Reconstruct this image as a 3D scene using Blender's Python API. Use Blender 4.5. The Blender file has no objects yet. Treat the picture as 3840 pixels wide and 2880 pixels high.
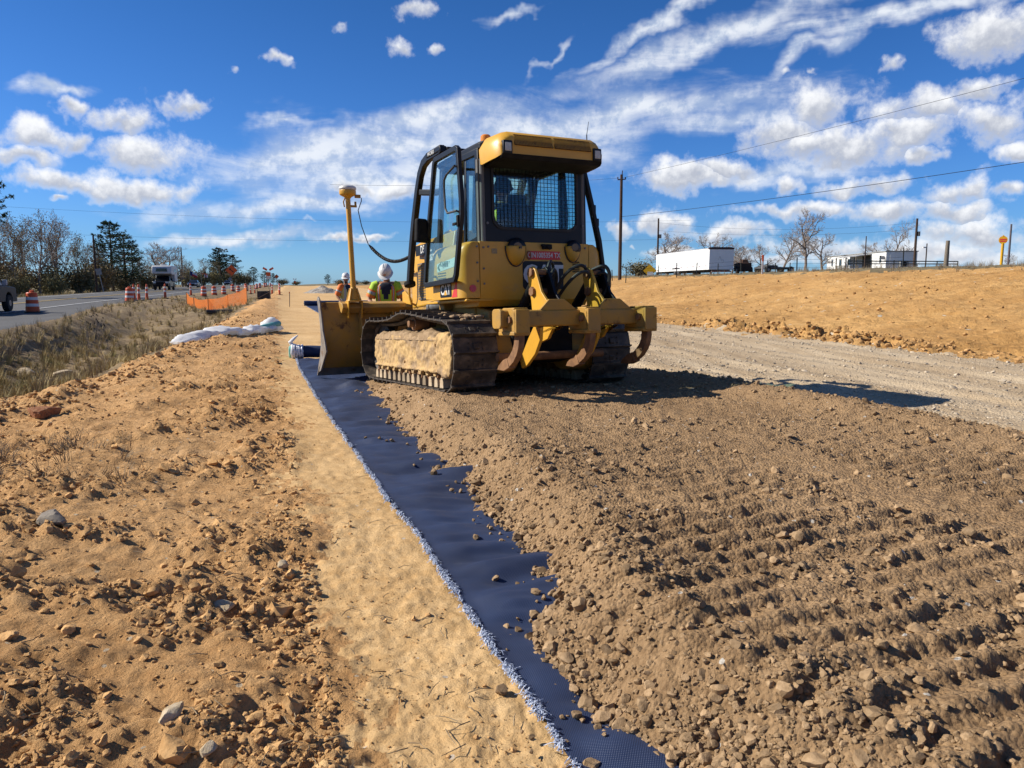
import bpy, bmesh, math, random
import numpy as np
from mathutils import Vector, Matrix, Euler, Quaternion

rad = math.radians
SC = bpy.context.scene
COL = SC.collection

# ------------------------------------------------------------------ camera
cam_d = bpy.data.cameras.new('camera')
cam = bpy.data.objects.new('camera', cam_d)
COL.objects.link(cam)
cam.location = (0, 0, 1.55)
cam.rotation_euler = (rad(90 - 7.437), 0, 0)
cam_d.sensor_width = 36.0
cam_d.lens = 36.0 * 2850 / 3840
cam_d.clip_start = 0.05
cam_d.clip_end = 9000
SC.camera = cam

# ------------------------------------------------------------------ view / render
SC.render.engine = 'CYCLES'
SC.view_settings.view_transform = 'Standard'
SC.view_settings.look = 'None'
SC.view_settings.exposure = 0.60
SC.view_settings.gamma = 1.0
SC.view_settings.use_curve_mapping = False
try:
    SC.cycles.use_denoising = True
    SC.cycles.max_bounces = 8
    SC.cycles.diffuse_bounces = 2
    SC.cycles.glossy_bounces = 3
    SC.cycles.transparent_max_bounces = 16
    SC.cycles.caustics_reflective = False
    SC.cycles.caustics_refractive = False
except Exception:
    pass

# ------------------------------------------------------------------ sun
SUN_AZ, SUN_EL = rad(-87.0), rad(35.0)          # azimuth from +Y towards +X
sun_dir = Vector((math.sin(SUN_AZ) * math.cos(SUN_EL), math.cos(SUN_AZ) * math.cos(SUN_EL), math.sin(SUN_EL)))
sd = bpy.data.lights.new('sun', 'SUN')
sd.energy = 5.0
sd.angle = rad(0.53)
sd.color = (1.0, 0.93, 0.82)
sun = bpy.data.objects.new('sun', sd)
COL.objects.link(sun)
sun.rotation_euler = sun_dir.to_track_quat('Z', 'Y').to_euler()
sun.location = sun_dir * 60


# ------------------------------------------------------------------ sky: Nishita with cloud layers by direction
def ray_dir(px, py):
    P = rad(7.437)
    a, b = (px * 1.736 - 1920) / 2850, (1440 - py * 1.736) / 2850
    v = Vector((a, math.cos(P) + b * math.sin(P), -math.sin(P) + b * math.cos(P)))
    return v.normalized()


def az_el(px, py):
    d = ray_dir(px, py)
    return math.atan2(d.x, d.y), math.asin(d.z)


CUMULUS = [(895, 22, 60, 26, .85), (742, 62, 30, 24, .56), (845, 103, 62, 28, .68), (955, 107, 40, 18, .58), (610, 126, 48, 14, .66), (500, 158, 36, 13, .58),
           (398, 228, 62, 24), (140, 228, 64, 20), (260, 258, 105, 30), (60, 292, 120, 44), (190, 300, 60, 34), (310, 322, 130, 44), (60, 345, 120, 26),
           (130, 398, 120, 30), (290, 402, 125, 30), (95, 432, 44, 10),
           (1795, 228, 100, 58), (1690, 285, 115, 40), (1985, 235, 115, 42), (1830, 305, 190, 40), (1950, 290, 130, 38), (2150, 262, 110, 55), (2130, 190, 70, 24), (2150, 72, 105, 50),
           (1500, 383, 140, 30), (1570, 366, 85, 22), (850, 412, 70, 20), (735, 405, 50, 14), (682, 491, 26, 10, .66),
           (1430, 474, 58, 28), (1336, 490, 40, 26), (1880, 402, 120, 24, .85), (1725, 408, 36, 20), (1975, 335, 46, 20), (2060, 412, 80, 36), (2185, 405, 46, 28),
           (1720, 455, 190, 20, .8), (1930, 462, 120, 28), (2060, 455, 90, 30), (2110, 500, 130, 40), (1590, 500, 130, 20, .8), (1780, 530, 210, 26, .8), (2050, 550, 200, 34, .8), (1460, 545, 70, 14), (1640, 560, 150, 18, .75),
           (1375, 522, 20, 9, .66), (1905, 138, 38, 17, .66), (1795, 152, 20, 12, .66), (1700, 152, 24, 9, .66), (2200, 330, 60, 20),
            (760, 515, 120, 8), (1000, 560, 60, 10)]
SOFT = [(720, 345, 230, 95, 6), (1000, 360, 260, 80, 0), (860, 300, 260, 60, 8), (1130, 292, 520, 78, 6), (660, 330, 190, 66, 12), (820, 385, 330, 60, 4), (600, 452, 330, 30, 4), (560, 520, 230, 18, 5), (1560, 80, 480, 40, 16), (1950, 22, 420, 26, 6),
        (1185, 118, 62, 12, 42), (1400, 235, 330, 40, 3), (1560, 262, 260, 40, 2), (1640, 380, 190, 26, 4), (950, 250, 330, 36, 8), (1120, 30, 60, 12, 14), (640, 262, 120, 16, 8), (1420, 60, 240, 22, 24),
        (1100, 330, 330, 60, 4), (900, 300, 300, 50, 6), (2000, 545, 360, 30, 0), (100, 190, 90, 16, 8), (1750, 110, 120, 22, 20)]


class NT:
    def __init__(s, nt):
        s.nt = nt
        nt.nodes.clear()

    def n(s, t, **k):
        nd = s.nt.nodes.new(t)
        for a, b in k.items():
            setattr(nd, a, b)
        return nd

    def l(s, a, b):
        s.nt.links.new(a, b)

    def put(s, sock, v):
        if isinstance(v, bpy.types.NodeSocket):
            s.l(v, sock)
        elif v is not None:
            sock.default_value = v

    def m(s, op, a, b=None, c=None, clamp=False):
        nd = s.n('ShaderNodeMath', operation=op, use_clamp=clamp)
        for i, v in enumerate((a, b, c)):
            s.put(nd.inputs[i], v)
        return nd.outputs[0]

    def vm(s, op, a, b=None, c=None, out=0):
        nd = s.n('ShaderNodeVectorMath', operation=op)
        for i, v in enumerate((a, b, c)):
            if v is not None:
                s.put(nd.inputs[i], v)
        return nd.outputs[out]

    def mix(s, f, a, b, mode='MIX'):
        nd = s.n('ShaderNodeMix', data_type='RGBA', blend_type=mode)
        s.put(nd.inputs[0], f)
        s.put(nd.inputs[6], a)
        s.put(nd.inputs[7], b)
        return nd.outputs[2]

    def noise(s, vec, scale, detail=4, rough=.5, dist=0, out=0, dim='3D', lac=2.0):
        nd = s.n('ShaderNodeTexNoise', noise_dimensions=dim)
        if vec is not None:
            s.l(vec, nd.inputs['Vector'])
        nd.inputs['Scale'].default_value = scale
        nd.inputs['Detail'].default_value = detail
        nd.inputs['Roughness'].default_value = rough
        nd.inputs['Lacunarity'].default_value = lac
        nd.inputs['Distortion'].default_value = dist
        return nd.outputs[out]

    def ss(s, x, lo, hi, a=0., b=1.):
        nd = s.n('ShaderNodeMapRange', interpolation_type='SMOOTHSTEP')
        s.put(nd.inputs[0], x)
        for i, v in enumerate((lo, hi, a, b)):
            s.put(nd.inputs[i + 1], v)
        return nd.outputs[0]

    def ramp(s, f, stops):
        nd = s.n('ShaderNodeValToRGB')
        e = nd.color_ramp.elements
        while len(e) > 1:
            e.remove(e[-1])
        e[0].position = stops[0][0]
        e[0].color = (*stops[0][1], 1)
        for p, c in stops[1:]:
            q = e.new(p)
            q.color = (*c, 1)
        s.put(nd.inputs[0], f)
        return nd.outputs[0]


def build_world():
    w = bpy.data.worlds.new('World')
    SC.world = w
    w.use_nodes = True
    T = NT(w.node_tree)
    sky = T.n('ShaderNodeTexSky', sky_type='NISHITA', sun_disc=False)
    sky.sun_elevation = SUN_EL
    sky.sun_rotation = SUN_AZ
    sky.altitude = 300
    sky.air_density = 1.0
    sky.dust_density = 0.6
    sky.ozone_density = 2.0
    hs = T.n('ShaderNodeHueSaturation')
    hs.inputs['Saturation'].default_value = 1.15
    hs.inputs['Value'].default_value = 1.0
    T.l(sky.outputs[0], hs.inputs['Color'])
    skyc0 = T.vm('MULTIPLY', hs.outputs[0], (0.092, 0.092, 0.092))
    tc = T.n('ShaderNodeTexCoord')
    d = T.vm('NORMALIZE', tc.outputs['Generated'])
    sp = T.n('ShaderNodeSeparateXYZ')
    T.l(d, sp.inputs[0])
    az = T.m('ARCTAN2', sp.outputs[0], sp.outputs[1])
    el = T.m('ARCSINE', sp.outputs[2])
    cb = T.n('ShaderNodeCombineXYZ')
    T.l(az, cb.inputs[0])
    T.l(el, cb.inputs[1])
    pos = cb.outputs[0]
    # warps
    w1 = T.noise(d, 13, 4, .6, out=1)
    w1 = T.vm('MULTIPLY', T.vm('SUBTRACT', w1, (.5, .5, .5)), (.12, .06, 0))
    pc = T.vm('ADD', pos, w1)
    n1 = T.noise(d, 20, 9, .64)
    n2 = T.noise(T.vm('ADD', d, (-.007, 0, .011)), 20, 5, .64)
    big = T.noise(T.vm('MULTIPLY', d, (1, 1, 2.2)), 5.5, 3, .5)

    def field(lst, vec, rot=False):
        m = None
        dy = None
        for e in lst:
            cx, cy, rx, ry = e[:4]
            a0, e0 = az_el(cx, cy)
            ra = abs(az_el(cx + rx, cy)[0] - az_el(cx - rx, cy)[0]) / 2
            re = abs(az_el(cx, cy - ry)[1] - az_el(cx, cy + ry)[1]) / 2
            if not rot:
                ra, re = ra * 1.10, re * 1.22
            v = vec
            if rot and e[4]:
                c, s = math.cos(rad(e[4])), math.sin(rad(e[4]))
                q = T.vm('SUBTRACT', v, (a0, e0, 0))
                cx_ = T.vm('DOT_PRODUCT', q, (c / ra, s / ra, 0), out=1)
                cy_ = T.vm('DOT_PRODUCT', q, (-s / re, c / re, 0), out=1)
                k = T.n('ShaderNodeCombineXYZ')
                T.l(cx_, k.inputs[0])
                T.l(cy_, k.inputs[1])
                q = k.outputs[0]
            else:
                q = T.vm('MULTIPLY_ADD', v, (1 / ra, 1 / re, 0), (-a0 / ra, -e0 / re, 0))
            L = T.vm('LENGTH', q, out=1)
            f = T.m('SUBTRACT', e[4] if (not rot and len(e) > 4) else 1.0, L)
            if rot:
                m = f if m is None else T.m('SMOOTH_MAX', m, f, .25)
                continue
            yy = T.vm('DOT_PRODUCT', q, (0, 1, 0), out=1)
            if m is None:
                m, dy = f, yy
            else:
                g = T.m('GREATER_THAN', f, m)
                mx = T.n('ShaderNodeMix', data_type='FLOAT')
                T.l(g, mx.inputs[0])
                T.l(dy, mx.inputs[2])
                T.l(yy, mx.inputs[3])
                dy = mx.outputs[0]
                m = T.m('MAXIMUM', m, f)
        return m, dy

    mc, dyc = field(CUMULUS, pc)
    msf, _ = field(SOFT, pc, True)
    # the same kind of broken cumulus goes on outside the photographed part of the sky
    side = T.ss(T.m('ABSOLUTE', az), .72, .95)
    upm = T.ss(el, .62, .8)
    out_m = T.m('MAXIMUM', side, upm)
    gen = T.m('MULTIPLY_ADD', T.m('SUBTRACT', big, .60), 5.0, 0.0)
    gen = T.m('MULTIPLY_ADD', T.m('SUBTRACT', out_m, 1.0), 3.0, gen)
    mcum = T.m('MAXIMUM', mc, gen)
    # cumulus density
    fc = T.m('MULTIPLY_ADD', T.m('SUBTRACT', n1, .5), 3.0, T.m('MULTIPLY', mcum, 1.15))
    dc = T.ss(fc, -.08, .92)
    # soft layer: stretched streaks
    rot = T.n('ShaderNodeMapping')
    rot.inputs['Rotation'].default_value = (0, 0, rad(-11))
    rot.inputs['Scale'].default_value = (1.0, 3.4, 1.0)
    T.l(pos, rot.inputs[0])
    ns = T.noise(rot.outputs[0], 6.5, 8, .60, dist=.5)
    fs = T.m('MULTIPLY_ADD', T.m('SUBTRACT', ns, .5), 2.2, T.m('MULTIPLY', msf, .95))
    ds = T.m('MULTIPLY', T.ss(fs, -.28, 1.10), .90)
    # shading of the clouds: relief towards the sun, greyer flat undersides
    rel = T.m('MULTIPLY', T.m('SUBTRACT', n1, n2), 2.1)
    lift = T.m('ADD', T.m('ADD', dyc, T.m('MULTIPLY', T.m('SUBTRACT', n1, .5), 1.2)), rel)
    sh = T.ss(lift, -.55, .80)
    thick = T.ss(fc, .05, .8)
    sh = T.m('SUBTRACT', 1.0, T.m('MULTIPLY', T.m('SUBTRACT', 1.0, sh), thick))
    ccol = T.mix(sh, (.43, .46, .535, 1), (.86, .87, .89, 1))
    scol = T.mix(T.ss(T.m('ADD', ns, rel), .3, .7), (.48, .56, .70, 1), (.78, .815, .865, 1))
    skyc = T.vm('MULTIPLY', skyc0, T.ramp(T.m('DIVIDE', el, .36), [(0., (.56, 1.00, 1.90)), (.16, (.37, .69, 1.28)), (1., (.265, .575, .97))]))
    c = T.mix(ds, skyc, scol)
    c = T.mix(T.m('MULTIPLY', dc, .97), c, ccol)
    bg = T.n('ShaderNodeBackground')
    T.l(c, bg.inputs[0])
    bg.inputs[1].default_value = .77
    out = T.n('ShaderNodeOutputWorld')
    T.l(bg.outputs[0], out.inputs[0])
    try:
        w.cycles.sampling_method = 'MANUAL'
        w.cycles.sample_map_resolution = 512
    except Exception:
        pass


build_world()


# ------------------------------------------------------------------ helpers: meshes, things
class MB:
    """collects shapes into one mesh"""

    def __init__(s):
        s.v, s.f, s.mi = [], [], []
        s.M = None

    def add(s, vs, fs, mat=0):
        o = len(s.v)
        if s.M is not None:
            vs = [s.M @ Vector(p) for p in vs]
        s.v.extend([tuple(p) for p in vs])
        for f in fs:
            s.f.append(tuple(i + o for i in f))
            s.mi.append(mat)
        return s

    def box(s, c, d, R=None, mat=0, taper=None):
        x, y, z = d[0] / 2, d[1] / 2, d[2] / 2
        t = taper or (1, 1)
        vs = [(-x, -y, -z), (x, -y, -z), (x, y, -z), (-x, y, -z), (-x * t[0], -y * t[1], z), (x * t[0], -y * t[1], z), (x * t[0], y * t[1], z), (-x * t[0], y * t[1], z)]
        c = Vector(c)
        if R is not None:
            Rm = R if isinstance(R, Matrix) else Euler(R).to_matrix()
            vs = [Rm @ Vector(p) + c for p in vs]
        else:
            vs = [Vector(p) + c for p in vs]
        return s.add(vs, [(0, 3, 2, 1), (4, 5, 6, 7), (0, 1, 5, 4), (1, 2, 6, 5), (2, 3, 7, 6), (3, 0, 4, 7)], mat)

    def bb(s, lo, hi, mat=0):
        return s.box([(a + b) / 2 for a, b in zip(lo, hi)], [b - a for a, b in zip(lo, hi)], mat=mat)

    def tube(s, pts, r, n=8, closed=False, caps=True, mat=0, flat=None):
        P = [Vector(p) for p in pts]
        N = len(P)
        rs = [r] * N if not hasattr(r, '__len__') else list(r)
        T = []
        for i in range(N):
            if closed:
                t = P[(i + 1) % N] - P[i - 1]
            else:
                t = P[min(i + 1, N - 1)] - P[max(i - 1, 0)]
            T.append(t.normalized() if t.length > 1e-9 else Vector((0, 0, 1)))
        up = Vector((0, 0, 1)) if abs(T[0].z) < .9 else Vector((1, 0, 0))
        A = (up - T[0] * up.dot(T[0])).normalized()
        vs = []
        for i in range(N):
            A = A - T[i] * A.dot(T[i])
            if A.length < 1e-6:
                A = T[i].orthogonal()
            A.normalize()
            B = T[i].cross(A)
            for k in range(n):
                an = 2 * math.pi * k / n
                ca, sa = math.cos(an), math.sin(an)
                if flat:
                    vs.append(P[i] + A * (ca * flat[0]) + B * (sa * flat[1]))
                else:
                    vs.append(P[i] + (A * ca + B * sa) * rs[i])
        fs = []
        for i in range(N if closed else N - 1):
            j = (i + 1) % N
            for k in range(n):
                k2 = (k + 1) % n
                fs.append((i * n + k, i * n + k2, j * n + k2, j * n + k))
        if caps and not closed:
            fs.append(tuple(range(n - 1, -1, -1)))
            fs.append(tuple((N - 1) * n + k for k in range(n)))
        return s.add(vs, fs, mat)

    def bar(s, pts, w, h, up=(0, 0, 1), mat=0):
        """rectangular bar swept along points; w across, h along 'up'"""
        P = [Vector(p) for p in pts]
        U0 = Vector(up)
        vs, fs = [], []
        N = len(P)
        for i in range(N):
            t = (P[min(i + 1, N - 1)] - P[max(i - 1, 0)]).normalized()
            S = t.cross(U0).normalized()
            U = S.cross(t)
            for a, b in ((-1, -1), (1, -1), (1, 1), (-1, 1)):
                vs.append(P[i] + S * (a * w / 2) + U * (b * h / 2))
        for i in range(N - 1):
            for k in range(4):
                k2 = (k + 1) % 4
                fs.append((i * 4 + k, i * 4 + k2, i * 4 + 4 + k2, i * 4 + 4 + k))
        fs.append((3, 2, 1, 0))
        fs.append(tuple((N - 1) * 4 + k for k in range(4)))
        return s.add(vs, fs, mat)

    def cyl(s, p0, p1, r0, r1=None, n=14, mat=0, caps=True):
        return s.tube([p0, p1], [r0, r0 if r1 is None else r1], n, caps=caps, mat=mat)

    def prism(s, poly, ax, lo, hi, mat=0):
        n = len(poly)

        def pt(p, t):
            return {'x': (t, p[0], p[1]), 'y': (p[0], t, p[1]), 'z': (p[0], p[1], t)}[ax]
        vs = [pt(p, lo) for p in poly] + [pt(p, hi) for p in poly]
        fs = [tuple(range(n - 1, -1, -1)), tuple(range(n, 2 * n))]
        fs += [(i, (i + 1) % n, n + (i + 1) % n, n + i) for i in range(n)]
        return s.add(vs, fs, mat)

    def ring(s, outer, inner, ax, lo, hi, mat=0):
        n = len(outer)

        def pt(p, t):
            return {'x': (t, p[0], p[1]), 'y': (p[0], t, p[1]), 'z': (p[0], p[1], t)}[ax]
        vs = [pt(p, lo) for p in outer] + [pt(p, lo) for p in inner] + [pt(p, hi) for p in outer] + [pt(p, hi) for p in inner]
        fs = []
        for i in range(n):
            j = (i + 1) % n
            fs += [(i, j, n + j, n + i), (2 * n + i, 3 * n + i, 3 * n + j, 2 * n + j), (i, 2 * n + i, 2 * n + j, j), (n + i, n + j, 3 * n + j, 3 * n + i)]
        return s.add(vs, fs, mat)

    def ell(s, c, r, nu=12, nv=8, mat=0, v0=0., v1=1.):
        vs, fs = [], []
        for j in range(nv + 1):
            ph = math.pi * (v0 + (v1 - v0) * j / nv)
            for i in range(nu):
                th = 2 * math.pi * i / nu
                vs.append((c[0] + r[0] * math.sin(ph) * math.cos(th), c[1] + r[1] * math.sin(ph) * math.sin(th), c[2] + r[2] * math.cos(ph)))
        for j in range(nv):
            for i in range(nu):
                k = (i + 1) % nu
                fs.append((j * nu + i, (j + 1) * nu + i, (j + 1) * nu + k, j * nu + k))
        return s.add(vs, fs, mat)

    def lathe(s, prof, c=(0, 0, 0), n=16, mat=0):
        """profile of (r, z), turned about z at c"""
        vs, fs = [], []
        for r, z in prof:
            for i in range(n):
                th = 2 * math.pi * i / n
                vs.append((c[0] + r * math.cos(th), c[1] + r * math.sin(th), c[2] + z))
        for j in range(len(prof) - 1):
            for i in range(n):
                k = (i + 1) % n
                fs.append((j * n + i, j * n + k, (j + 1) * n + k, (j + 1) * n + i))
        fs.append(tuple(range(n - 1, -1, -1)))
        fs.append(tuple((len(prof) - 1) * n + i for i in range(n)))
        return s.add(vs, fs, mat)

    def mesh(s, name, mats, smooth=30):
        me = bpy.data.meshes.new(name)
        me.from_pydata(s.v, [], s.f)
        mats = mats if isinstance(mats, (list, tuple)) else [mats]
        for m in mats:
            me.materials.append(m)
        if len(mats) > 1:
            me.polygons.foreach_set('material_index', s.mi)
        bm = bmesh.new()
        bm.from_mesh(me)
        bmesh.ops.remove_doubles(bm, verts=bm.verts, dist=1e-5)
        bmesh.ops.recalc_face_normals(bm, faces=bm.faces)
        bm.to_mesh(me)
        bm.free()
        if smooth:
            me.shade_smooth()
            me.set_sharp_from_angle(angle=rad(smooth))
        return me

    def build(s, name, mats, parent=None, bevel=0, smooth=30, seg=2):
        o = bpy.data.objects.new(name, s.mesh(name, mats, smooth))
        COL.objects.link(o)
        o.parent = parent
        if bevel:
            b = o.modifiers.new('bevel', 'BEVEL')
            b.width = bevel
            b.segments = seg
            b.limit_method = 'ANGLE'
            b.angle_limit = rad(35)
            b.harden_normals = False
        return o


def tag(o, label=None, cat=None, group=None, kind=None):
    for k, v in (('label', label), ('category', cat), ('group', group), ('kind', kind)):
        if v:
            o[k] = v
    return o


def empty(name, loc=(0, 0, 0), rz=0., label=None, cat=None, group=None):
    o = bpy.data.objects.new(name, None)
    COL.objects.link(o)
    o.location = loc
    o.rotation_euler = (0, 0, rz)
    o.empty_display_size = .2
    return tag(o, label, cat, group)


def copy_tree(o, parent=None):
    c = o.copy()
    COL.objects.link(c)
    c.parent = parent
    for ch in list(o.children):
        copy_tree(ch, c)
    return c


def text_mesh(name, body, size, mat, parent, M, extrude=.0015, bold=0., align='CENTER', sx=1.):
    cu = bpy.data.curves.new(name, 'FONT')
    cu.body = body
    cu.size = size
    cu.extrude = extrude
    cu.offset = bold
    cu.align_x = align
    cu.align_y = 'CENTER'
    cu.resolution_u = 3
    tmp = bpy.data.objects.new(name, cu)
    COL.objects.link(tmp)
    dg = bpy.context.evaluated_depsgraph_get()
    me = bpy.data.meshes.new_from_object(tmp.evaluated_get(dg))
    bpy.data.objects.remove(tmp)
    me.materials.clear()
    me.materials.append(mat)
    o = bpy.data.objects.new(name, me)
    COL.objects.link(o)
    o.parent = parent
    o.matrix_local = M @ Matrix.Diagonal((sx, 1, 1, 1))
    return o


def frame(origin, xaxis, yaxis):
    X = Vector(xaxis).normalized()
    Y = Vector(yaxis)
    Y = (Y - X * Y.dot(X)).normalized()
    Z = X.cross(Y)
    M = Matrix((X, Y, Z)).transposed().to_4x4()
    M.translation = Vector(origin)
    return M


# ------------------------------------------------------------------ materials
MATS = {}
KA = .77          # overall albedo scale that goes with the exposure above


def mk(name, c1, c2=None, scale=6., rough=.6, metal=0., bump=0., bscale=40., detail=5., spec=.4, c3=None, s3=2., t3=.55, w3=.1, coords='Object', rvar=0., alpha=None, trans=0., rnd=0.):
    """Principled with two colours mixed by noise, an optional third as patches (dust, rust), bump"""
    if name in MATS:
        return MATS[name]
    c1, c2, c3 = [None if c is None else tuple(q * KA for q in c) for c in (c1, c2, c3)]
    m = bpy.data.materials.new(name)
    m.use_nodes = True
    T = NT(m.node_tree)
    p = T.n('ShaderNodeBsdfPrincipled')
    o = T.n('ShaderNodeOutputMaterial')
    T.l(p.outputs[0], o.inputs[0])
    if coords == 'World':
        vec = T.n('ShaderNodeNewGeometry').outputs['Position']
    else:
        vec = T.n('ShaderNodeTexCoord').outputs[coords]
    col = (*c1, 1)
    if c2 is not None:
        f = T.ss(T.noise(vec, scale, detail, .6), .32, .68)
        col = T.mix(f, (*c1, 1), (*c2, 1))
    if c3 is not None:
        nz = T.noise(vec, s3, 6, .65)
        f3 = T.ss(nz, t3 - w3, t3 + w3)
        col = T.mix(f3, col, (*c3, 1))
        if rvar:
            T.l(T.m('MULTIPLY_ADD', f3, rvar, rough), p.inputs['Roughness'])
    if rnd:
        oi = T.n('ShaderNodeObjectInfo')
        k = T.m('MULTIPLY_ADD', oi.outputs['Random'], 2 * rnd, 1 - rnd)
        vv = T.n('ShaderNodeCombineXYZ')
        for i in range(3):
            T.l(k, vv.inputs[i])
        col = T.vm('MULTIPLY', col if not isinstance(col, tuple) else col[:3], vv.outputs[0])
    if isinstance(col, tuple):
        p.inputs['Base Color'].default_value = col
    else:
        T.l(col, p.inputs['Base Color'])
    if not (c3 is not None and rvar):
        p.inputs['Roughness'].default_value = rough
    p.inputs['Metallic'].default_value = metal
    p.inputs['Specular IOR Level'].default_value = spec
    if trans:
        p.inputs['Transmission Weight'].default_value = trans
    if alpha is not None:
        p.inputs['Alpha'].default_value = alpha
    if bump:
        b = T.n('ShaderNodeBump')
        b.inputs['Strength'].default_value = 1.0
        b.inputs['Distance'].default_value = bump
        T.l(T.noise(vec, bscale, 5, .6), b.inputs['Height'])
        T.l(b.outputs[0], p.inputs['Normal'])
    MATS[name] = m
    return m


def thin_mat(name, c, rough=.5, f=.4):
    """thin plastic: reflects and lets light through"""
    if name in MATS:
        return MATS[name]
    m = bpy.data.materials.new(name)
    m.use_nodes = True
    T = NT(m.node_tree)
    a = T.n('ShaderNodeBsdfPrincipled')
    a.inputs['Base Color'].default_value = (*[q * KA for q in c], 1)
    a.inputs['Roughness'].default_value = rough
    t = T.n('ShaderNodeBsdfTranslucent')
    t.inputs[0].default_value = (*[q * KA for q in c], 1)
    mx = T.n('ShaderNodeMixShader')
    mx.inputs[0].default_value = f
    T.l(a.outputs[0], mx.inputs[1])
    T.l(t.outputs[0], mx.inputs[2])
    o = T.n('ShaderNodeOutputMaterial')
    T.l(mx.outputs[0], o.inputs[0])
    MATS[name] = m
    return m


def glass_mat(name, tint=(.55, .75, .72), gloss=.12, dirt=.0):
    """thin pane: sees through with a tint, reflects a little by angle"""
    if name in MATS:
        return MATS[name]
    m = bpy.data.materials.new(name)
    m.use_nodes = True
    T = NT(m.node_tree)
    tr = T.n('ShaderNodeBsdfTransparent')
    tr.inputs[0].default_value = (*tint, 1)
    gl = T.n('ShaderNodeBsdfGlossy')
    gl.inputs['Roughness'].default_value = .03
    gl.inputs[0].default_value = (1, 1, 1, 1)
    ge = T.n('ShaderNodeNewGeometry')
    cs = T.m('ABSOLUTE', T.vm('DOT_PRODUCT', ge.outputs['Incoming'], ge.outputs['Normal'], out=1))
    sch = T.m('MULTIPLY_ADD', T.m('POWER', T.m('SUBTRACT', 1.0, cs), 5.0), .96, .04)
    mx = T.n('ShaderNodeMixShader')
    T.l(T.m('ADD', sch, gloss * .3, clamp=True), mx.inputs[0])
    T.l(tr.outputs[0], mx.inputs[1])
    T.l(gl.outputs[0], mx.inputs[2])
    last = mx.outputs[0]
    if dirt:
        df = T.n('ShaderNodeBsdfDiffuse')
        df.inputs[0].default_value = (.42, .36, .26, 1)
        vec = T.n('ShaderNodeTexCoord').outputs['Object']
        f = T.m('MULTIPLY', T.ss(T.noise(vec, 5, 6, .6), .3, .8), dirt)
        m2 = T.n('ShaderNodeMixShader')
        T.l(f, m2.inputs[0])
        T.l(last, m2.inputs[1])
        T.l(df.outputs[0], m2.inputs[2])
        last = m2.outputs[0]
    o = T.n('ShaderNodeOutputMaterial')
    T.l(last, o.inputs[0])
    MATS[name] = m
    return m


# ------------------------------------------------------------------ numpy noise
def _hash(ix, iy, seed):
    h = (ix.astype(np.int64) * 374761393 + iy.astype(np.int64) * 668265263 + seed * 974634777) & 0xffffffff
    h = ((h ^ (h >> 13)) * 1274126177) & 0xffffffff
    h = (h ^ (h >> 16)) & 0xffffffff
    return h


def perlin(x, y, seed=0):
    xi, yi = np.floor(x), np.floor(y)
    fx, fy = x - xi, y - yi
    ux, uy = fx * fx * fx * (fx * (fx * 6 - 15) + 10), fy * fy * fy * (fy * (fy * 6 - 15) + 10)

    def g(ix, iy, dx, dy):
        a = _hash(ix, iy, seed) * (2 * np.pi / 4294967296.)
        return np.cos(a) * dx + np.sin(a) * dy
    n00, n10 = g(xi, yi, fx, fy), g(xi + 1, yi, fx - 1, fy)
    n01, n11 = g(xi, yi + 1, fx, fy - 1), g(xi + 1, yi + 1, fx - 1, fy - 1)
    a = n00 + ux * (n10 - n00)
    b = n01 + ux * (n11 - n01)
    return (a + uy * (b - a)) * 1.5


def fbm(x, y, scale, octaves=4, seed=0, gain=.5, ridged=False):
    """scale = size of the largest feature in metres"""
    s = np.zeros_like(x, dtype=float)
    amp, f = 1., 1. / scale
    for o in range(octaves):
        n = perlin(x * f + 13.7 * o, y * f - 7.3 * o, seed + o)
        s += amp * ((1 - 2 * np.abs(n)) if ridged else n)
        amp *= gain
        f *= 2.03
    return s


# ------------------------------------------------------------------ terrain (road coordinates: u right of the work lane edge, v along the road)
RA = rad(-15.8)
RS, RC = math.sin(RA), math.cos(RA)


def to_uv(x, y):
    return x * RC - y * RS, x * RS + y * RC


def to_xy(u, v):
    return u * RC + v * RS, -u * RS + v * RC


def sstep(a, b, x):
    t = np.clip((x - a) / (b - a), 0, 1)
    return t * t * (3 - 2 * t)


def grade(v):
    t = np.clip((v - 18.) / 232., 0, 1)
    return 1.45 * (t ** 1.15) * (1 - .12 * sstep(.7, 1., t))


def dirt_edge(v):                       # foot of the loose dirt towards the ditch
    return -2.3 - 2.6 * np.exp(-np.clip(v - 6, 0, 99) / 6.)


def strip_edge(v):                      # loose dirt / compacted strip
    return .16 - .028 * v + .008 * np.clip(v - 30, 0, 60)


def asphalt_edge(v):
    return -9.1 - 1.7 * sstep(30, 52, v)


def base_h(u, v):
    u = np.asarray(u, float)
    v = np.asarray(v, float)
    hump = .13 * np.exp(-((u + 1.7) / 1.0) ** 2)
    ub = dirt_edge(v)
    dd = sstep(ub, ub - 3.0, u) * (1 - sstep(-6.6, -10.1 + .9 * (1 - sstep(33, 48, v)), u))
    depth = -.90 * (1 - .85 * sstep(34, 46, v))
    z = grade(v) + hump + dd * depth * (.75 + .25 * sstep(0, 9, v))
    z = z + sstep(-7.5, -9.6, u) * (.10 + .12 * sstep(20, 60, v))
    z = z - sstep(-22.6, -25.5, u) * .45 + sstep(-26, -60, u) * .6
    z = z + .12 * sstep(5.0, 6.2, u)
    zb = 2.45 - .003 * np.clip(v - 27, 0, 80) + .026 * np.clip(u - 32, 0, 110) + np.clip(v - 120, 0, 300) * .003
    k = (sstep(12.5, 33, u) * .72 + .28 * np.clip((u - 13.2) / 19.5, 0, 1)) * (1 - .8 * sstep(110, 240, v) * (1 - sstep(36, 70, u)))
    return z * (1 - k) + np.maximum(zb, z) * k


def H(x, y):
    u, v = to_uv(x, y)
    return float(base_h(u, v))


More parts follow.
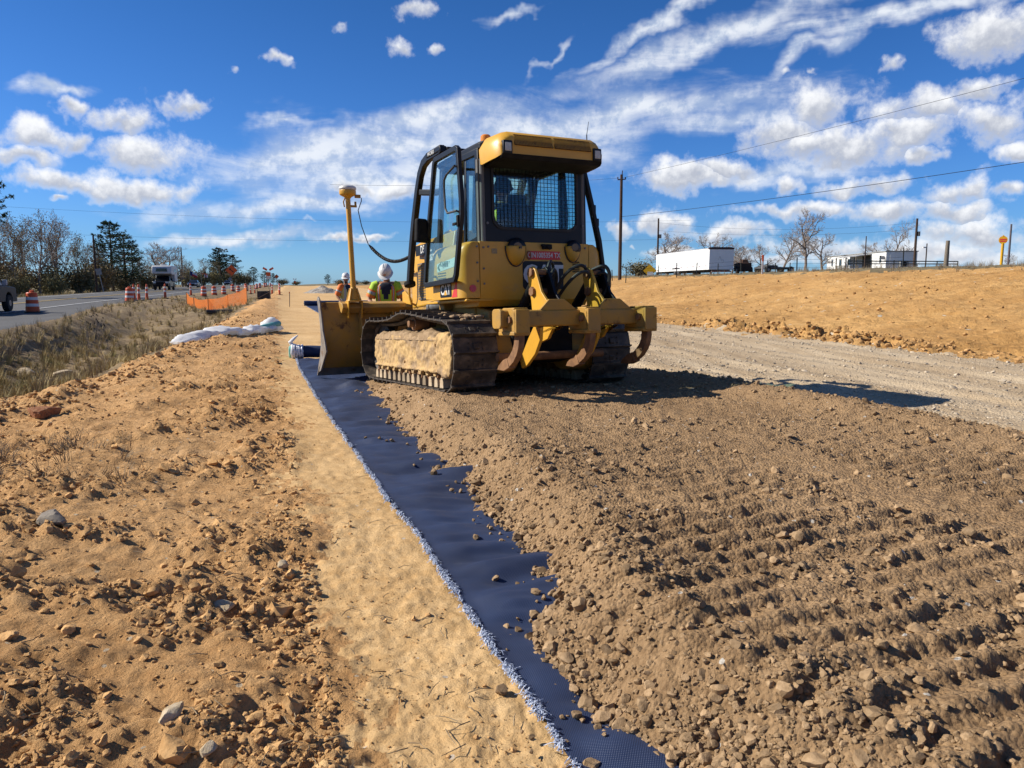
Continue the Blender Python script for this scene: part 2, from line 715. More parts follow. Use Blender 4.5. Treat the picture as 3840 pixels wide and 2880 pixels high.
FAB_V = np.array([-1, 2.13, 3.19, 4.5, 5.3, 6.83, 8.66, 10.3, 14.3, 16.6])
FAB_U = np.array([.9, .82, .74, .68, .59, .50, .36, .25, .03, -.03])
TOE_V = np.array([-2, 1.2, 2.0, 2.2, 2.56, 2.78, 3.0, 3.39, 3.67, 4.43, 4.89, 5.75, 6.74, 8.62, 11., 13.4, 14.6])
TOE_U = np.array([1.22, 1.17, 1.07, 1.00, 1.00, .95, .95, 1.12, 1.20, 1.27, 1.22, 1.24, 1.12, 1.02, .88, .76, 1.1])
# bulldozer frame: origin at the rear outer foot of the left track
DZ_O = Vector((-0.7452, 8.7610, 0.30))
DZ_H, DZ_P = rad(-27.5), rad(-3.0)
dz_f0 = Vector((math.sin(DZ_H), math.cos(DZ_H), 0))
dz_r = Vector((math.cos(DZ_H), -math.sin(DZ_H), 0))
dz_f = dz_f0 * math.cos(DZ_P) + Vector((0, 0, 1)) * math.sin(DZ_P)
dz_u = dz_r.cross(dz_f)


def dz_ab(x, y):
    dx, dy = x - DZ_O.x, y - DZ_O.y
    return dx * dz_r.x + dy * dz_r.y, dx * dz_f0.x + dy * dz_f0.y


def fill_h(x, y, detail=True):
    """surface of the spread stone fill; well below the fabric outside it"""
    u, v = to_uv(x, y)
    a, b = dz_ab(x, y)
    toe = np.interp(v, TOE_V, TOE_U) - .15 + .05 * fbm(x, y, .35, 2, 71)
    crest = np.interp(v, [-2, 4.8, 5.6, 7.2, 8.1, 9.85, 14], [6.0, 5.78, 5.62, 5.43, 5.2, 4.6, 4.2])
    top = .285 + .012 * np.sin(v * .9) - .0524 * np.clip(b, 0, 5) * 1.0
    rise = sstep(-.02, .62, u - toe)
    z = -.05 + (top + .05) * rise
    # windrow along the right side
    wr = np.exp(-((u - crest + .25) / .42) ** 2) * sstep(3.0, 6.0, v) * (1 - sstep(9.6, 11.4, v))
    z = z + .13 * wr
    z = z - .45 * sstep(-.1, .75, u - crest)
    z = z - .5 * sstep(3.9, 4.9, b)              # front of the fill, under the blade
    if detail:
        n = fbm(x, y, 1.3, 3, 5) * .014 + fbm(x, y, .28, 3, 9) * .014 + fbm(x, y, .075, 2, 15) * .013 + fbm(x, y, .035, 1, 17) * .010
        # cleat marks across the direction of travel, in passes
        la = a + .30 * fbm(x, y, 2.5, 2, 21)
        lane = np.clip(sstep(-1.95, -1.8, la) - sstep(.55, .75, la) + sstep(1.05, 1.25, la) - sstep(2.6, 2.8, la) + sstep(3.0, 3.2, la) - sstep(4.6, 4.8, la), 0, 1)
        ph = (b + .055 * fbm(x, y, .45, 3, 27) + .06 * a) / .170
        saw = ph % 1.
        saw = np.where(saw < .34, saw / .34, (1 - saw) / .66)
        near = 1.15 - .65 * sstep(2.5, 7.0, v)
        cle = (sstep(.1, .95, saw) - .5) * .036 * near * lane * np.clip(.90 + .6 * fbm(x, y, .7, 3, 33), .30, 1.3) * (1 - sstep(-.2, .2, b) * .9)
        z = z + (n + cle) * sstep(-.1, .35, u - toe)
    return z


def ground_z(u, v, x, y):
    """base height plus relief"""
    z = base_h(u, v)
    se, de, ae = strip_edge(v), dirt_edge(v), asphalt_edge(v)
    f1 = fbm(x, y, 1.6, 3, 41)
    f2 = fbm(x, y, .42, 3, 43)
    f3 = fbm(x, y, .10, 3, 47)
    near = 1 - sstep(22, 45, np.hypot(x, y))
    dirt = sstep(se + .25, se - .35, u) * sstep(de - 1.6, de + .2, u)
    lump = np.clip(fbm(x, y, .9, 3, 49) + .25, 0, 1)
    z = z + dirt * (f1 * .045 + f2 * .050 * (.35 + lump) + f3 * .036 * (.4 + lump) + .05 * lump)
    # tread-like drag marks in the loose dirt
    z = z + dirt * .012 * np.sin((v * 6.5 + u * 2.2 + 2.5 * f1) * 2.) * sstep(.0, .6, f1 + .3)
    # clods along the far crest of the dirt
    cr = np.exp(-((u - de - .2) / .5) ** 2)
    z = z + cr * (.10 * np.clip(fbm(x, y, .6, 3, 53), -.3, 1) + .04)
    strip = sstep(se - .3, se + .2, u) * (1 - sstep(4.9, 5.6, u) * (1 - sstep(40, 52, v)))
    fabu = np.interp(v, FAB_V, FAB_U)
    under = sstep(fabu - .03, fabu + .12, u) * (1 - sstep(16.2, 17.2, v))
    z = z + strip * (1 - under) * (f2 * .008 + f3 * .009 + f1 * .016 + fbm(x, y, .035, 2, 59) * .006 * near + .016 * np.clip(fbm(x, y, .3, 2, 57) - .25, 0, 1)) - under * .03 * (1 - sstep(4.3, 5.2, u))
    grav = sstep(5.2, 5.7, u) * (1 - sstep(12.6, 13.4, u)) * (1 - sstep(42, 52, v))
    z = z + grav * (.042 * perlin(u * 2.1, v * .09, 61) + .022 * perlin(u * 6.1, v * .2, 62) + f3 * .010 * near + f2 * .008)
    bank = sstep(12.6, 13.6, u) * (1 - sstep(31, 33, u)) * (1 - sstep(120, 200, v))
    rid = np.sin((v * .55 + u * .83) * 2 * np.pi / .42 + 1.5 * f1)
    z = z + bank * (f1 * .06 + .10 * fbm(x, y, 6., 3, 63) + f2 * .045 + .050 * rid * sstep(-.2, .5, fbm(x, y, 7, 2, 64)) * near)
    w = np.exp(-((u - 13.4 - .35 * fbm(u * 0 + v, v * 0, 3., 2, 65)) / .55) ** 2) * (1 - sstep(30, 46, v)) * (.18 + .82 * sstep(12.5, 16.5, v) * (1 - sstep(19.5, 26, v)))
    z = z + w * (.15 + .22 * f2 + .12 * f1 + .16 * f3)
    dit = sstep(de + .2, de - 1.2, u) * (1 - sstep(ae + 1.4, ae + .1, u))
    bankr = np.exp(-((u + 8.6) / 1.0) ** 2) * (1 - sstep(30, 40, v))
    z = z + dit * (f1 * .08 + f2 * .06) + bankr * dit * (.10 * f2 + .06 * f1)
    fld = sstep(31.5, 34, u) + sstep(-22.7, -25, u)
    z = z + fld * (.08 * f1 + .10 * fbm(x, y, 9., 3, 67))
    return z


def gmat(name, ramp, s_big=.5, s_fine=18., rough=.95, bump=.02, bscale=30., specks=None, streak=None, mixfine=.5, spec=.15, grains=0.):
    """soil: colour ramp driven by broad and fine noise, pale or dark specks, grainy bump"""
    m = bpy.data.materials.new(name)
    m.use_nodes = True
    T = NT(m.node_tree)
    pos = T.n('ShaderNodeNewGeometry').outputs['Position']
    p = T.n('ShaderNodeBsdfPrincipled')
    o = T.n('ShaderNodeOutputMaterial')
    T.l(p.outputs[0], o.inputs[0])
    nb = T.noise(pos, s_big, 6, .6)
    nf = T.noise(pos, s_fine, 6, .68)
    f = T.m('ADD', T.m('MULTIPLY', nb, 1 - mixfine), T.m('MULTIPLY', nf, mixfine))
    if streak:
        mp = T.n('ShaderNodeMapping')
        mp.inputs['Rotation'].default_value = (0, 0, streak[0])
        mp.inputs['Scale'].default_value = (streak[1], streak[2], 1)
        T.l(pos, mp.inputs[0])
        st = T.noise(mp.outputs[0], 1.0, 5, .65)
        f = T.m('ADD', T.m('MULTIPLY', f, 1 - streak[3]), T.m('MULTIPLY', st, streak[3]))
    ramp = [(q, tuple(c * KA for c in k)) for q, k in ramp]
    col = T.ramp(f, ramp)
    if specks:
        for sc, thr, c in specks:
            vo = T.n('ShaderNodeTexVoronoi', feature='F1')
            vo.inputs['Scale'].default_value = sc
            T.l(pos, vo.inputs['Vector'])
            sx = T.n('ShaderNodeSeparateColor')
            T.l(vo.outputs['Color'], sx.inputs[0])
            k = T.m('MULTIPLY', T.m('GREATER_THAN', sx.outputs[0], thr), T.m('LESS_THAN', vo.outputs['Distance'], .34))
            col = T.mix(k, col, (*[q * KA for q in c], 1))
    T.l(col, p.inputs['Base Color'])
    p.inputs['Roughness'].default_value = rough
    p.inputs['Specular IOR Level'].default_value = spec
    h = T.noise(pos, bscale, 7, .7)
    if grains:
        vo = T.n('ShaderNodeTexVoronoi', feature='F1')
        vo.inputs['Scale'].default_value = grains
        T.l(pos, vo.inputs['Vector'])
        h = T.m('SUBTRACT', h, T.m('MULTIPLY', vo.outputs['Distance'], .9))
    b = T.n('ShaderNodeBump')
    b.inputs['Strength'].default_value = 1.0
    b.inputs['Distance'].default_value = bump
    T.l(h, b.inputs['Height'])
    T.l(b.outputs[0], p.inputs['Normal'])
    MATS[name] = m
    return m


gmat('loose_dirt', [(.28, (0.328, 0.162, 0.058)), (.42, (0.537, 0.295, 0.117)), (.54, (0.693, 0.404, 0.172)), (.70, (0.824, 0.519, 0.251))], .55, 9., bump=.045, bscale=22, specks=[(26, .98, (.60, .48, .33))], mixfine=.6)
gmat('packed_sand', [(.30, (0.455, 0.262, 0.100)), (.44, (0.632, 0.395, 0.171)), (.58, (0.759, 0.505, 0.241)), (.75, (0.860, 0.608, 0.330))], .6, 12., bump=.010, bscale=55, specks=[(30, .99, (.60, .50, .38))], mixfine=.55)
gmat('stone_fill', [(.32, (0.193, 0.115, 0.056)), (.47, (0.343, 0.216, 0.110)), (.60, (0.449, 0.290, 0.153)), (.75, (0.574, 0.393, 0.226))], .8, 22., bump=.014, bscale=60, specks=[(28, .985, (.6, .55, .47))], mixfine=.65, grains=55)
gmat('pale_gravel', [(.30, (0.349, 0.248, 0.146)), (.45, (0.501, 0.375, 0.235)), (.58, (0.618, 0.484, 0.319)), (.75, (0.734, 0.612, 0.437))], .4, 16., bump=.016, bscale=50, streak=(-RA, 1.6, .10, .6), mixfine=.5, grains=34)
gmat('clay', [(.28, (0.278, 0.138, 0.044)), (.44, (0.517, 0.281, 0.095)), (.56, (0.663, 0.386, 0.144)), (.70, (0.796, 0.510, 0.228))], .22, 5., bump=.085, bscale=7, streak=(.62, .25, 1.7, .35), mixfine=.45, specks=[(5, .975, (.66, .56, .42))])
gmat('ditch_soil', [(.30, (0.132, 0.089, 0.049)), (.46, (0.248, 0.173, 0.093)), (.58, (0.352, 0.257, 0.142)), (.74, (0.506, 0.389, 0.230))], .5, 6., bump=.03, bscale=14, mixfine=.55, specks=[(9, .9, (.36, .31, .23))])
gmat('dry_field', [(.30, (.11, .085, .045)), (.48, (.205, .165, .09)), (.60, (.27, .22, .125)), (.75, (.34, .28, .17))], .15, 2.2, bump=.05, bscale=5, mixfine=.5)
gmat('asphalt', [(.30, (.085, .083, .08)), (.5, (.115, .112, .107)), (.70, (.155, .15, .14))], .25, 14., rough=.85, bump=.004, bscale=90, streak=(-RA, 1.1, .03, .4), spec=.3)


def grid_rings():
    th = [rad(t) for t in np.arange(-46, 46.01, .21)]
    th += [rad(t) for t in np.arange(48, 313.9, 3.0)]
    r = [.45]
    while r[-1] < 42:
        r.append(r[-1] * 1.0062)
    while r[-1] < 240:
        r.append(r[-1] * 1.018)
    while r[-1] < 5500:
        r.append(r[-1] * 1.07)
    return np.array(th), np.array(r)


GT, GR = grid_rings()
GX = np.outer(GR, np.sin(GT))
GY = np.outer(GR, np.cos(GT))
GU, GV = to_uv(GX, GY)


def sub_mesh(name, mask, Z, mat, kind='structure', smooth=True, parent=None):
    """faces of the ring grid where mask is true, as one object"""
    nr, nt = GX.shape
    ii, jj = np.nonzero(mask)
    jn = (jj + 1) % nt
    q = np.stack([ii * nt + jj, ii * nt + jn, (ii + 1) * nt + jn, (ii + 1) * nt + jj], 1)[:, ::-1]
    used, inv = np.unique(q.ravel(), return_inverse=True)
    co = np.stack([GX.ravel()[used], GY.ravel()[used], Z.ravel()[used]], 1)
    return np_mesh(name, co, inv.reshape(-1, 4), mat, smooth, kind, parent)


def np_mesh(name, co, quads, mat, smooth=True, kind=None, parent=None):
    me = bpy.data.meshes.new(name)
    n, k = quads.shape
    me.vertices.add(len(co))
    me.vertices.foreach_set('co', np.ascontiguousarray(co, dtype=np.float32).ravel())
    me.loops.add(n * k)
    me.loops.foreach_set('vertex_index', np.ascontiguousarray(quads, dtype=np.int32).ravel())
    me.polygons.add(n)
    me.polygons.foreach_set('loop_start', np.arange(0, n * k, k, dtype=np.int32))
    me.update(calc_edges=True)
    me.materials.append(mat)
    if smooth:
        me.shade_smooth()
    o = bpy.data.objects.new(name, me)
    COL.objects.link(o)
    o.parent = parent
    if kind:
        o['kind'] = kind
    return o


GZ = ground_z(GU, GV, GX, GY)
# class of each cell from its centre, with ragged borders
cu = (GU[:-1] + np.roll(GU[:-1], -1, 1) + GU[1:] + np.roll(GU[1:], -1, 1)) / 4
cv = (GV[:-1] + np.roll(GV[:-1], -1, 1) + GV[1:] + np.roll(GV[1:], -1, 1)) / 4
cx, cy = to_xy(cu, cv)
jag = fbm(cx, cy, .8, 4, 81)
jag2 = fbm(cx, cy, 4., 3, 83)
jag3 = fbm(cx, cy, .12, 3, 85)
cls = np.zeros(cu.shape, int)                                                      # 0 packed ground
cls[(cu < strip_edge(cv) + .26 * jag + .20 * jag3)] = 1                                          # loose dirt
cls[(cu < dirt_edge(cv) - .5 + .5 * jag)] = 2                                       # ditch
cls[(cu < asphalt_edge(cv) + .12 * jag)] = 3                                        # road
cls[(cu < -22.4 + .15 * jag)] = 4                                                   # verge
cls[(cu > 5.3 + .1 * jag) & (cv < 46 + 2 * jag2)] = 5                               # gravel lane
cls[(cu > 12.75 + .45 * jag)] = 6                                                    # clay bank
cls[(cu > 31.0 + 1.6 * jag2 + .5 * jag)] = 4                                        # field
cls[(cv < -6) & (cu > -9) & (cu < 31)] = 0
cls[(cv > 230) & (cls != 3)] = 4
cls[(cv < -25) & (cls != 3) & (np.hypot(cx, cy) > 60)] = 4
sub_mesh('ground', cls == 0, GZ, MATS['packed_sand'])
sub_mesh('dirt_shoulder', cls == 1, GZ, MATS['loose_dirt'])
sub_mesh('ditch', cls == 2, GZ, MATS['ditch_soil'])
road = sub_mesh('road', cls == 3, GZ, MATS['asphalt'])
sub_mesh('field', cls == 4, GZ, MATS['dry_field'])
sub_mesh('gravel_lane', cls == 5, GZ, MATS['pale_gravel'])
sub_mesh('clay_bank', cls == 6, GZ, MATS['clay'])


def strip_sheet(name, u0, w, v0, v1, mat, parent, lift=.018):
    vs = np.arange(v0, v1, 1.5)
    co, q = [], []
    for i, v in enumerate(vs):
        for u in (u0 - w / 2, u0 + w / 2):
            x, y = to_xy(u, v)
            co.append((x, y, float(base_h(u, v)) + lift + .0002 * v))
    for i in range(len(vs) - 1):
        q.append((2 * i, 2 * i + 1, 2 * i + 3, 2 * i + 2))
    return np_mesh(name, np.array(co), np.array(q), mat, True, None, parent)


wp = mk('white_line', (.72, .72, .70), (.55, .55, .53), 3, .7)
yp = mk('yellow_line', (.62, .40, .05), (.45, .30, .06), 3, .7)
strip_sheet('edge_line', -12.9, .16, -10, 230, wp, road)
strip_sheet('edge_line', -20.6, .16, -10, 230, wp, road)
strip_sheet('centre_line', -16.62, .13, -10, 230, yp, road)
strip_sheet('centre_line', -16.88, .13, -10, 230, yp, road)

# ------------------------------------------------------------------ stone fill on the fabric
FZ = fill_h(GX, GY)
fcell = np.maximum.reduce([FZ[:-1], np.roll(FZ[:-1], -1, 1), FZ[1:], np.roll(FZ[1:], -1, 1)])
fa, fb = dz_ab(cx, cy)
fmask = (fcell > -.045) & (cu > np.interp(cv, TOE_V, TOE_U) - .2) & (cu < 7.0) & (cv > -2.5) & (cv < 16) & (fb < 5.2) & (GR[:-1, None] < 30)
fill = sub_mesh('stone_fill', fmask, FZ, MATS['stone_fill'], 'structure')

# ------------------------------------------------------------------ blue fabric with frayed selvedge
m = bpy.data.materials.new('navy_fabric')
m.use_nodes = True
T = NT(m.node_tree)
p = T.n('ShaderNodeBsdfPrincipled')
o = T.n('ShaderNodeOutputMaterial')
T.l(p.outputs[0], o.inputs[0])
pos = T.n('ShaderNodeNewGeometry').outputs['Position']
f = T.ss(T.noise(pos, 1.4, 6, .6), .35, .7)
col = T.mix(f, (.0055, .015, .050, 1), (.011, .027, .080, 1))
du = T.m('MULTIPLY', T.ss(T.noise(pos, 2.3, 7, .7), .55, .85), .16)
col = T.mix(du, col, (.20, .19, .17, 1))
T.l(col, p.inputs['Base Color'])
p.inputs['Roughness'].default_value = .58
p.inputs['Specular IOR Level'].default_value = .38
p.inputs['Sheen Weight'].default_value = .03
rt_ = T.n('ShaderNodeMapping')
rt_.inputs['Rotation'].default_value = (0, 0, -RA)
T.l(pos, rt_.inputs[0])
wv = T.n('ShaderNodeTexWave', wave_type='BANDS', bands_direction='Y')
wv.inputs['Scale'].default_value = 42
wv.inputs['Distortion'].default_value = .4
T.l(rt_.outputs[0], wv.inputs[0])
wv2 = T.n('ShaderNodeTexWave', wave_type='BANDS', bands_direction='X')
wv2.inputs['Scale'].default_value = 42
T.l(rt_.outputs[0], wv2.inputs[0])
bp = T.n('ShaderNodeBump')
bp.inputs['Distance'].default_value = .0012
T.l(T.m('ADD', wv.outputs[1], T.m('MULTIPLY', wv2.outputs[1], .5)), bp.inputs['Height'])
T.l(bp.outputs[0], p.inputs['Normal'])
MATS['navy_fabric'] = m


def fab_z(u, v):
    x, y = to_xy(u, v)
    s = u - np.interp(v, FAB_V, FAB_U)
    w = fbm(u * .35 + v * .10, v * 1.0, .36, 3, 91) * .055 + fbm(u * .3, v, .22, 2, 93) * .006 + .035 * np.clip(fbm(u * .28 + v * .25, v, .7, 2, 92, ridged=True) - .9, 0, 1)
    w = w + .10 * np.exp(-((u - .78) / .20) ** 2 - ((v - 11.55) / .30) ** 2) + .03 * np.exp(-((u - .55) / .3) ** 2 - ((v - 12.2) / .15) ** 2)
    edge = np.exp(-(s / .04) ** 2) * .006
    return base_h(u, v) + .010 + w * sstep(.0, .25, s) + .006 + edge + .004 * sstep(0, .1, s)


def fabric_sheet(name, uedge, width, v0, v1, nu, dv, zfun, parent, uv_slant=0.):
    vs = [v0]
    while vs[-1] < v1:
        vs.append(vs[-1] + max(dv, dv * vs[-1] / 3.))
    vs = np.array(vs)
    ss_ = np.concatenate([np.linspace(0, .5, nu // 2), np.linspace(.52, width, nu // 2)])
    V, S = np.meshgrid(vs, ss_, indexing='ij')
    U = uedge(V) + S + .012 * fbm(V, V * 0 + 3.3, .5, 3, 95) * np.exp(-S / .2)
    X, Y = to_xy(U, V)
    Z = zfun(U, V)
    nr, nt = X.shape
    i, j = np.meshgrid(np.arange(nr - 1), np.arange(nt - 1), indexing='ij')
    i, j = i.ravel(), j.ravel()
    q = np.stack([i * nt + j, i * nt + j + 1, (i + 1) * nt + j + 1, (i + 1) * nt + j], 1)
    return np_mesh(name, np.stack([X.ravel(), Y.ravel(), Z.ravel()], 1), q, MATS['navy_fabric'], True, None, parent)


def frayed_edge(name, uedge, v0, v1, n, parent, seed, zfun, size=1.):
    """loose threads along a cut edge"""
    R = np.random.RandomState(seed)
    v = v0 + (v1 - v0) * R.rand(n) ** 1.5
    off = R.normal(0, .008, n) * size - .002
    u = uedge(v) + off + .012 * fbm(v, v * 0 + 3.3, .5, 3, 95)
    kp = (fbm(v, v * 0 + 9.1, .16, 3, 99) + R.normal(0, .22, n)) > -.05
    v, off, u = v[kp], off[kp], u[kp]
    n = len(v)
    co, q = [], []
    ln = R.uniform(.010, .036, n) * size * np.where(R.rand(n) < .04, 2.4, 1.)
    an = R.normal(.35, 1.1, n)
    cur = R.normal(0, .7, n)
    hh = R.uniform(.0, .016, n)
    zz = zfun(u, v)
    wd = .0016 * (1 + v / 8.)
    for i in range(n):
        du, dv = math.cos(an[i]), math.sin(an[i])
        pu, pv, pz = u[i], v[i], zz[i] + .003
        for k in range(4):
            t = k / 3.
            a = an[i] + cur[i] * t
            uu = pu + (math.cos(a) * (t - .5)) * ln[i]
            vv = pv + (math.sin(a) * (t - .5)) * ln[i]
            z = pz + hh[i] * math.sin(math.pi * t) + .004 * t
            sx, sy = -math.sin(a) * wd[i], math.cos(a) * wd[i]
            for sgn in (-1, 1):
                x, y = to_xy(uu + sgn * sx, vv + sgn * sy)
                co.append((x, y, z))
        b = i * 8
        for k in range(3):
            q.append((b + 2 * k, b + 2 * k + 1, b + 2 * k + 3, b + 2 * k + 2))
    o = np_mesh(name, np.array(co), np.array(q), MATS['fringe'], False, 'stuff', parent)
    return o


mk('fringe', (.66, .73, .86), (.045, .08, .20), 120, .6, coords='Object', detail=2)
fe = lambda v: np.interp(v, FAB_V, FAB_U)
fabric = tag(empty('ground_fabric', (*to_xy(.8, 6.), 0), 0), 'long navy blue fabric sheet rolled out on the sand beside the stone fill', 'fabric')
INV = Matrix.Translation(-fabric.location)
sh_ = fabric_sheet('sheet', fe, 3.8, .4, 16.45, 130, .018, fab_z, fabric)
sh_.matrix_parent_inverse = INV
fr_ = frayed_edge('frayed_edge', fe, .7, 16.4, 14000, fabric, 3, fab_z)
fr_.matrix_parent_inverse = INV


# ------------------------------------------------------------------ scattered stones, clods and tufts (uncountable: one object each, instanced)
def rock_mesh(name, seed, mat, sub=2, sq=(1, .85, .65), ang=.35, smooth=50):
    rng = np.random.RandomState(seed)
    bm = bmesh.new()
    bmesh.ops.create_icosphere(bm, subdivisions=sub, radius=1.)
    dirs = rng.normal(size=(13, 3))
    dirs /= np.linalg.norm(dirs, axis=1)[:, None]
    cut = rng.uniform(.48, .90, 13)
    for v in bm.verts:
        c = np.array(v.co)
        for d, k in zip(dirs, cut):          # chip flat faces off the ball
            t = c @ d
            if t > k:
                c = c - d * (t - k) * .95
        c = c * (1 + rng.normal(0, ang * .07))
        v.co = Vector((c[0] * sq[0], c[1] * sq[1], c[2] * sq[2]))
    me = bpy.data.meshes.new(name)
    bm.to_mesh(me)
    bm.free()
    me.materials.append(mat)
    me.shade_smooth()
    me.set_sharp_from_angle(angle=rad(smooth))
    return me


def variants(prefix, n, fn):
    c = bpy.data.collections.new(prefix)
    for i in range(n):
        o = bpy.data.objects.new('%s_shape_%s' % (prefix, 'abcdefghijkl'[i]), fn(i))
        c.objects.link(o)
    return c


_gn = {}


def scatter_group(col):
    if col.name in _gn:
        return _gn[col.name]
    g = bpy.data.node_groups.new('scatter_' + col.name, 'GeometryNodeTree')
    g.interface.new_socket('Geometry', in_out='INPUT', socket_type='NodeSocketGeometry')
    g.interface.new_socket('Geometry', in_out='OUTPUT', socket_type='NodeSocketGeometry')
    N, L = g.nodes, g.links
    gi, go = N.new('NodeGroupInput'), N.new('NodeGroupOutput')
    ci = N.new('GeometryNodeCollectionInfo')
    ci.inputs[0].default_value = col
    ci.inputs['Separate Children'].default_value = True
    ci.inputs['Reset Children'].default_value = True
    ip = N.new('GeometryNodeInstanceOnPoints')
    ip.inputs['Pick Instance'].default_value = True

    def attr(nm, dt):
        a = N.new('GeometryNodeInputNamedAttribute')
        a.data_type = dt
        a.inputs['Name'].default_value = nm
        return a.outputs['Attribute']
    er = N.new('FunctionNodeEulerToRotation')
    L.new(attr('rot', 'FLOAT_VECTOR'), er.inputs[0])
    L.new(gi.outputs[0], ip.inputs['Points'])
    L.new(ci.outputs[0], ip.inputs['Instance'])
    L.new(attr('vi', 'INT'), ip.inputs['Instance Index'])
    L.new(er.outputs[0], ip.inputs['Rotation'])
    L.new(attr('scl', 'FLOAT_VECTOR'), ip.inputs['Scale'])
    L.new(ip.outputs[0], go.inputs[0])
    _gn[col.name] = g
    return g


def scatter(name, P, rot, scl, col, seed, label, cat, parent=None):
    n = len(P)
    R = np.random.RandomState(seed)
    me = bpy.data.meshes.new(name)
    me.vertices.add(n)
    me.vertices.foreach_set('co', np.ascontiguousarray(P, dtype=np.float32).ravel())
    a = me.attributes.new('rot', 'FLOAT_VECTOR', 'POINT')
    a.data.foreach_set('vector', np.ascontiguousarray(rot, dtype=np.float32).ravel())
    a = me.attributes.new('scl', 'FLOAT_VECTOR', 'POINT')
    if scl.ndim == 1:
        scl = np.repeat(scl[:, None], 3, 1)
    a.data.foreach_set('vector', np.ascontiguousarray(scl, dtype=np.float32).ravel())
    a = me.attributes.new('vi', 'INT', 'POINT')
    a.data.foreach_set('value', R.randint(0, len(col.objects), n).astype(np.int32))
    o = bpy.data.objects.new(name, me)
    COL.objects.link(o)
    o.parent = parent
    md = o.modifiers.new('scatter', 'NODES')
    md.node_group = scatter_group(col)
    tag(o, label, cat, kind='stuff')
    return o


def rnd_pts(n, seed, rmin, rmax, amax=44., power=1.0):
    """random ground points, denser near the camera"""
    R = np.random.RandomState(seed)
    th = np.radians(R.uniform(-amax, amax, n))
    r = rmin * (rmax / rmin) ** (R.rand(n) ** power)
    return r * np.sin(th), r * np.cos(th), R


mk('fill_stone', (.30, .195, .102), (.43, .29, .162), 1.2, .9, bump=.003, bscale=5, c3=(.46, .37, .26), s3=.9, t3=.68, spec=.15, rnd=.28)
mk('dirt_clod', (.53, .30, .120), (.69, .42, .185), 1.4, .95, bump=.004, bscale=4, spec=.1, rnd=.2)
mk('gravel_stone', (.42, .335, .23), (.58, .495, .38), 1.2, .9, bump=.002, bscale=4, spec=.15, rnd=.25)
mk('clay_clod', (.40, .22, .082), (.58, .345, .145), 1.4, .95, bump=.008, bscale=4, spec=.1, rnd=.2)
c_fill = variants('fill_stones', 8, lambda i: rock_mesh('fill_rock', 10 + i, MATS['fill_stone'], 2, (1, .8 + .02 * i, .62 + .03 * i), 1.0, 24))
c_clod = variants('dirt_clods', 6, lambda i: rock_mesh('clod', 40 + i, MATS['dirt_clod'], 2, (1, .85, .6), 1.8, 30))
c_grav = variants('gravel_stones', 5, lambda i: rock_mesh('pebble', 60 + i, MATS['gravel_stone'], 1, (1, .8, .55), .5))
c_clay = variants('clay_clods', 5, lambda i: rock_mesh('clay_lump', 80 + i, MATS['clay_clod'], 2, (1, .85, .7), 1.8, 30))


def rots(R, n):
    return np.stack([R.uniform(-.5, .5, n), R.uniform(-.5, .5, n), R.uniform(0, 6.28, n)], 1)


# stones on the fill
x, y, R = rnd_pts(170000, 5, 1.3, 16, 47)
u, v = to_uv(x, y)
a, b = dz_ab(x, y)
z = fill_h(x, y)
toe_d = u - np.interp(v, TOE_V, TOE_U)
crest = np.interp(v, [-2, 4.8, 5.6, 7.2, 8.1, 9.85, 14], [6.0, 5.78, 5.62, 5.43, 5.2, 4.6, 4.2])
slope = np.exp(-np.clip(toe_d, 0, 9) / .24) + .6 * np.exp(-((u - crest + .2) / .4) ** 2) * (v < 11)
clus = np.clip(.35 + fbm(x, y, .8, 3, 101) * 1.1, .05, 1.2)
ondz = (a > -.08) & (a < 2.6) & (b > -.35) & (b < 3.7)
keep = ((toe_d > -.03) | ((toe_d > -.30) & (R.rand(len(x)) < .16 * np.exp(np.clip(toe_d, -1, 0) / .12)))) & (u < crest + .6) & (b < 4.3) & (~((a > -.05) & (a < .62) & (b > -.3) & (b < 3.6))) & (R.rand(len(x)) < np.clip(.50 * clus + .75 * slope, 0, 1))
x, y, z, slope = x[keep], y[keep], z[keep], slope[keep]
n = len(x)
s = np.exp(R.normal(math.log(.0062), .62, n)) * (1 + .35 * np.clip(slope, 0, 1)) * (1 + .045 * np.hypot(x, y))
s = np.clip(s, .004, .044)
z = np.maximum(z, .012) + s * .22
scatter('loose_stones', np.stack([x, y, z], 1), rots(R, n), s, c_fill, 6, 'brown crushed stones covering the spread fill behind the bulldozer', 'stones')
NSTONES = n

# clods on the dirt shoulder and on the packed strip
x, y, R = rnd_pts(130000, 15, 1.6, 34, 44)
u, v = to_uv(x, y)
se, de = strip_edge(v), dirt_edge(v)
dens = np.where(u < se, np.clip(.12 + 1.3 * np.clip(fbm(x, y, .9, 3, 49) + .12, 0, 1), 0, 1), .12 + .7 * np.clip(fbm(x, y, .5, 2, 57) - .1, 0, 1)) + .6 * np.exp(-((u - de - .2) / .5) ** 2)
keep = (u < np.interp(v, FAB_V, FAB_U) - .08) & (u > de - 1.0) & (R.rand(len(x)) < dens)
x, y, u, v = x[keep], y[keep], u[keep], v[keep]
n = len(x)
big = (u < strip_edge(v)) * .6 + .4 + .9 * np.exp(-((u - dirt_edge(v) - .2) / .5) ** 2)
s = np.clip(np.exp(R.normal(math.log(.0068), .60, n)) * big * (1 + .06 * np.hypot(x, y)), .003, .075)
z = ground_z(u, v, x, y) + s * .15
scatter('dirt_clods', np.stack([x, y, z], 1), rots(R, n), s, c_clod, 16, 'orange clods of loose dirt strewn over the shoulder', 'dirt clods')

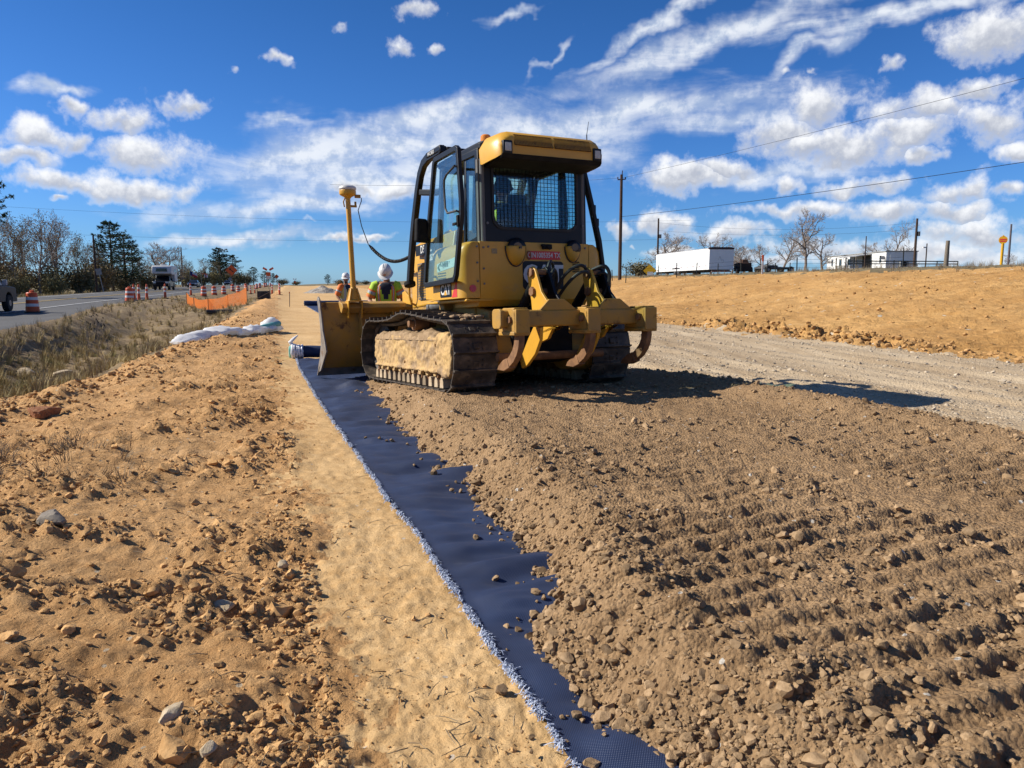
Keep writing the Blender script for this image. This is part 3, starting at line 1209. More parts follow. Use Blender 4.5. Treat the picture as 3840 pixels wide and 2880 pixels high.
# pale stones on the gravel lane
x, y, R = rnd_pts(60000, 25, 6, 46, 44, .9)
u, v = to_uv(x, y)
z = ground_z(u, v, x, y)
edge = np.exp(-np.abs(u - 6.0) / .8) + .6 * np.exp(-np.abs(u - 12.6) / .7)
keep = (u > 5.5) & (u < 13.0) & (v < 45) & (R.rand(len(x)) < .22 + .6 * edge + .8 * np.clip(perlin(u * 2.1, v * .09, 61), 0, 1))
x, y, z = x[keep], y[keep], z[keep]
n = len(x)
s = np.clip(np.exp(R.normal(math.log(.014), .45, n)) * (1 + .03 * np.hypot(x, y)), .006, .07)
scatter('gravel', np.stack([x, y, z + s * .1], 1), rots(R, n), s, c_grav, 26, 'pale crushed gravel lying on the finished lane', 'gravel')

# clay lumps: low windrow at the foot of the bank and over the slope
x, y, R = rnd_pts(110000, 35, 14, 75, 44, .9)
u, v = to_uv(x, y)
z = ground_z(u, v, x, y)
w = np.exp(-((u - 13.4) / .7) ** 2) * (1 - sstep(36, 52, v)) * (.3 + .9 * sstep(12.5, 15.5, v) * (1 - sstep(20.5, 24, v)))
keep = (u > 12.7) & (u < 32) & (R.rand(len(x)) < .03 + .08 * np.clip(fbm(x, y, 3, 3, 105), 0, 1) + w)
x, y, z, w = x[keep], y[keep], z[keep], w[keep]
n = len(x)
s = np.clip(np.exp(R.normal(math.log(.030), .60, n)) * (1 + .5 * w), .010, .10)
scatter('clay_lumps', np.stack([x, y, z + s * .2], 1), rots(R, n), s, c_clay, 36, 'orange clay lumps heaped along the foot of the bank', 'clay lumps')


# dry grass: tufts of bent blades
def tuft_mesh(name, seed, mat, blades=16, h=.35, spread=.16, w=.006, droop=.5):
    rng = random.Random(seed)
    vs, fs = [], []
    for k in range(blades):
        a = rng.uniform(0, 6.28)
        r = spread * rng.random() * .5
        bx, by = r * math.cos(a), r * math.sin(a)
        L = h * rng.uniform(.45, 1.)
        lean = rng.uniform(.1, 1.) * droop
        d = a + rng.uniform(-.8, .8)
        px, py = -math.sin(d) * w, math.cos(d) * w
        b = len(vs)
        for t in (0, .5, 1.):
            k2 = 1 - t * .85
            ox = bx + math.cos(d) * lean * L * t * t
            oy = by + math.sin(d) * lean * L * t * t
            oz = L * t * (1 - .25 * lean * t)
            vs += [(ox - px * k2, oy - py * k2, oz), (ox + px * k2, oy + py * k2, oz)]
        fs += [(b, b + 1, b + 3, b + 2), (b + 2, b + 3, b + 5, b + 4)]
    me = bpy.data.meshes.new(name)
    me.from_pydata(vs, [], fs)
    me.materials.append(mat)
    return me


mk('straw', (.56, .44, .21), (.40, .30, .14), 3, .9, spec=.1, rnd=.35)
mk('green_grass', (.27, .25, .085), (.40, .33, .14), 3, .9, spec=.1, rnd=.3)
mk('grey_weed', (.24, .185, .12), (.34, .265, .175), 3, .95, spec=.1, rnd=.35)
c_straw = variants('straw_tufts', 4, lambda i: tuft_mesh('straw_tuft', 3 + i, MATS['straw'], 26, .34, .2, .007, .6))
c_green = variants('grass_tufts', 3, lambda i: tuft_mesh('grass_tuft', 13 + i, MATS['green_grass'], 20, .26, .2, .007, .7))
c_weed = variants('weed_tufts', 4, lambda i: tuft_mesh('weed_tuft', 23 + i, MATS['grey_weed'], 26, .55, .4, .006, .5))


def grassy(name, n, seed, rng_r, test, col, smin, smax, label, cat, amax=44):
    x, y, R = rnd_pts(n, seed, rng_r[0], rng_r[1], amax)
    u, v = to_uv(x, y)
    k = R.rand(len(x)) < test(u, v, x, y)
    x, y, u, v = x[k], y[k], u[k], v[k]
    z = ground_z(u, v, x, y) - .01
    s = R.uniform(smin, smax, len(x))
    r = np.stack([np.zeros(len(x)), np.zeros(len(x)), R.uniform(0, 6.28, len(x))], 1)
    return scatter(name, np.stack([x, y, z], 1), r, s, col, seed + 1, label, cat)


ditch_in = lambda u, v: (u < dirt_edge(v) - .9) & (u > asphalt_edge(v) + .25) & (v > 3)
grassy('dry_grass', 30000, 201, (7, 75), lambda u, v, x, y: ditch_in(u, v) * (.35 + 1.1 * np.clip(fbm(x, y, 2.5, 3, 203) + .1, 0, 1)), c_straw, .5, 1.25, 'dry straw coloured grass growing in the ditch', 'dry grass')
grassy('ditch_grass', 26000, 211, (7, 60), lambda u, v, x, y: ((u > -7.6) & (u < dirt_edge(v) - 1.6) & (v > 6) & (v < 34)) * np.clip(.25 + fbm(x, y, 2.2, 3, 213), 0, 1), c_green, .5, 1.2, 'greenish grass along the bottom of the ditch', 'grass')
grassy('dry_weeds', 9000, 221, (9, 70), lambda u, v, x, y: (((u < asphalt_edge(v) + 2.2) & (u > asphalt_edge(v) + .1) & (v < 60)) * .30 + (np.abs(u - dirt_edge(v) + 1.1) < .6) * .25), c_weed, .35, 1.0, 'grey brown weeds on the ditch banks', 'weeds')
grassy('bank_weeds', 16000, 231, (30, 110), lambda u, v, x, y: ((u > 30.3) & (u < 37) & (v < 105)) * (.35 + .6 * np.clip(fbm(x, y, 3., 2, 233), 0, 1)) + .10 * ((u > 29) & (u < 31) & (v < 105)), c_weed, .3, .8, 'brown weeds along the top of the clay bank', 'weeds')
grassy('verge_grass', 14000, 241, (38, 140), lambda u, v, x, y: ((u < -23.5) & (u > -34)) * .6, c_straw, .8, 2.0, 'pale dry grass on the far verge of the road', 'dry grass')


# ------------------------------------------------------------------ bulldozer
yel = mk('cat_yellow', (.76, .405, .040), (.68, .355, .038), 2.5, .40, c3=(.46, .31, .12), s3=3.0, t3=.66, w3=.12, rvar=.4, spec=.45, bump=.0008, bscale=60)
yel_d = mk('yellow_dusty', (.52, .28, .042), (.40, .235, .065), 5., .6, c3=(.14, .075, .033), s3=4.5, t3=.635, w3=.06, rvar=.3, spec=.35, bump=.0015, bscale=50)
yel_mud = mk('yellow_muddy', (.62, .41, .175), (.54, .355, .17), 4., .85, c3=(.38, .26, .15), s3=3.6, t3=.54, w3=.07, spec=.2, bump=.008, bscale=22)
blk = mk('black_paint', (.0045, .005, .008), (.011, .011, .013), 3., .45, spec=.3)
blk_m = mk('black_matte', (.008, .008, .009), (.020, .018, .017), 6., .8, spec=.2)
rub = mk('rubber', (.018, .018, .019), (.035, .033, .031), 8, .6, spec=.4)
steel = mk('track_steel', (.050, .040, .032), (.105, .085, .066), 7., .62, metal=.25, c3=(.24, .185, .13), s3=6., t3=.60, w3=.1, rvar=.25, spec=.4, bump=.002, bscale=40)
lug = mk('link_steel', (.40, .30, .19), (.54, .42, .28), 9., .85, metal=.0, bump=.004, bscale=30, rnd=.35, spec=.15)
worn = mk('worn_steel', (.34, .315, .28), (.22, .18, .14), 5., .5, metal=.15, c3=(.18, .11, .06), s3=4, t3=.6, w3=.08, rvar=.3)
rust = mk('rusty_steel', (.19, .095, .045), (.33, .17, .075), 9., .75, metal=.1, bump=.002, bscale=50)
chrome = mk('chrome_rod', (.55, .55, .55), (.40, .38, .35), 5, .25, metal=.9)
grey_s = mk('grey_steel', (.20, .20, .195), (.14, .135, .13), 6, .55, metal=.3)
white_p = mk('white_print', (.74, .74, .72), (.62, .62, .60), 5, .5)
red_p = mk('red_sign_paint', (.78, .045, .04), (.62, .05, .045), 5, .5)
redl = mk('red_reflector', (.60, .012, .012), None, 5, .25, spec=.6)
amber = mk('amber_lens', (.85, .28, .01), None, 5, .25, spec=.6)
lens = mk('lamp_lens', (.62, .60, .52), (.5, .48, .42), 30, .2, spec=.6, bump=.002, bscale=60)
green_p = mk('green_print', (.03, .09, .035), None, 5, .5)
pale_st = mk('pale_sticker', (.70, .78, .70), (.60, .70, .62), 6, .5)
gl_t = glass_mat('tinted_glass', (.78, .90, .89), .05, .02)
gl_d = glass_mat('door_glass', (.84, .94, .93), .05, .03)
mesh_g = mk('dark_mesh', (.09, .065, .04), (.05, .04, .03), 60, .7)
mud = mk('mud', (.30, .20, .115), (.44, .31, .185), 12., .95, bump=.012, bscale=30, spec=.1)

dz = empty('bulldozer', DZ_O, 0, 'yellow tracked bulldozer with open cab door, rear ripper and front blade on the stone fill', 'bulldozer')
DM = Matrix((dz_r, dz_f, dz_u)).transposed()
dz.rotation_euler = DM.to_euler()


def cat_closed(pts, n):
    """closed smooth curve through points, n samples evenly spaced"""
    P = [Vector(p) for p in pts]
    out = []
    K = len(P)
    for i in range(K):
        p0, p1, p2, p3 = P[i - 1], P[i], P[(i + 1) % K], P[(i + 2) % K]
        for k in range(24):
            t = k / 24
            out.append(.5 * ((2 * p1) + (p2 - p0) * t + (2 * p0 - 5 * p1 + 4 * p2 - p3) * t * t + (3 * p1 - p0 - 3 * p2 + p3) * t ** 3))
    L = [0]
    for i in range(len(out)):
        L.append(L[-1] + (out[(i + 1) % len(out)] - out[i]).length)
    tot = L[-1]
    res = []
    j = 0
    for k in range(n):
        s = tot * k / n
        while L[j + 1] < s:
            j += 1
        t = (s - L[j]) / max(L[j + 1] - L[j], 1e-9)
        res.append(out[j].lerp(out[(j + 1) % len(out)], t))
    return res, tot


TP = [(.0, .02), (.35, .012), (.8, .012), (1.6, .012), (2.4, .012), (2.95, .012), (3.22, .05), (3.42, .20), (3.47, .44), (3.38, .70), (3.12, .86), (2.6, .865), (2.1, .885), (1.64, .955), (1.2, .935), (.6, .875), (.1, .83), (-.10, .73), (-.19, .56), (-.19, .32), (-.10, .11)]
NSH = 42
path, ptot = cat_closed([(0, b, c) for b, c in TP], NSH)
pitch = ptot / NSH


def shoe_mesh():
    m = MB()
    L = pitch * .97
    W = .56
    # plate with a curled leading lip and a tall grouser at the trailing edge (local: x across, y along the chain, z outward)
    prof = [(-L / 2, -.006), (-L / 2 + .02, -.010), (L / 2 - .02, -.010), (L / 2 + .012, -.020), (L / 2 + .016, -.012), (L / 2 - .012, .006), (-L / 2 + .030, .006), (-L / 2 + .022, .042), (-L / 2 + .006, .042), (-L / 2, .006)]
    m.prism(prof, 'x', -W / 2, W / 2)
    for sx in (-.085, .085):
        for sy in (-.035, .03):
            m.cyl((sx, sy, .004), (sx, sy, .020), .012, .010, 6)
    return m.mesh('track_shoe', steel, 30)


SHOE = shoe_mesh()


mtex = bpy.data.textures.new('mud_relief', 'CLOUDS')
mtex.noise_scale = .10
mtex.noise_depth = 4


def muddy(o):
    b = o.modifiers.new('b', 'BEVEL')
    b.width, b.segments = .03, 3
    r = o.modifiers.new('r', 'REMESH')
    r.mode = 'VOXEL'
    r.voxel_size = .012
    r.use_smooth_shade = True
    d = o.modifiers.new('d', 'DISPLACE')
    d.texture, d.strength, d.mid_level = mtex, .065, .5
    return o


def make_track(a0, left):
    t = MB()
    ac = a0 + .28
    # chain links run inside the shoes
    for s in (-.07, .07):
        inner = [p + Vector((ac + s, 0, 0)) for p in path]
        cen = Vector((ac + s, 1.6, .45))
        pts = []
        for i, p in enumerate(path):
            tn = (path[(i + 1) % NSH] - path[i - 1]).normalized()
            nrm = Vector((0, tn.z, -tn.y))
            if (p + nrm - Vector((0, 1.6, .45))).length > (p - Vector((0, 1.6, .45))).length:
                nrm = -nrm
            pts.append(p + nrm * .05 + Vector((ac + s, 0, 0)))
        t.tube(pts, .034, 4, closed=True)
    trk = t.build('track', steel, dz, smooth=0)
    for i, p in enumerate(path):
        tn = (path[(i + 1) % NSH] - path[i - 1]).normalized()
        outw = Vector((0, -tn.z, tn.y))
        if outw.dot(p - Vector((0, 1.6, .45))) < 0:
            outw = -outw
        X = Vector((1, 0, 0))
        Y = outw.cross(X)
        Mx = Matrix((X, Y, outw)).transposed().to_4x4()
        Mx.translation = p + Vector((ac, 0, 0))
        s = bpy.data.objects.new('track_shoe', SHOE)
        COL.objects.link(s)
        s.parent = trk
        s.matrix_local = Mx
    # link lugs and rollers along the ground run
    for k in range(14):
        b = .42 + k * .198
        r = MB()
        b += .02 * math.sin(k * 5.3)
        r.prism([(b - .06, .02), (b + .06, .02), (b + .05, .10), (b + .022, .145), (b - .022, .145), (b - .05, .10)], 'x', ac - .19, ac + .19)
        r.cyl((ac - .165, b, .07), (ac + .165, b, .07), .022, n=10)
        r.build('chain_link', lug, trk, .006)
    for k in range(8):
        b = .55 + k * .335
        r = MB()
        r.cyl((ac - .16, b, .17), (ac + .16, b, .17), .085, n=18)
        r.cyl((ac - .19, b, .17), (ac + .19, b, .17), .035, n=12)
        r.build('track_roller', rust, dz, .006)
    w = MB()
    w.lathe([(.05, -.10), (.17, -.12), (.33, -.06), (.37, -.05), (.37, .05), (.33, .06), (.17, .12), (.05, .10)], n=30)
    o = w.build('idler_wheel', steel, dz)
    o.location = (ac, 3.02, .45)
    o.rotation_euler = (0, rad(90), 0)
    w = MB()
    pr = []
    for k in range(44):
        an = 2 * math.pi * k / 44
        rr = .40 if (k % 4) < 2 else .345
        pr.append((.17 + rr * math.cos(an), .46 + rr * math.sin(an)))
    w.prism(pr, 'x', ac - .035, ac + .035)
    w.cyl((ac - .12, .17, .46), (ac + .12, .17, .46), .22, n=26)
    w.build('sprocket', steel, dz, .004)
    # roller frame with guard, packed with soil
    sgn = 1 if left else -1
    ao = ac - sgn * .20                                  # outer face
    ai = ac + sgn * .13
    lo, hi = min(ao, ai), max(ao, ai)
    g = MB()
    g.prism([(.42, .235), (2.94, .235), (3.02, .30), (3.02, .60), (2.90, .66), (2.4, .655), (.42, .63)], 'x', lo, hi)
    g.bb((min(ao - sgn * .025, ai), .40, .205), (max(ao - sgn * .025, ai), 2.98, .238))
    muddy(g.build('roller_frame', yel_mud, dz))
    g = MB()
    g.prism([(.03, .24), (.10, .165), (.34, .155), (.46, .22), (.47, .62), (.40, .70), (.12, .695), (.02, .60)], 'x', min(ao - sgn * .03, ai), max(ao - sgn * .03, ai))
    muddy(g.build('sprocket_guard', yel_mud, dz))
    # flange lugs under the guard
    for k in range(9):
        g = MB()
        b = .60 + k * .262
        g.prism([(b - .06, .215), (b + .06, .215), (b + .035, .155), (b - .035, .155)], 'x', min(ao - sgn * .005, ao + sgn * .05), max(ao - sgn * .005, ao + sgn * .05))
        g.build('guard_lug', yel_mud, dz, .006)
    # bolts on the outer face
    for b, c in ((.56, .33), (.56, .55), (2.75, .34), (2.75, .55), (1.7, .30)):
        q = MB()
        q.cyl((ao - sgn * .014, b, c), (ao + sgn * .01, b, c), .020, n=6)
        q.build('bolt', yel_mud, dz)
    # carrier roller on top
    q = MB()
    q.cyl((ac - .10, 1.58, .815), (ac + .10, 1.58, .815), .095, n=20)
    q.cyl((ac - sgn * .17, 1.58, .815), (ac + sgn * .22, 1.58, .815), .05, n=14)
    q.prism([(1.48, .62), (1.68, .62), (1.63, .83), (1.53, .83)], 'x', ac + sgn * .1 - .02, ac + sgn * .1 + .02)
    q.build('carrier_roller', rust, dz, .006)
    # heaped soil on the frame
    nb, na = 76, 16
    R = np.random.RandomState(8 if left else 9)
    bs = np.linspace(.36, 2.96, nb)
    as_ = np.linspace(lo - .01, hi + .01, na)
    B, A = np.meshgrid(bs, as_, indexing='ij')
    t_ = (A - lo) / (hi - lo)
    Zs = .625 + .055 * np.sin(np.pi * np.clip(t_, 0, 1)) ** .7 + .05 * fbm(B, A, .35, 3, 111 + left) + .06 * np.exp(-((B - 2.0) / .55) ** 2) + .028 * fbm(B, A, .09, 3, 113) + .04 * np.exp(-((B - .9) / .4) ** 2)
    Zs = np.where((t_ < .01) | (t_ > .99), .60, Zs)
    co = np.stack([A.ravel(), B.ravel(), Zs.ravel()], 1)
    i, j = np.meshgrid(np.arange(nb - 1), np.arange(na - 1), indexing='ij')
    i, j = i.ravel(), j.ravel()
    np_mesh('packed_soil', co, np.stack([i * na + j, i * na + j + 1, (i + 1) * na + j + 1, (i + 1) * na + j], 1), mud, False, 'stuff', dz)
    # dried soil and roots caught on the upper shoes
    s = MB()
    rr = random.Random(5 + left)
    for k in range(46):
        bb, aa = rr.choice([rr.gauss(.13, .05), rr.gauss(.35, .10), rr.gauss(1.0, .3)]), ac + rr.gauss(0.08, .12)
        zz = .86 + .06 * max(0, bb) + .012
        s.ell((aa, bb, zz - (.03 if bb < .1 else 0)), (rr.uniform(.02, .05), rr.uniform(.02, .045), rr.uniform(.012, .03)), 7, 5)
    s.build('caught_soil', mud, dz)['kind'] = 'stuff'
    return trk


make_track(0., True)
make_track(1.89, False)

XC = 1.275
# ---- chassis between the tracks
g = MB()
g.prism([(.22, .30), (2.9, .42), (2.9, 1.08), (.95, 1.08), (.22, .95)], 'x', .66, 1.79)
g.build('main_frame', yel_d, dz, .015)
g = MB()
g.prism([(-.12, .34), (.22, .28), (.22, .98), (-.02, .98), (-.12, .85)], 'x', .80, 1.65)
g.build('rear_case', blk_m, dz, .03)
for s in (-1, 1):
    g = MB()
    g.cyl((XC + s * .36, .17, .46), (XC + s * .72, .17, .46), .27, .30, 26)
    g.build('final_drive', yel_d, dz, .02)
    g = MB()                                   # equaliser bracket below the cab floor
    g.prism([(.55, .80), (1.55, .80), (1.45, 1.12), (.6, 1.12)], 'x', XC + s * .58 - .06, XC + s * .58 + .06)
    g.build('floor_bracket', yel_d, dz, .02)
# hydraulic cylinder beside the hood
for s in (-1, 1):
    g = MB()
    A0 = Vector((XC + s * .69, 1.42, 1.075))
    g.cyl(A0, A0 + Vector((0, .50, -.035)), .062, n=18)
    g.cyl(A0 + Vector((0, .44, -.03)), A0 + Vector((0, .52, -.036)), .076, n=18)
    cy_ = g.build('lift_cylinder', grey_s, dz, .006)
    g = MB()
    g.cyl(A0 + Vector((0, .50, -.035)), A0 + Vector((0, 1.35, -.25)), .03, n=12)
    g.build('piston_rod', chrome, cy_)
    g = MB()
    g.prism([(1.28, .98), (1.46, .98), (1.46, 1.18), (1.30, 1.14)], 'x', A0.x - .07, A0.x + .07)
    g.build('cylinder_mount', yel_d, cy_, .012)

# ---- rear tank body: three panels with seams, rounded corners
g = MB()
Lo, Hi = 1.07, 1.765
prof = [(.50, .105), (.42, .108), (.345, .125), (.295, .17), (.272, .235), (.272, 1.05), (.50, 1.05)]
vs, n = [], len(prof)
for zc, sh in ((Lo + .03, .0), (Lo + .10, .0), (1.60, .0), (1.68, .012), (1.74, .05), (1.77, .11)):
    for a, b in prof:
        da = max(0, (.50 - a)) / .228
        vs.append((a + sh * da, b + (.0 if b > .5 else sh * (1 - da) * .15), zc))
fs = []
for j in range(5):
    for i in range(n - 1):
        fs.append((j * n + i, j * n + i + 1, (j + 1) * n + i + 1, (j + 1) * n + i))
fs.append(tuple(range(n)))
fs.append(tuple(range(5 * n, 6 * n))[::-1])
for j in range(5):
    fs.append((j * n + n - 1, j * n, (j + 1) * n, (j + 1) * n + n - 1))
g.add(vs, fs)
g.build('corner_panel', yel, dz, .006, 40)
g = MB()
g.add([(2 * XC - x, y, z) for x, y, z in vs], fs)
g.build('corner_panel', yel, dz, .006, 40)
g = MB()
g.prism([(.105, 1.22), (.105, 1.775), (.9, 1.775), (.9, 1.0), (.20, 1.0), (.13, 1.08)], 'x', .506, 2 * XC - .506)
rear = g.build('tank_panel', yel, dz, .006)
g = MB()
g.prism([(.135, 1.10), (.135, 1.74), (.95, 1.74), (.95, 1.10)], 'x', .498, .508)
g.prism([(.135, 1.10), (.135, 1.74), (.95, 1.74), (.95, 1.10)], 'x', 2 * XC - .508, 2 * XC - .498)
g.build('panel_seams', blk_m, dz)
# sill below the doors
for s in (-1, 1):
    a1 = XC + s * .953
    a2 = XC + s * .60
    g = MB()
    g.prism([(.95, 1.095), (1.50, 1.13), (1.50, 1.30), (1.08, 1.36), (.95, 1.36)], 'x', min(a1 - s * .02, a2), max(a1 - s * .02, a2))
    g.bb((min(a1, a2), .12, 1.062), (max(a1, a2), 1.45, 1.092))
    g.build('floor_sill', yel, dz, .008)
# side logo plate on the sill
def plate(name, origin, xa, ya, w, h, mat, parent, t=.004, r=.0):
    m = MB()
    M = frame(origin, xa, ya)
    m.M = M
    if r:
        pts = []
        for cx_, cy_, a0 in ((w / 2 - r, h / 2 - r, 0), (-w / 2 + r, h / 2 - r, 90), (-w / 2 + r, -h / 2 + r, 180), (w / 2 - r, -h / 2 + r, 270)):
            for k in range(4):
                an = rad(a0 + k * 30)
                pts.append((cx_ + r * math.cos(an), cy_ + r * math.sin(an)))
        m.prism(pts, 'z', 0, t)
    else:
        m.box((0, 0, t / 2), (w, h, t))
    return m.build(name, mat, parent), M


def cat_sign(origin, xa, ya, w, h, parent, size, plate_mat):
    pl, M = plate('logo_plate', origin, xa, ya, w, h, plate_mat, parent, .004, min(w, h) * .12)
    text_mesh('lettering', 'CAT', size, white_p, pl, M @ Matrix.Translation((0, 0, .0055)), .0012, size * .028, sx=.92)
    t = MB()
    t.M = M
    k = size * .36
    t.prism([(-k * .8, -k * .98), (k * .8, -k * .98), (0, k * .15)], 'z', .0066, .0085)
    t.build('triangle_mark', yel, pl)
    return pl


cat_sign((1.37, .1040, 1.375), (1, 0, 0), (0, 0, 1), .58, .345, rear, .315, blk)
cat_sign((.2715, .62, 1.215), (0, -1, 0), (0, 0, 1), .36, .17, dz, .17, blk)
g = MB()
g.prism([(.27, 1.12), (.44, 1.12), (.30, 1.30), (.27, 1.30)], 'x', .2695, .2715)
g.build('red_mark', red_p, dz)
pl, M = plate('number_plate', (1.385, .1035, 1.618), (1, 0, 0), (0, 0, 1), .46, .105, red_p, rear)
text_mesh('lettering', 'CIN1005354 TX', .088, white_p, pl, M @ Matrix.Translation((0, 0, .0055)), .001, .0016, sx=.78)
g = MB()
g.cyl((.405, .113, 1.215), (.405, .098, 1.215), .043, n=22)
g.build('reflector', redl, dz)
g = MB()
g.cyl((2 * XC - .405, .113, 1.215), (2.05, .098, 1.215), .043, n=22)
g.build('reflector', redl, dz)
for k in range(6):
    g = MB()
    g.bb((1.80, .096, 1.415 + k * .024), (1.90, .106, 1.428 + k * .024))
    g.build('vent_slot', blk_m, rear)
for a, c in ((.555, 1.70), (.555, 1.45), (.555, 1.27), (.47, 1.71), (.47, 1.52), (.47, 1.30), (1.90, 1.70), (1.99, 1.72), (1.99, 1.50), (1.99, 1.30), (1.47, 1.70), (.62, 1.71)):
    g = MB()
    g.cyl((a, .108, c), (a, .094, c), .013, n=8)
    g.build('bolt', grey_s, rear)
pl, M = plate('small_decal', (.70, .1035, 1.66), (1, 0, 0), (0, 0, 1), .075, .06, mk('worn_decal', (.45, .33, .14), (.25, .2, .12), 60, .6), rear, .002)
# recessed work lamps with scooped hoods
for a, c, sc in ((.985, 1.665, 1.0), (1.80, 1.68, .82)):
    g = MB()
    nu, nv = 16, 8
    vs, fs = [], []
    for j in range(nv + 1):
        ph = j / nv
        for i in range(nu + 1):
            th = math.pi * (1 + i / nu)
            r = math.cos(ph * math.pi / 2) ** .7
            vs.append((a + .135 * sc * math.cos(th) * r, .106 - .105 * sc * math.sin(ph * math.pi / 2), c + .055 + .235 * sc * math.sin(th) * r * (1 if th > math.pi else 1)))
    for j in range(nv):
        for i in range(nu):
            b0 = j * (nu + 1) + i
            fs.append((b0, b0 + 1, b0 + nu + 2, b0 + nu + 1))
    g.add(vs, fs)
    o = g.build('lamp_scoop', yel, dz)
    sd_ = o.modifiers.new('t', 'SOLIDIFY')
    sd_.thickness = .008
    g = MB()
    g.ell((a + .005, .075, c + .035), (.125 * sc, .075 * sc, .125 * sc), 16, 10)
    lp_ = g.build('work_lamp', blk, o)
    g = MB()
    g.cyl((a - .01, .03, c + .045), (a - .015, .008, c + .04), .06 * sc, .055 * sc, 18)
    g.build('lens', mk('dark_lens', (.10, .11, .12), None, rough=.15, spec=.7), lp_)
    g = MB()                                    # rubber edging of the scoop
    g.tube([(a + .138 * sc * math.cos(math.pi * (1 + k / 14)), .098, c + .055 + .238 * sc * math.sin(math.pi * (1 + k / 14))) for k in range(15)], .010, 6)
    g.build('edging', rub, o)
g = MB()
g.box((1.42, .09, 1.725), (.13, .05, .06))
g.cyl((1.42, .06, 1.715), (1.42, .035, 1.712), .022, n=12)
g.box((1.35, .075, 1.74), (.03, .04, .03))
g.build('rear_camera', blk_m, dz, .006)
# fuel cap ring hanging by the left scoop
g = MB()
g.tube([(1.155 + .028 * math.cos(t), .075, 1.615 + .05 * math.sin(t)) for t in np.linspace(0, 6.28, 15)[:-1]], .007, 6, closed=True)
g.build('lifting_ring', rust, dz)

# ---- engine hood
g = MB()
hs = [(1.50, 1.10), (2.86, 1.04), (2.86, 1.88), (2.80, 1.97), (2.62, 2.02), (1.50, 2.08)]
hl, hr_ = .64, 1.91
vs = []
for (b, c) in hs:
    ins = .16 * max(0, (c - 1.955) / .12)
    vs += [(hl + ins, b, c), (hr_ - ins, b, c)]
n = len(hs)
fs = [tuple(2 * i for i in range(n)), tuple(2 * i + 1 for i in range(n))[::-1]]
fs += [(2 * i, 2 * i + 1, 2 * ((i + 1) % n) + 1, 2 * ((i + 1) % n)) for i in range(n)]
g.add(vs, fs)
hood = g.build('hood', yel, dz, .03, seg=3)
for s in (-1, 1):
    af = XC + s * .6365
    pl, M = plate('model_badge', (af + s * .0, 2.23, 1.88), (0, s, 0), (0, 0, 1), .76, .15, blk, hood, .004)
    text_mesh('lettering', 'D5K XL', .155, white_p, pl, M @ Matrix.Translation((-.18 if s < 0 else -.34, 0, .0055)), .001, .004, 'LEFT', sx=.85)
    pl, M = plate('unit_number', (af, 2.06, 1.745), (0, s, 0), (0, 0, 1), .41, .085, white_p, hood, .004)
    text_mesh('lettering', '319', .095, green_p, pl, M @ Matrix.Translation((.06, 0, .0055)), .001, .002)
    asd = XC + s * 1.0035
    pl, M = plate('owner_sticker', (asd, .56, 1.525), (0, s, .07), (0, .0, 1), .64, .105, pale_st, dz, .004)
    text_mesh('lettering', 'KNIFE RIVER', .088, green_p, pl, M @ Matrix.Translation((.06, .0, .0055)) @ Matrix.Shear('XY', 4, (.25, 0)), .001, .002, sx=.85)
    q = MB()
    q.M = M
    q.prism([(-.30, 0), (-.245, .042), (-.20, .042), (-.245, .004), (-.21, -.042), (-.255, -.042)], 'z', .004, .0065)
    q.build('arrow_mark', green_p, pl)
    q = MB()
    for k in range(3):
        q.bb((min(asd, asd + s * .005), .60, 1.36 + k * .032), (max(asd, asd + s * .005), .86, 1.373 + k * .032))
    q.build('louvres', blk_m, dz)
    # perforated side door
    q = MB()
    q.bb((min(af, af + s * .012), 2.12, 1.16), (max(af, af + s * .012), 2.54, 1.69))
    gd = q.build('side_grille', grey_s, hood, .008)
    q = MB()
    for k in range(14):
        q.bb((min(af + s * .006, af + s * .017), 2.15, 1.18 + k * .036), (max(af + s * .006, af + s * .017), 2.51, 1.202 + k * .036))
    q.build('grille_bars', yel_d, gd)
    # grab rail
    q = MB()
    q.tube([(af - s * .0, 2.70, 1.60), (af + s * .075, 2.72, 1.58), (af + s * .085, 2.72, 1.50), (af + s * .085, 2.72, 1.22), (af + s * .06, 2.72, 1.12), (af, 2.71, 1.09)], .017, 10)
    q.build('grab_rail', yel, hood)
q = MB()
for k in range(9):
    q.bb((.74, 2.86, 1.12 + k * .07), (1.71, 2.875, 1.15 + k * .07))
q.build('front_grille', blk_m, hood)
q = MB()
q.tube([(.86, 1.72, 1.99), (.86, 1.72, 2.07), (.86, 1.80, 2.10), (.86, 1.98, 2.09), (.86, 2.04, 2.04), (.86, 2.04, 1.96)], .015, 8)
q.build('hood_handle', yel, hood)
q = MB()
q.cyl((1.5, 2.25, 1.9), (1.5, 2.25, 2.38), .055, n=16)
q.cyl((1.5, 2.25, 2.36), (1.5, 2.21, 2.50), .05, .055, 16)
q.build('exhaust_stack', blk_m, hood)

# ---- cab
def rr(a0, a1, c0, c1, r, n=4):
    pts = []
    rs = r if hasattr(r, '__len__') else [r] * 4
    for (cx_, cy_, a_), q in zip(((a1, c1, 0), (a0, c1, 90), (a0, c0, 180), (a1, c0, 270)), rs):
        sx = -1 if cx_ == a1 else 1
        sy = -1 if cy_ == c1 else 1
        for k in range(n):
            an = rad(a_ + 90 * k / (n - 1))
            pts.append((cx_ + sx * q + q * math.cos(an), cy_ + sy * q + q * math.sin(an)))
    return pts


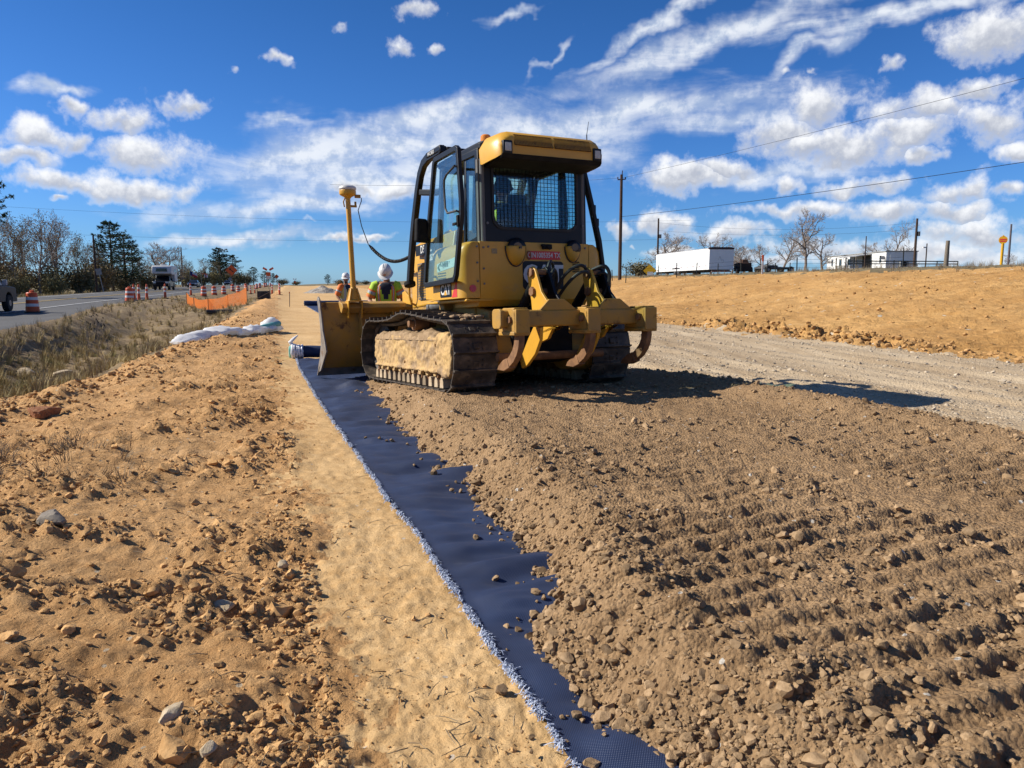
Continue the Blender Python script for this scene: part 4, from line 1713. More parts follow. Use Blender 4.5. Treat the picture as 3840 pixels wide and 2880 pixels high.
cab = MB()
cab.ring(rr(.565, 2.02, 1.755, 2.78, .02), rr(.70, 1.885, 1.935, 2.67, [.05, .05, .14, .14]), 'y', .115, .165)
cabo = cab.build('cab_rear_frame', blk, dz, .008)
g = MB()
g.ring(rr(.685, 1.90, 1.92, 2.685, [.05, .05, .14, .14]), rr(.715, 1.87, 1.95, 2.655, [.05, .05, .13, .13]), 'y', .10, .116)
g.build('window_seal', rub, cabo)
g = MB()
g.prism(rr(.71, 1.875, 1.94, 2.66, [.05, .05, .13, .13]), 'y', .135, .141)
g.build('rear_window', gl_t, cabo)
g = MB()
for k in range(23):
    a = .735 + k * (1.85 - .735) / 22
    g.cyl((a, .082, 1.945 + (.05 if k in (0, 22) else 0)), (a, .082, 2.655), .0036, n=5)
for k in range(15):
    c = 1.965 + k * (2.64 - 1.965) / 14
    g.cyl((.725 + (.05 if k == 0 else 0), .076, c), (1.86 - (.05 if k == 0 else 0), .076, c), .0036, n=5)
g.build('window_guard', blk_m, cabo)
for a, c in ((.62, 1.99), (1.965, 2.0), (.62, 2.72), (1.965, 2.72)):
    g = MB()
    g.cyl((a, .116, c), (a, .100, c), .016, n=8)
    g.build('bolt', grey_s, cabo)
# pillars: rear posts with grey drain tube, middle posts, front posts
for s in (-1, 1):
    ae = XC + s * .70
    g = MB()
    g.bar([(ae, .215, 1.70), (ae, .215, 2.86)], .07, .10, (0, 1, 0))
    g.build('rear_post', blk, dz, .012)
    g = MB()
    g.cyl((ae - s * .0, .135, 1.76), (ae - s * .0, .135, 2.74), .030, n=12)
    g.bar([(ae + s * .038, .175, 1.66), (ae + s * .038, .175, 2.74)], .02, .05, (0, 1, 0))
    g.build('drain_pipe', mk('grey_pipe', (.115, .115, .118), (.16, .155, .15), 5, .6), dz)
    g = MB()
    g.bar([(ae, .66, 1.55), (ae - s * .02, .60, 2.86)], .05, .06, (0, 1, 0))
    g.build('middle_post', blk, dz, .008)
    g = MB()
    g.bar([(ae, 1.62, 1.30), (ae - s * .03, 1.40, 2.86)], .06, .09, (0, 1, 0))
    g.build('front_post', blk, dz, .01)
    g = MB()
    g.bar([(ae, .17, 2.84), (ae - s * .02, 1.42, 2.86)], .06, .08, (0, 0, 1))
    g.build('roof_rail', blk, dz, .01)
    g = MB()
    g.prism([(.22, 1.77), (.22, 1.86), (.62, 1.80), (.64, 1.50), (.60, 1.50), (.55, 1.70)], 'x', ae - .02, ae + .02)
    g.build('sill_panel', blk, dz, .008)
    g = MB()
    g.prism([(.235, 1.85), (.62, 1.80), (.585, 2.80), (.235, 2.80)], 'x', ae - .004, ae + .004)
    g.build('quarter_window', gl_t, dz)
g = MB()
g.bb((.60, 1.36, 2.80), (1.95, 1.44, 2.88))
g.bar([(.62, 1.62, 1.45), (1.93, 1.62, 1.45)], .10, .10)
g.build('front_frame', blk, dz, .01)
g = MB()
g.prism([(1.595, 1.50), (1.60, 1.50), (1.415, 2.80), (1.41, 2.80)], 'x', .61, 1.94)
g.build('windscreen', gl_t, dz)
for a in (1.10, 1.45):
    g = MB()
    g.bar([(a, 1.60, 1.5), (a, 1.42, 2.8)], .07, .05, (0, 1, 0))
    g.build('windscreen_post', blk, dz, .006)
# roof
g = MB()
g.prism(rr(.555, 2.0, .10, 1.52, .10), 'z', 2.862, 2.94)
g.prism(rr(.61, 1.94, .16, 1.46, .10), 'z', 2.94, 2.975)
g.build('roof', blk, dz, .015)
g = MB()
# moulded rear cap: rings from the back lip forward
secs = []
for b, lo, hi, a0, a1, ch in ((-.36, 2.715, 2.87, .63, 1.93, .10), (-.35, 2.70, 2.915, .60, 1.96, .12), (-.28, 2.675, 2.975, .565, 1.985, .14), (-.14, 2.665, 2.995, .55, 2.0, .15), (.06, 2.655, 3.0, .545, 2.005, .15), (.15, 2.68, 2.99, .555, 1.995, .15)):
    secs.append([(a0, b, lo), (a0 - .005, b, hi - ch), (a0 + ch * .45, b, hi - ch * .25), (a0 + ch, b, hi), (a1 - ch, b, hi), (a1 - ch * .45, b, hi - ch * .25), (a1 + .005, b, hi - ch), (a1, b, lo)])
vs = [p for s_ in secs for p in s_]
fs = []
for j in range(len(secs) - 1):
    for i in range(7):
        fs.append((j * 8 + i, j * 8 + i + 1, j * 8 + 8 + i + 1, j * 8 + 8 + i))
fs.append(tuple(range(8)))
fs.append(tuple(range(40, 48))[::-1])
g.add(vs, fs)
cap = g.build('roof_cap', yel, dz, .018, 45, 3)
g = MB()
g.prism([(-.375, 2.715), (-.33, 2.66), (.08, 2.635), (.16, 2.735)], 'x', .60, 1.95)
g.build('roof_underside', blk_m, dz, .01)
for s in (-1, 1):
    ac_ = XC + s * .265
    g = MB()
    M = frame((ac_, -.352, 2.875), (1, 0, 0), (0, .40, 1))
    g.M = M
    g.box((0, 0, 0), (.50, .135, .012))
    gr = g.build('roof_grille', mesh_g, cap)
    g = MB()
    g.M = M
    for k in range(26):
        g.box((-.243 + k * .0194, 0, .008), (.004, .13, .004))
    for k in range(9):
        g.box((0, -.062 + k * .0155, .011), (.496, .004, .004))
    g.build('grille_wires', yel_d, gr)
    al = XC + s * .605
    g = MB()
    g.box((al, -.345, 2.785), (.12, .07, .15))
    lb = g.build('rear_lamp', blk, cap, .012)
    g = MB()
    g.box((al, -.382, 2.785), (.08, .012, .095))
    g.build('lens', lens, lb, .01)
g = MB()
g.cyl((.70, .26, 2.94), (.70, .26, 2.965), .05, n=16)
bc = g.build('beacon_base', blk_m, dz)
g = MB()
g.lathe([(.062, 0), (.064, .03), (.06, .075), (.045, .09)], (.70, .26, 2.965), 18)
g.build('amber_beacon', amber, bc)
g = MB()
g.cyl((1.90, -.12, 2.97), (1.905, -.11, 3.08), .007, n=6)
g.cyl((1.905, -.11, 3.08), (1.93, -.12, 3.24), .0045, .003, n=6)
g.build('antenna', blk_m, dz)
# brush sweeps over the cab
for s in (-1, 1):
    ax_ = XC + s * .80
    g = MB()
    g.bar([(ax_, 2.47, 1.40), (ax_, 2.36, 1.78), (ax_, 2.20, 2.22), (ax_, 2.00, 2.66), (ax_, 1.88, 2.86), (ax_, 1.74, 2.98), (ax_, 1.55, 3.03), (ax_, 1.08, 3.04)], .075, .115, (0, .5, 1))
    g.bar([(ax_, 1.90, 2.62), (ax_ - s * .1, 1.62, 2.58), (ax_ - s * .13, 1.47, 2.58)], .08, .08)
    g.box((ax_, 1.30, 3.045), (.10, .50, .07))
    swp = g.build('brush_sweep', blk, dz, .012)
    g = MB()
    g.box((ax_ - s * .12, 1.05, 3.02), (.16, .07, .09))
    g.cyl((ax_, 2.46, 1.36), (ax_, 2.48, 1.42), .085, n=14)
    g.build('sweep_mount', blk_m, swp, .01)
    text_mesh('lettering', 'WC450', .07, white_p, swp, frame((ax_ + s * .053, 1.36, 3.04), (0, s, 0), (0, 0, 1)) , .001, .001)
g = MB()
g.bar([(.43, 1.08, 3.03), (2.02, 1.08, 3.03)], .07, .07)
g.build('sweep_crossbar', blk, dz, .01)

# ---- open doors
def door(s, off):
    ad = 1.225 + s * off if s < 0 else XC + off
    sh = 0. if s < 0 else .62
    out = [(-.06, 2.80), (-.12, 2.20), (-.11, 2.05), (.10, 1.36), (.16, 1.29), (1.12, 1.27), (1.16, 1.33), (.98, 2.02), (.72, 2.78), (.66, 2.83), (.0, 2.84)]
    out = [(b + sh, c) for b, c in out]
    cen = Vector((.45 + sh, 2.06))
    inn = []
    for i in range(len(out)):
        p, q, r_ = Vector(out[i - 1]), Vector(out[i]), Vector(out[(i + 1) % len(out)])
        d1, d2 = (q - p).normalized(), (r_ - q).normalized()
        n1, n2 = Vector((-d1.y, d1.x)), Vector((-d2.y, d2.x))
        nn = (n1 + n2).normalized()
        if nn.dot(cen - q) < 0:
            nn = -nn
        inn.append(tuple(q + nn * .062 / max(.5, abs(nn.dot(n1)))))
    D = empty('x')
    D.name = 'door'
    D.parent = dz
    g = MB()
    g.ring(out, inn, 'x', ad - .025, ad + .025)
    fr = g.build('door_frame', blk, D, .010, 40)
    g = MB()
    inn2 = [tuple(Vector(p).lerp(cen, -.02)) for p in inn]
    g.prism(inn2, 'x', ad - .003, ad + .003)
    g.build('door_glass', gl_d, D)
    so = ad + s * .05
    if s > 0:
        return
    g = MB()
    g.tube([(ad, -.045, 2.58), (so, -.03, 2.60), (so, .22, 2.54), (so, .29, 2.49), (so, .30, 2.42), (so, .28, 2.16), (so, .22, 2.10), (so, -.05, 2.09), (ad, -.07, 2.07)], .013, 8)
    g.build('grab_handle', rub, D)
    g = MB()
    g.box((ad + s * .02, -.04, 1.98), (.05, .05, .13))
    g.box((ad + s * .045, .02, 1.95), (.03, .10, .03))
    g.build('door_latch', blk_m, D, .006)
    g = MB()
    g.bar([(ad - s * .02, .70, 2.74), (XC + s * .68, 1.10, 2.80)], .03, .03)
    g.bar([(ad - s * .02, .90, 1.40), (XC + s * .68, 1.20, 1.42)], .03, .03)
    g.build('door_stay', blk_m, D, .005)
    # mirror
    g = MB()
    ma, mb, mc = ad + s * .10, .96, 1.98
    g.box((ma, mb, mc), (.20, .09, .30), (0, 0, rad(-18 * s)), taper=(.85, .8))
    mr = g.build('mirror', blk_m, D, .03, 45, 3)
    g = MB()
    g.tube([(ad, .98, 2.02), (ma, mb + .02, 2.02)], .012, 8)
    g.build('mirror_arm', blk_m, mr)


door(-1, 1.02)
door(1, .70)

g = MB()
g.bar([(2.02, .16, 2.70), (2.12, .16, 2.32), (2.24, .16, 1.82), (2.30, .18, 1.50), (2.31, .20, 1.22)], .05, .09, (0, 1, 0))
g.box((2.17, .16, 2.22), (.05, .05, .12))
g.box((2.215, .16, 2.06), (.05, .05, .10))
g.build('side_guard', blk, dz, .01)

# ---- seat, levers and operator
g = MB()
g.box((1.18, .72, 1.62), (.54, .52, .16))
g.box((1.18, .47, 1.98), (.50, .14, .62), (rad(10), 0, 0))
g.box((1.18, .42, 2.32), (.28, .10, .16), (rad(10), 0, 0))
g.box((.86, .74, 1.74), (.12, .46, .20))
g.box((1.50, .74, 1.74), (.12, .46, .20))
g.build('seat', mk('seat_cloth', (.025, .025, .028), (.04, .04, .042), 30, .9), dz, .04, 45, 3)
g = MB()
g.box((1.22, 1.42, 1.55), (.9, .22, .5))
g.box((1.70, 1.0, 1.60), (.24, .8, .5))
g.cyl((1.52, 1.0, 1.8), (1.52, 1.03, 2.02), .014, n=8)
g.ell((1.52, 1.03, 2.04), (.03, .03, .04), 8, 6)
g.box((1.70, 1.38, 2.10), (.20, .06, .16))
g.build('console', blk_m, dz, .02)

# ---- ripper
g = MB()
g.prism(rr(-.85, -.67, .75, .935, .03), 'x', .30, 2.25)
rip = g.build('ripper_beam', yel_d, dz, .008)
g = MB()
g.prism(rr(-.865, -.655, .735, .95, .05), 'x', .275, .315)
g.prism(rr(-.86, -.66, .74, .945, .05), 'x', 2.235, 2.27)
g.build('beam_end_cap', yel_d, rip, .008)
for a in (.465, 1.375, 2.165):
    g = MB()
    g.prism([(-1.01, .70), (-.60, .70), (-.60, .76), (-.66, .80), (-.66, .93), (-.72, .96), (-.95, .955), (-1.01, .90)], 'x', a - .085, a - .045)
    g.prism([(-1.01, .70), (-.60, .70), (-.60, .76), (-.66, .80), (-.66, .93), (-.72, .96), (-.95, .955), (-1.01, .90)], 'x', a + .045, a + .085)
    g.bb((a - .085, -1.02, .68), (a + .085, -.97, .94))
    g.bb((a - .10, -1.00, .66), (a + .10, -.62, .705))
    g.bb((a - .085, -.98, .935), (a + .085, -.70, .958))
    pk = g.build('shank_pocket', yel_d, rip, .010)
    g = MB()
    g.cyl((a - .115, -.90, .83), (a + .115, -.90, .83), .036, n=16)
    g.build('pocket_pin', rust, pk)
    # curved shank sweeping forward with a pointed tip
    out = [(-.985, .72), (-.985, .62), (-.965, .53), (-.92, .45), (-.84, .37), (-.73, .31), (-.60, .275)]
    inn = [(-.875, .72), (-.875, .64), (-.86, .57), (-.82, .505), (-.76, .45), (-.69, .40), (-.60, .365)]
    g = MB()
    g.prism(out + inn[::-1], 'x', a - .036, a + .036)
    shk = g.build('shank', rust, rip, .006)
    g = MB()
    g.prism([(-.75, .305), (-.62, .262), (-.45, .27), (-.49, .32), (-.60, .385), (-.69, .41)], 'x', a - .045, a + .045)
    g.build('shank_tip', rust, shk, .008)
# lift arms: pairs of upright plates on gussets
for a in (1.0, 1.76):
    for k in (-1, 1):
        ap = a + k * .085
        g = MB()
        g.prism([(-.70, .93), (-.80, .96), (-.80, 1.02), (-.66, 1.14), (-.58, 1.30), (-.52, 1.40), (-.46, 1.44), (-.38, 1.42), (-.34, 1.34), (-.38, 1.20), (-.42, 1.05), (-.44, .90)], 'x', ap - .016, ap + .016)
        g.build('lift_plate', yel if k < 0 else blk, rip, .006)
    g = MB()
    g.prism([(a - .22, .93), (a + .26, .93), (a + .10, 1.05), (a - .10, 1.05)], 'y', -.835, -.80)
    g.build('gusset', yel_d, rip, .006)
    for b, c in ((-.46, 1.37), (-.48, 1.15)):
        g = MB()
        g.cyl((a - .125, b, c), (a + .125, b, c), .036, n=14)
        g.cyl((a - .135, b, c), (a - .10, b, c), .055, n=6)
        g.build('link_pin', rust, rip)
    g = MB()                                        # lift cylinder towards the case
    g.cyl((a, -.46, 1.37), (a, -.02, .98), .06, n=16)
    g.cyl((a, -.46, 1.37), (a, -.35, 1.27), .07, n=16)
    g.build('ripper_cylinder', blk, rip, .006)
    g = MB()                                        # lower drawbar plate
    g.prism([(-.80, .74), (-.64, .745), (-.50, .60), (-.30, .36), (-.34, .26), (-.46, .30), (-.66, .44), (-.78, .60)], 'x', a - .20, a - .16)
    g.prism([(-.80, .74), (-.64, .745), (-.50, .60), (-.10, .50), (-.10, .62), (-.40, .74)], 'x', a + .06, a + .10)
    g.build('drawbar_plate', yel, rip, .008)
g = MB()
g.cyl((.50, -.30, .40), (1.95, -.30, .40), .05, n=14)
g.build('pivot_shaft', rust, rip)
# hydraulic hoses
def hose(pts, r=.020, name='hose'):
    P = [Vector(p) for p in pts]
    out = []
    for i in range(len(P) - 1):
        p0, p1, p2, p3 = P[max(i - 1, 0)], P[i], P[i + 1], P[min(i + 2, len(P) - 1)]
        for k in range(7):
            t = k / 7
            out.append(.5 * ((2 * p1) + (p2 - p0) * t + (2 * p0 - 5 * p1 + 4 * p2 - p3) * t * t + (3 * p1 - p0 - 3 * p2 + p3) * t ** 3))
    out.append(P[-1])
    g = MB()
    g.tube(out, r, 8)
    return g.build(name, rub, rip)


hose([(1.07, -.40, 1.28), (1.11, -.45, 1.42), (1.17, -.42, 1.50), (1.25, -.34, 1.44), (1.28, -.24, 1.24), (1.26, -.12, 1.02), (1.21, .02, .90)])
hose([(1.09, -.38, 1.22), (1.16, -.44, 1.34), (1.23, -.40, 1.41), (1.32, -.30, 1.32), (1.35, -.18, 1.12), (1.31, .0, .94)])
hose([(1.69, -.42, 1.30), (1.61, -.48, 1.43), (1.51, -.46, 1.45), (1.39, -.36, 1.34), (1.33, -.22, 1.12), (1.33, .0, .92)])
hose([(1.71, -.44, 1.22), (1.63, -.52, 1.36), (1.51, -.50, 1.36), (1.41, -.36, 1.22), (1.37, -.1, .98)])
hose([(1.69, -.50, 1.40), (1.79, -.62, 1.44), (1.85, -.64, 1.32), (1.83, -.56, 1.12), (1.71, -.42, .98), (1.55, -.2, .92)], .022)
hose([(1.73, -.44, 1.34), (1.85, -.54, 1.36), (1.92, -.54, 1.22), (1.87, -.46, 1.06), (1.69, -.3, .94)], .018)

# ---- blade
BY, BA = 4.02, rad(5)
def bl(b, c):
    return (b, c)


prof = [(4.16, 1.19), (4.07, 1.02), (4.02, .84), (4.00, .66), (4.03, .46), (4.12, .28), (4.26, .13), (4.34, .05), (4.38, .055), (4.33, .12)]
front = [(4.225, 1.19), (4.14, 1.03), (4.09, .85), (4.07, .66), (4.10, .47), (4.19, .30), (4.33, .15), (4.40, .055), (4.36, .03), (4.31, .05)]
bla = empty('blade')
bla.parent = dz
BW0, BW1 = -.45, 2.90
g = MB()
back = [(4.16, 1.19), (4.07, 1.02), (4.02, .84), (4.00, .66), (4.03, .46), (4.12, .28), (4.26, .12)]
fro = [(4.225, 1.19), (4.14, 1.03), (4.09, .85), (4.07, .66), (4.10, .47), (4.19, .30), (4.33, .14)]
g.prism(back + fro[::-1], 'x', BW0, BW1)
g.prism([(4.155, 1.14), (4.155, 1.20), (3.95, 1.16), (3.90, 1.09), (3.99, 1.0), (4.05, 1.02)], 'x', BW0 + .30, BW1 - .30)     # top box
g.prism([(4.02, .72), (3.83, .68), (3.79, .40), (3.86, .16), (4.20, .12), (4.12, .30), (4.02, .50)], 'x', BW0 + .75, BW1 - .75)  # lower box
g.build('mouldboard', yel_d, bla, .010)
for s in (0, 1):
    a0, a1 = ((BW0 - .022, BW0 + .004) if s == 0 else (BW1 - .004, BW1 + .022))
    g = MB()
    g.prism([(4.27, 1.245), (4.20, 1.285), (4.12, 1.235), (4.08, 1.10), (4.02, .95), (3.98, .74), (3.86, .52), (3.80, .40), (4.22, .085), (4.42, .035), (4.38, .14), (4.24, .31), (4.15, .48), (4.12, .66), (4.14, .85), (4.19, 1.03)], 'x', a0, a1)
    g.build('end_plate', worn if s == 0 else yel_d, bla, .005)
g = MB()
g.prism([(4.26, .15), (4.40, .02), (4.43, -.01), (4.445, .01), (4.30, .17)], 'x', BW0 - .03, BW1 + .03)
g.build('cutting_edge', worn, bla, .004)
for a in (.15, .70, 1.75, 2.30):
    g = MB()
    g.prism([(4.13, 1.10), (3.98, 1.09), (3.88, .80), (3.82, .66), (4.0, .62)], 'x', a - .012, a + .012)
    g.build('rib', yel_d, bla, .004)
g = MB()
g.prism([(3.70, 1.12), (4.12, 1.16), (4.12, 1.34), (4.00, 1.36), (3.68, 1.20)], 'x', .93, .965)
g.build('deflector_plate', yel, bla, .006)
# push frame
for s in (-1, 1):
    g = MB()
    g.bar([(XC + s * .52, 1.3, .42), (XC + s * .52, 2.9, .40), (XC + s * .30, 3.86, .42)], .14, .18)
    g.build('push_arm', yel_d, bla, .015)
    g = MB()
    g.cyl((XC + s * .45, 2.9, .55), (XC + s * .7, 3.9, .62), .05, n=14)
    g.build('angle_cylinder', grey_s, bla)
g = MB()
g.box((XC, 3.3, .62), (.5, 1.1, .3))
g.build('c_frame', yel_d, bla, .03)

# ---- positioning mast on the blade
MA, MBb = .055, 3.97
mast = empty('mast')
mast.parent = dz
g = MB()
g.lathe([(.125, 0), (.125, .022), (.10, .03), (.055, .20), (.045, .23)], (MA, MBb, 1.19), 20)
for k in range(4):
    an = rad(45 + 90 * k)
    g.bar([(MA + .115 * math.cos(an), MBb + .115 * math.sin(an), 1.205), (MA + .05 * math.cos(an), MBb + .05 * math.sin(an), 1.40)], .012, .05, (math.cos(an), math.sin(an), 0))
g.build('mast_base', yel, mast, .004)
g = MB()
g.cyl((MA, MBb, 1.39), (MA - .03, MBb, 2.83), .044, .040, 16)
g.build('mast_tube', yel, mast)
for dx in (-.11, .11):
    g = MB()
    g.prism([(3.86, 1.20), (4.05, 1.20), (4.00, 1.00), (3.92, .92)], 'x', MA + dx - .010, MA + dx + .010)
    g.build('mast_bracket', yel, mast, .004)
rc = Vector((MA - .03, MBb, 2.83))
g = MB()
g.lathe([(.045, 0), (.06, .02), (.10, .04), (.125, .055), (.132, .075), (.132, .12), (.12, .13)], rc, 22)
rcv = g.build('receiver', yel, mast, .003)
g = MB()
g.lathe([(.128, .125), (.140, .15), (.13, .18), (.08, .205), (.01, .212)], rc, 22)
g.build('receiver_dome', white_p, rcv)
g = MB()
g.box((rc.x + .16, rc.y, rc.z + .04), (.09, .05, .05))
g.box((rc.x + .07, rc.y, rc.z - .12), (.14, .025, .035))
g.box((rc.x + .12, rc.y, rc.z - .09), (.03, .03, .09))
g.tube([(rc.x - .05, rc.y, rc.z - .0), (rc.x - .075, rc.y, rc.z - .06), (rc.x - .06, rc.y, rc.z - .14)], .012, 6)
g.build('bracket', yel_d, rcv, .005)
# cable: straight lead, then coil sagging to the hood
g = MB()
c0 = Vector((rc.x + .17, rc.y, rc.z + .02))
pts = [c0 + Vector((.05, 0, .0)), c0 + Vector((.05, 0, -.05)), c0 + Vector((-.01, 0, -.2)), c0 + Vector((.03, -.02, -.45)), c0 + Vector((.12, -.05, -.74))]
st = pts[-1]
en = Vector((.47, 2.32, 1.80))
N = 620
for k in range(N):
    t = k / (N - 1)
    p = st.lerp(en, t)
    p.z = st.z + (en.z - st.z) * (1 - (1 - t) ** 1.9) - .10 * math.sin(math.pi * t)
    an = 2 * math.pi * 60 * t
    d = (en - st).normalized()
    A = d.cross(Vector((0, 0, 1))).normalized()
    B = A.cross(d)
    w_ = .020 * min(1, t * 12, (1 - t) * 25)
    pts.append(p + A * (w_ * math.cos(an)) + B * (w_ * math.sin(an)))
g.tube(pts, .0075, 5)
g.build('coiled_cable', rub, mast)


# ------------------------------------------------------------------ people
skin = mk('skin', (.42, .22, .14), (.36, .18, .11), 12, .55, spec=.35)
navy = mk('navy_shirt', (.012, .016, .032), (.02, .024, .042), 8, .85)
jeans = mk('jeans', (.035, .05, .09), (.06, .075, .12), 10, .9)
hiv = mk('hi_vis_yellow', (.46, .72, .02), (.42, .64, .03), 8, .7)
hior = mk('hi_vis_orange', (.85, .20, .02), (.75, .17, .02), 8, .7)
silver = mk('reflective_tape', (.42, .42, .40), (.34, .34, .33), 15, .45)
hatm = mk('hard_hat_white', (.80, .80, .78), (.74, .74, .72), 5, .35, spec=.5)
boot = mk('boot_leather', (.09, .055, .03), (.12, .08, .05), 10, .8)
hairm = mk('dark_hair', (.02, .015, .012), (.03, .022, .016), 20, .8)


def skinned(name, verts, edges, mat, parent, root=0, sub=2):
    """verts: (x, y, z, rx, ry)"""
    me = bpy.data.meshes.new(name)
    me.from_pydata([v[:3] for v in verts], edges, [])
    o = bpy.data.objects.new(name, me)
    COL.objects.link(o)
    o.parent = parent
    o.modifiers.new('skin', 'SKIN').use_smooth_shade = True
    sl = me.skin_vertices[0].data
    for i, v in enumerate(verts):
        sl[i].radius = (v[3], v[4] if len(v) > 4 else v[3])
        sl[i].use_root = (i == root)
    s = o.modifiers.new('sub', 'SUBSURF')
    s.levels = s.render_levels = sub
    me.materials.append(mat)
    return o


def hand_chain(V, E_, wrist_i, wr, d, side, curl):
    """palm, four fingers of unequal length and a thumb, from the wrist along d; side = thumb direction"""
    d = d.normalized()
    side = (side - d * side.dot(d)).normalized()
    nrm = d.cross(side).normalized()
    p = wr + d * .045
    pi = len(V)
    V.append((*p, .030, .016))
    E_.append((wrist_i, pi))
    k = wr + d * .085
    for j, (off, L) in enumerate(((.030, .070), (.010, .078), (-.010, .072), (-.029, .056))):
        b = k + side * off
        i0 = len(V)
        V.append((*b, .0095))
        E_.append((pi, i0))
        q = b
        dd = d.copy()
        for s_ in range(2):
            dd = (dd + nrm * curl * (s_ + 1) * .5).normalized()
            q = q + dd * (L / 2)
            V.append((*q, .0085 - .001 * s_))
            E_.append((len(V) - 2, len(V) - 1))
    t0 = wr + d * .03 + side * .030
    i0 = len(V)
    V.append((*t0, .012))
    E_.append((pi, i0))
    t1 = t0 + (d * .7 + side * .6).normalized() * .035
    t2 = t1 + (d * .95 + side * .15 + nrm * curl * .4).normalized() * .03
    V.append((*t1, .010))
    V.append((*t2, .0085))
    E_ += [(i0, i0 + 1), (i0 + 1, i0 + 2)]


def ring_band(c, rx, ry, h, rot, mat, name, parent, up=(0, 0, 1)):
    g = MB()
    g.M = Matrix.Translation(Vector(c)) @ rot.to_4x4()
    n = 22
    o_ = [(rx * math.cos(2 * math.pi * k / n), ry * math.sin(2 * math.pi * k / n)) for k in range(n)]
    i_ = [(p[0] * .94, p[1] * .94) for p in o_]
    g.ring(o_, i_, 'z', -h / 2, h / 2)
    return g.build(name, mat, parent)


def vest_mesh(name, rows, mats, parent, front_open=.0, neck=None):
    """torso shell from rings (cx, cy, cz, rx, ry, tiltx); coloured by panels: yellow, orange, silver"""
    n = 44
    vs, fs, mi = [], [], []
    m = MB()
    for (cx_, cy_, cz_, rx, ry) in rows:
        for k in range(n):
            t = 2 * math.pi * k / n
            ct, st = math.cos(t), math.sin(t)
            e = 2.6
            sx = abs(ct) ** (2 / e) * (1 if ct > 0 else -1)
            sy = abs(st) ** (2 / e) * (1 if st > 0 else -1)
            vs.append((cx_ + rx * sx, cy_ + ry * sy, cz_))
    R_ = len(rows)
    for j in range(R_ - 1):
        for k in range(n):
            k2 = (k + 1) % n
            t = (k + .5) / n
            fs.append((j * n + k, j * n + k2, (j + 1) * n + k2, (j + 1) * n + k))
            ang = math.degrees(2 * math.pi * t)
            # shoulder-strap stripes: silver between orange, front (270) and back (90)
            d = min(abs(((ang - c + 180) % 360) - 180) for c in (232, 308, 52, 128))
            if j <= 1 or d < 5.5 and False:
                col = 0
            col = 2 if d < 6 else (1 if d < 13 else 0)
            fz = j / (R_ - 1)
            if 1 <= j <= 2 and d >= 13:
                col = 2 if j == 1 else 1
            if neck and j >= neck[0] and min(abs(((ang - 270 + 180) % 360) - 180), 999) < neck[1] * (j - neck[0] + 1):
                col = 3
            mi.append(col)
    m.v, m.f, m.mi = vs, fs, mi
    o = m.build(name, mats, parent, smooth=80)
    sm = o.modifiers.new('t', 'SOLIDIFY')
    sm.thickness = .006
    return o


def hard_hat(parent, c, rot, mat=None):
    g = MB()
    g.M = Matrix.Translation(Vector(c)) @ rot.to_4x4()
    prof = [(.150, -.012), (.148, -.004), (.118, .004), (.120, .03), (.114, .07), (.095, .11), (.062, .135), (.02, .147)]
    n = 26
    vs, fs = [], []
    for r, z in prof:
        for k in range(n):
            t = 2 * math.pi * k / n
            br = 1.0
            rr_ = r
            if z < .004:
                rr_ = r * (1.0 + .17 * max(0, -math.sin(t)) ** 3) - .012 * (math.sin(t) > 0)
            vs.append((rr_ * .93 * math.cos(t), rr_ * 1.12 * math.sin(t), z - (.012 * max(0, -math.sin(t)) ** 2 if z < .004 else 0)))
    for j in range(len(prof) - 1):
        for k in range(n):
            k2 = (k + 1) % n
            fs.append((j * n + k, j * n + k2, (j + 1) * n + k2, (j + 1) * n + k))
    fs.append(tuple((len(prof) - 1) * n + k for k in range(n)))
    fs.append(tuple(range(n))[::-1])
    g.add(vs, fs)
    for dx in (-.028, 0, .028):
        g.tube([(dx, -.115 * math.cos(t), .02 + .128 * math.sin(t)) for t in np.linspace(.35, 2.8, 12)], .008, 6)
    h = g.build('hard_hat', mat or hatm, parent, smooth=50)
    q = MB()
    q.M = Matrix.Translation(Vector(c)) @ rot.to_4x4()
    q.box((0, -.137, .045), (.05, .006, .035), (rad(-12), 0, 0))
    q.build('hat_badge', mk('hat_badge', (.55, .20, .10), (.6, .45, .35), 60, .6), h)
    return h


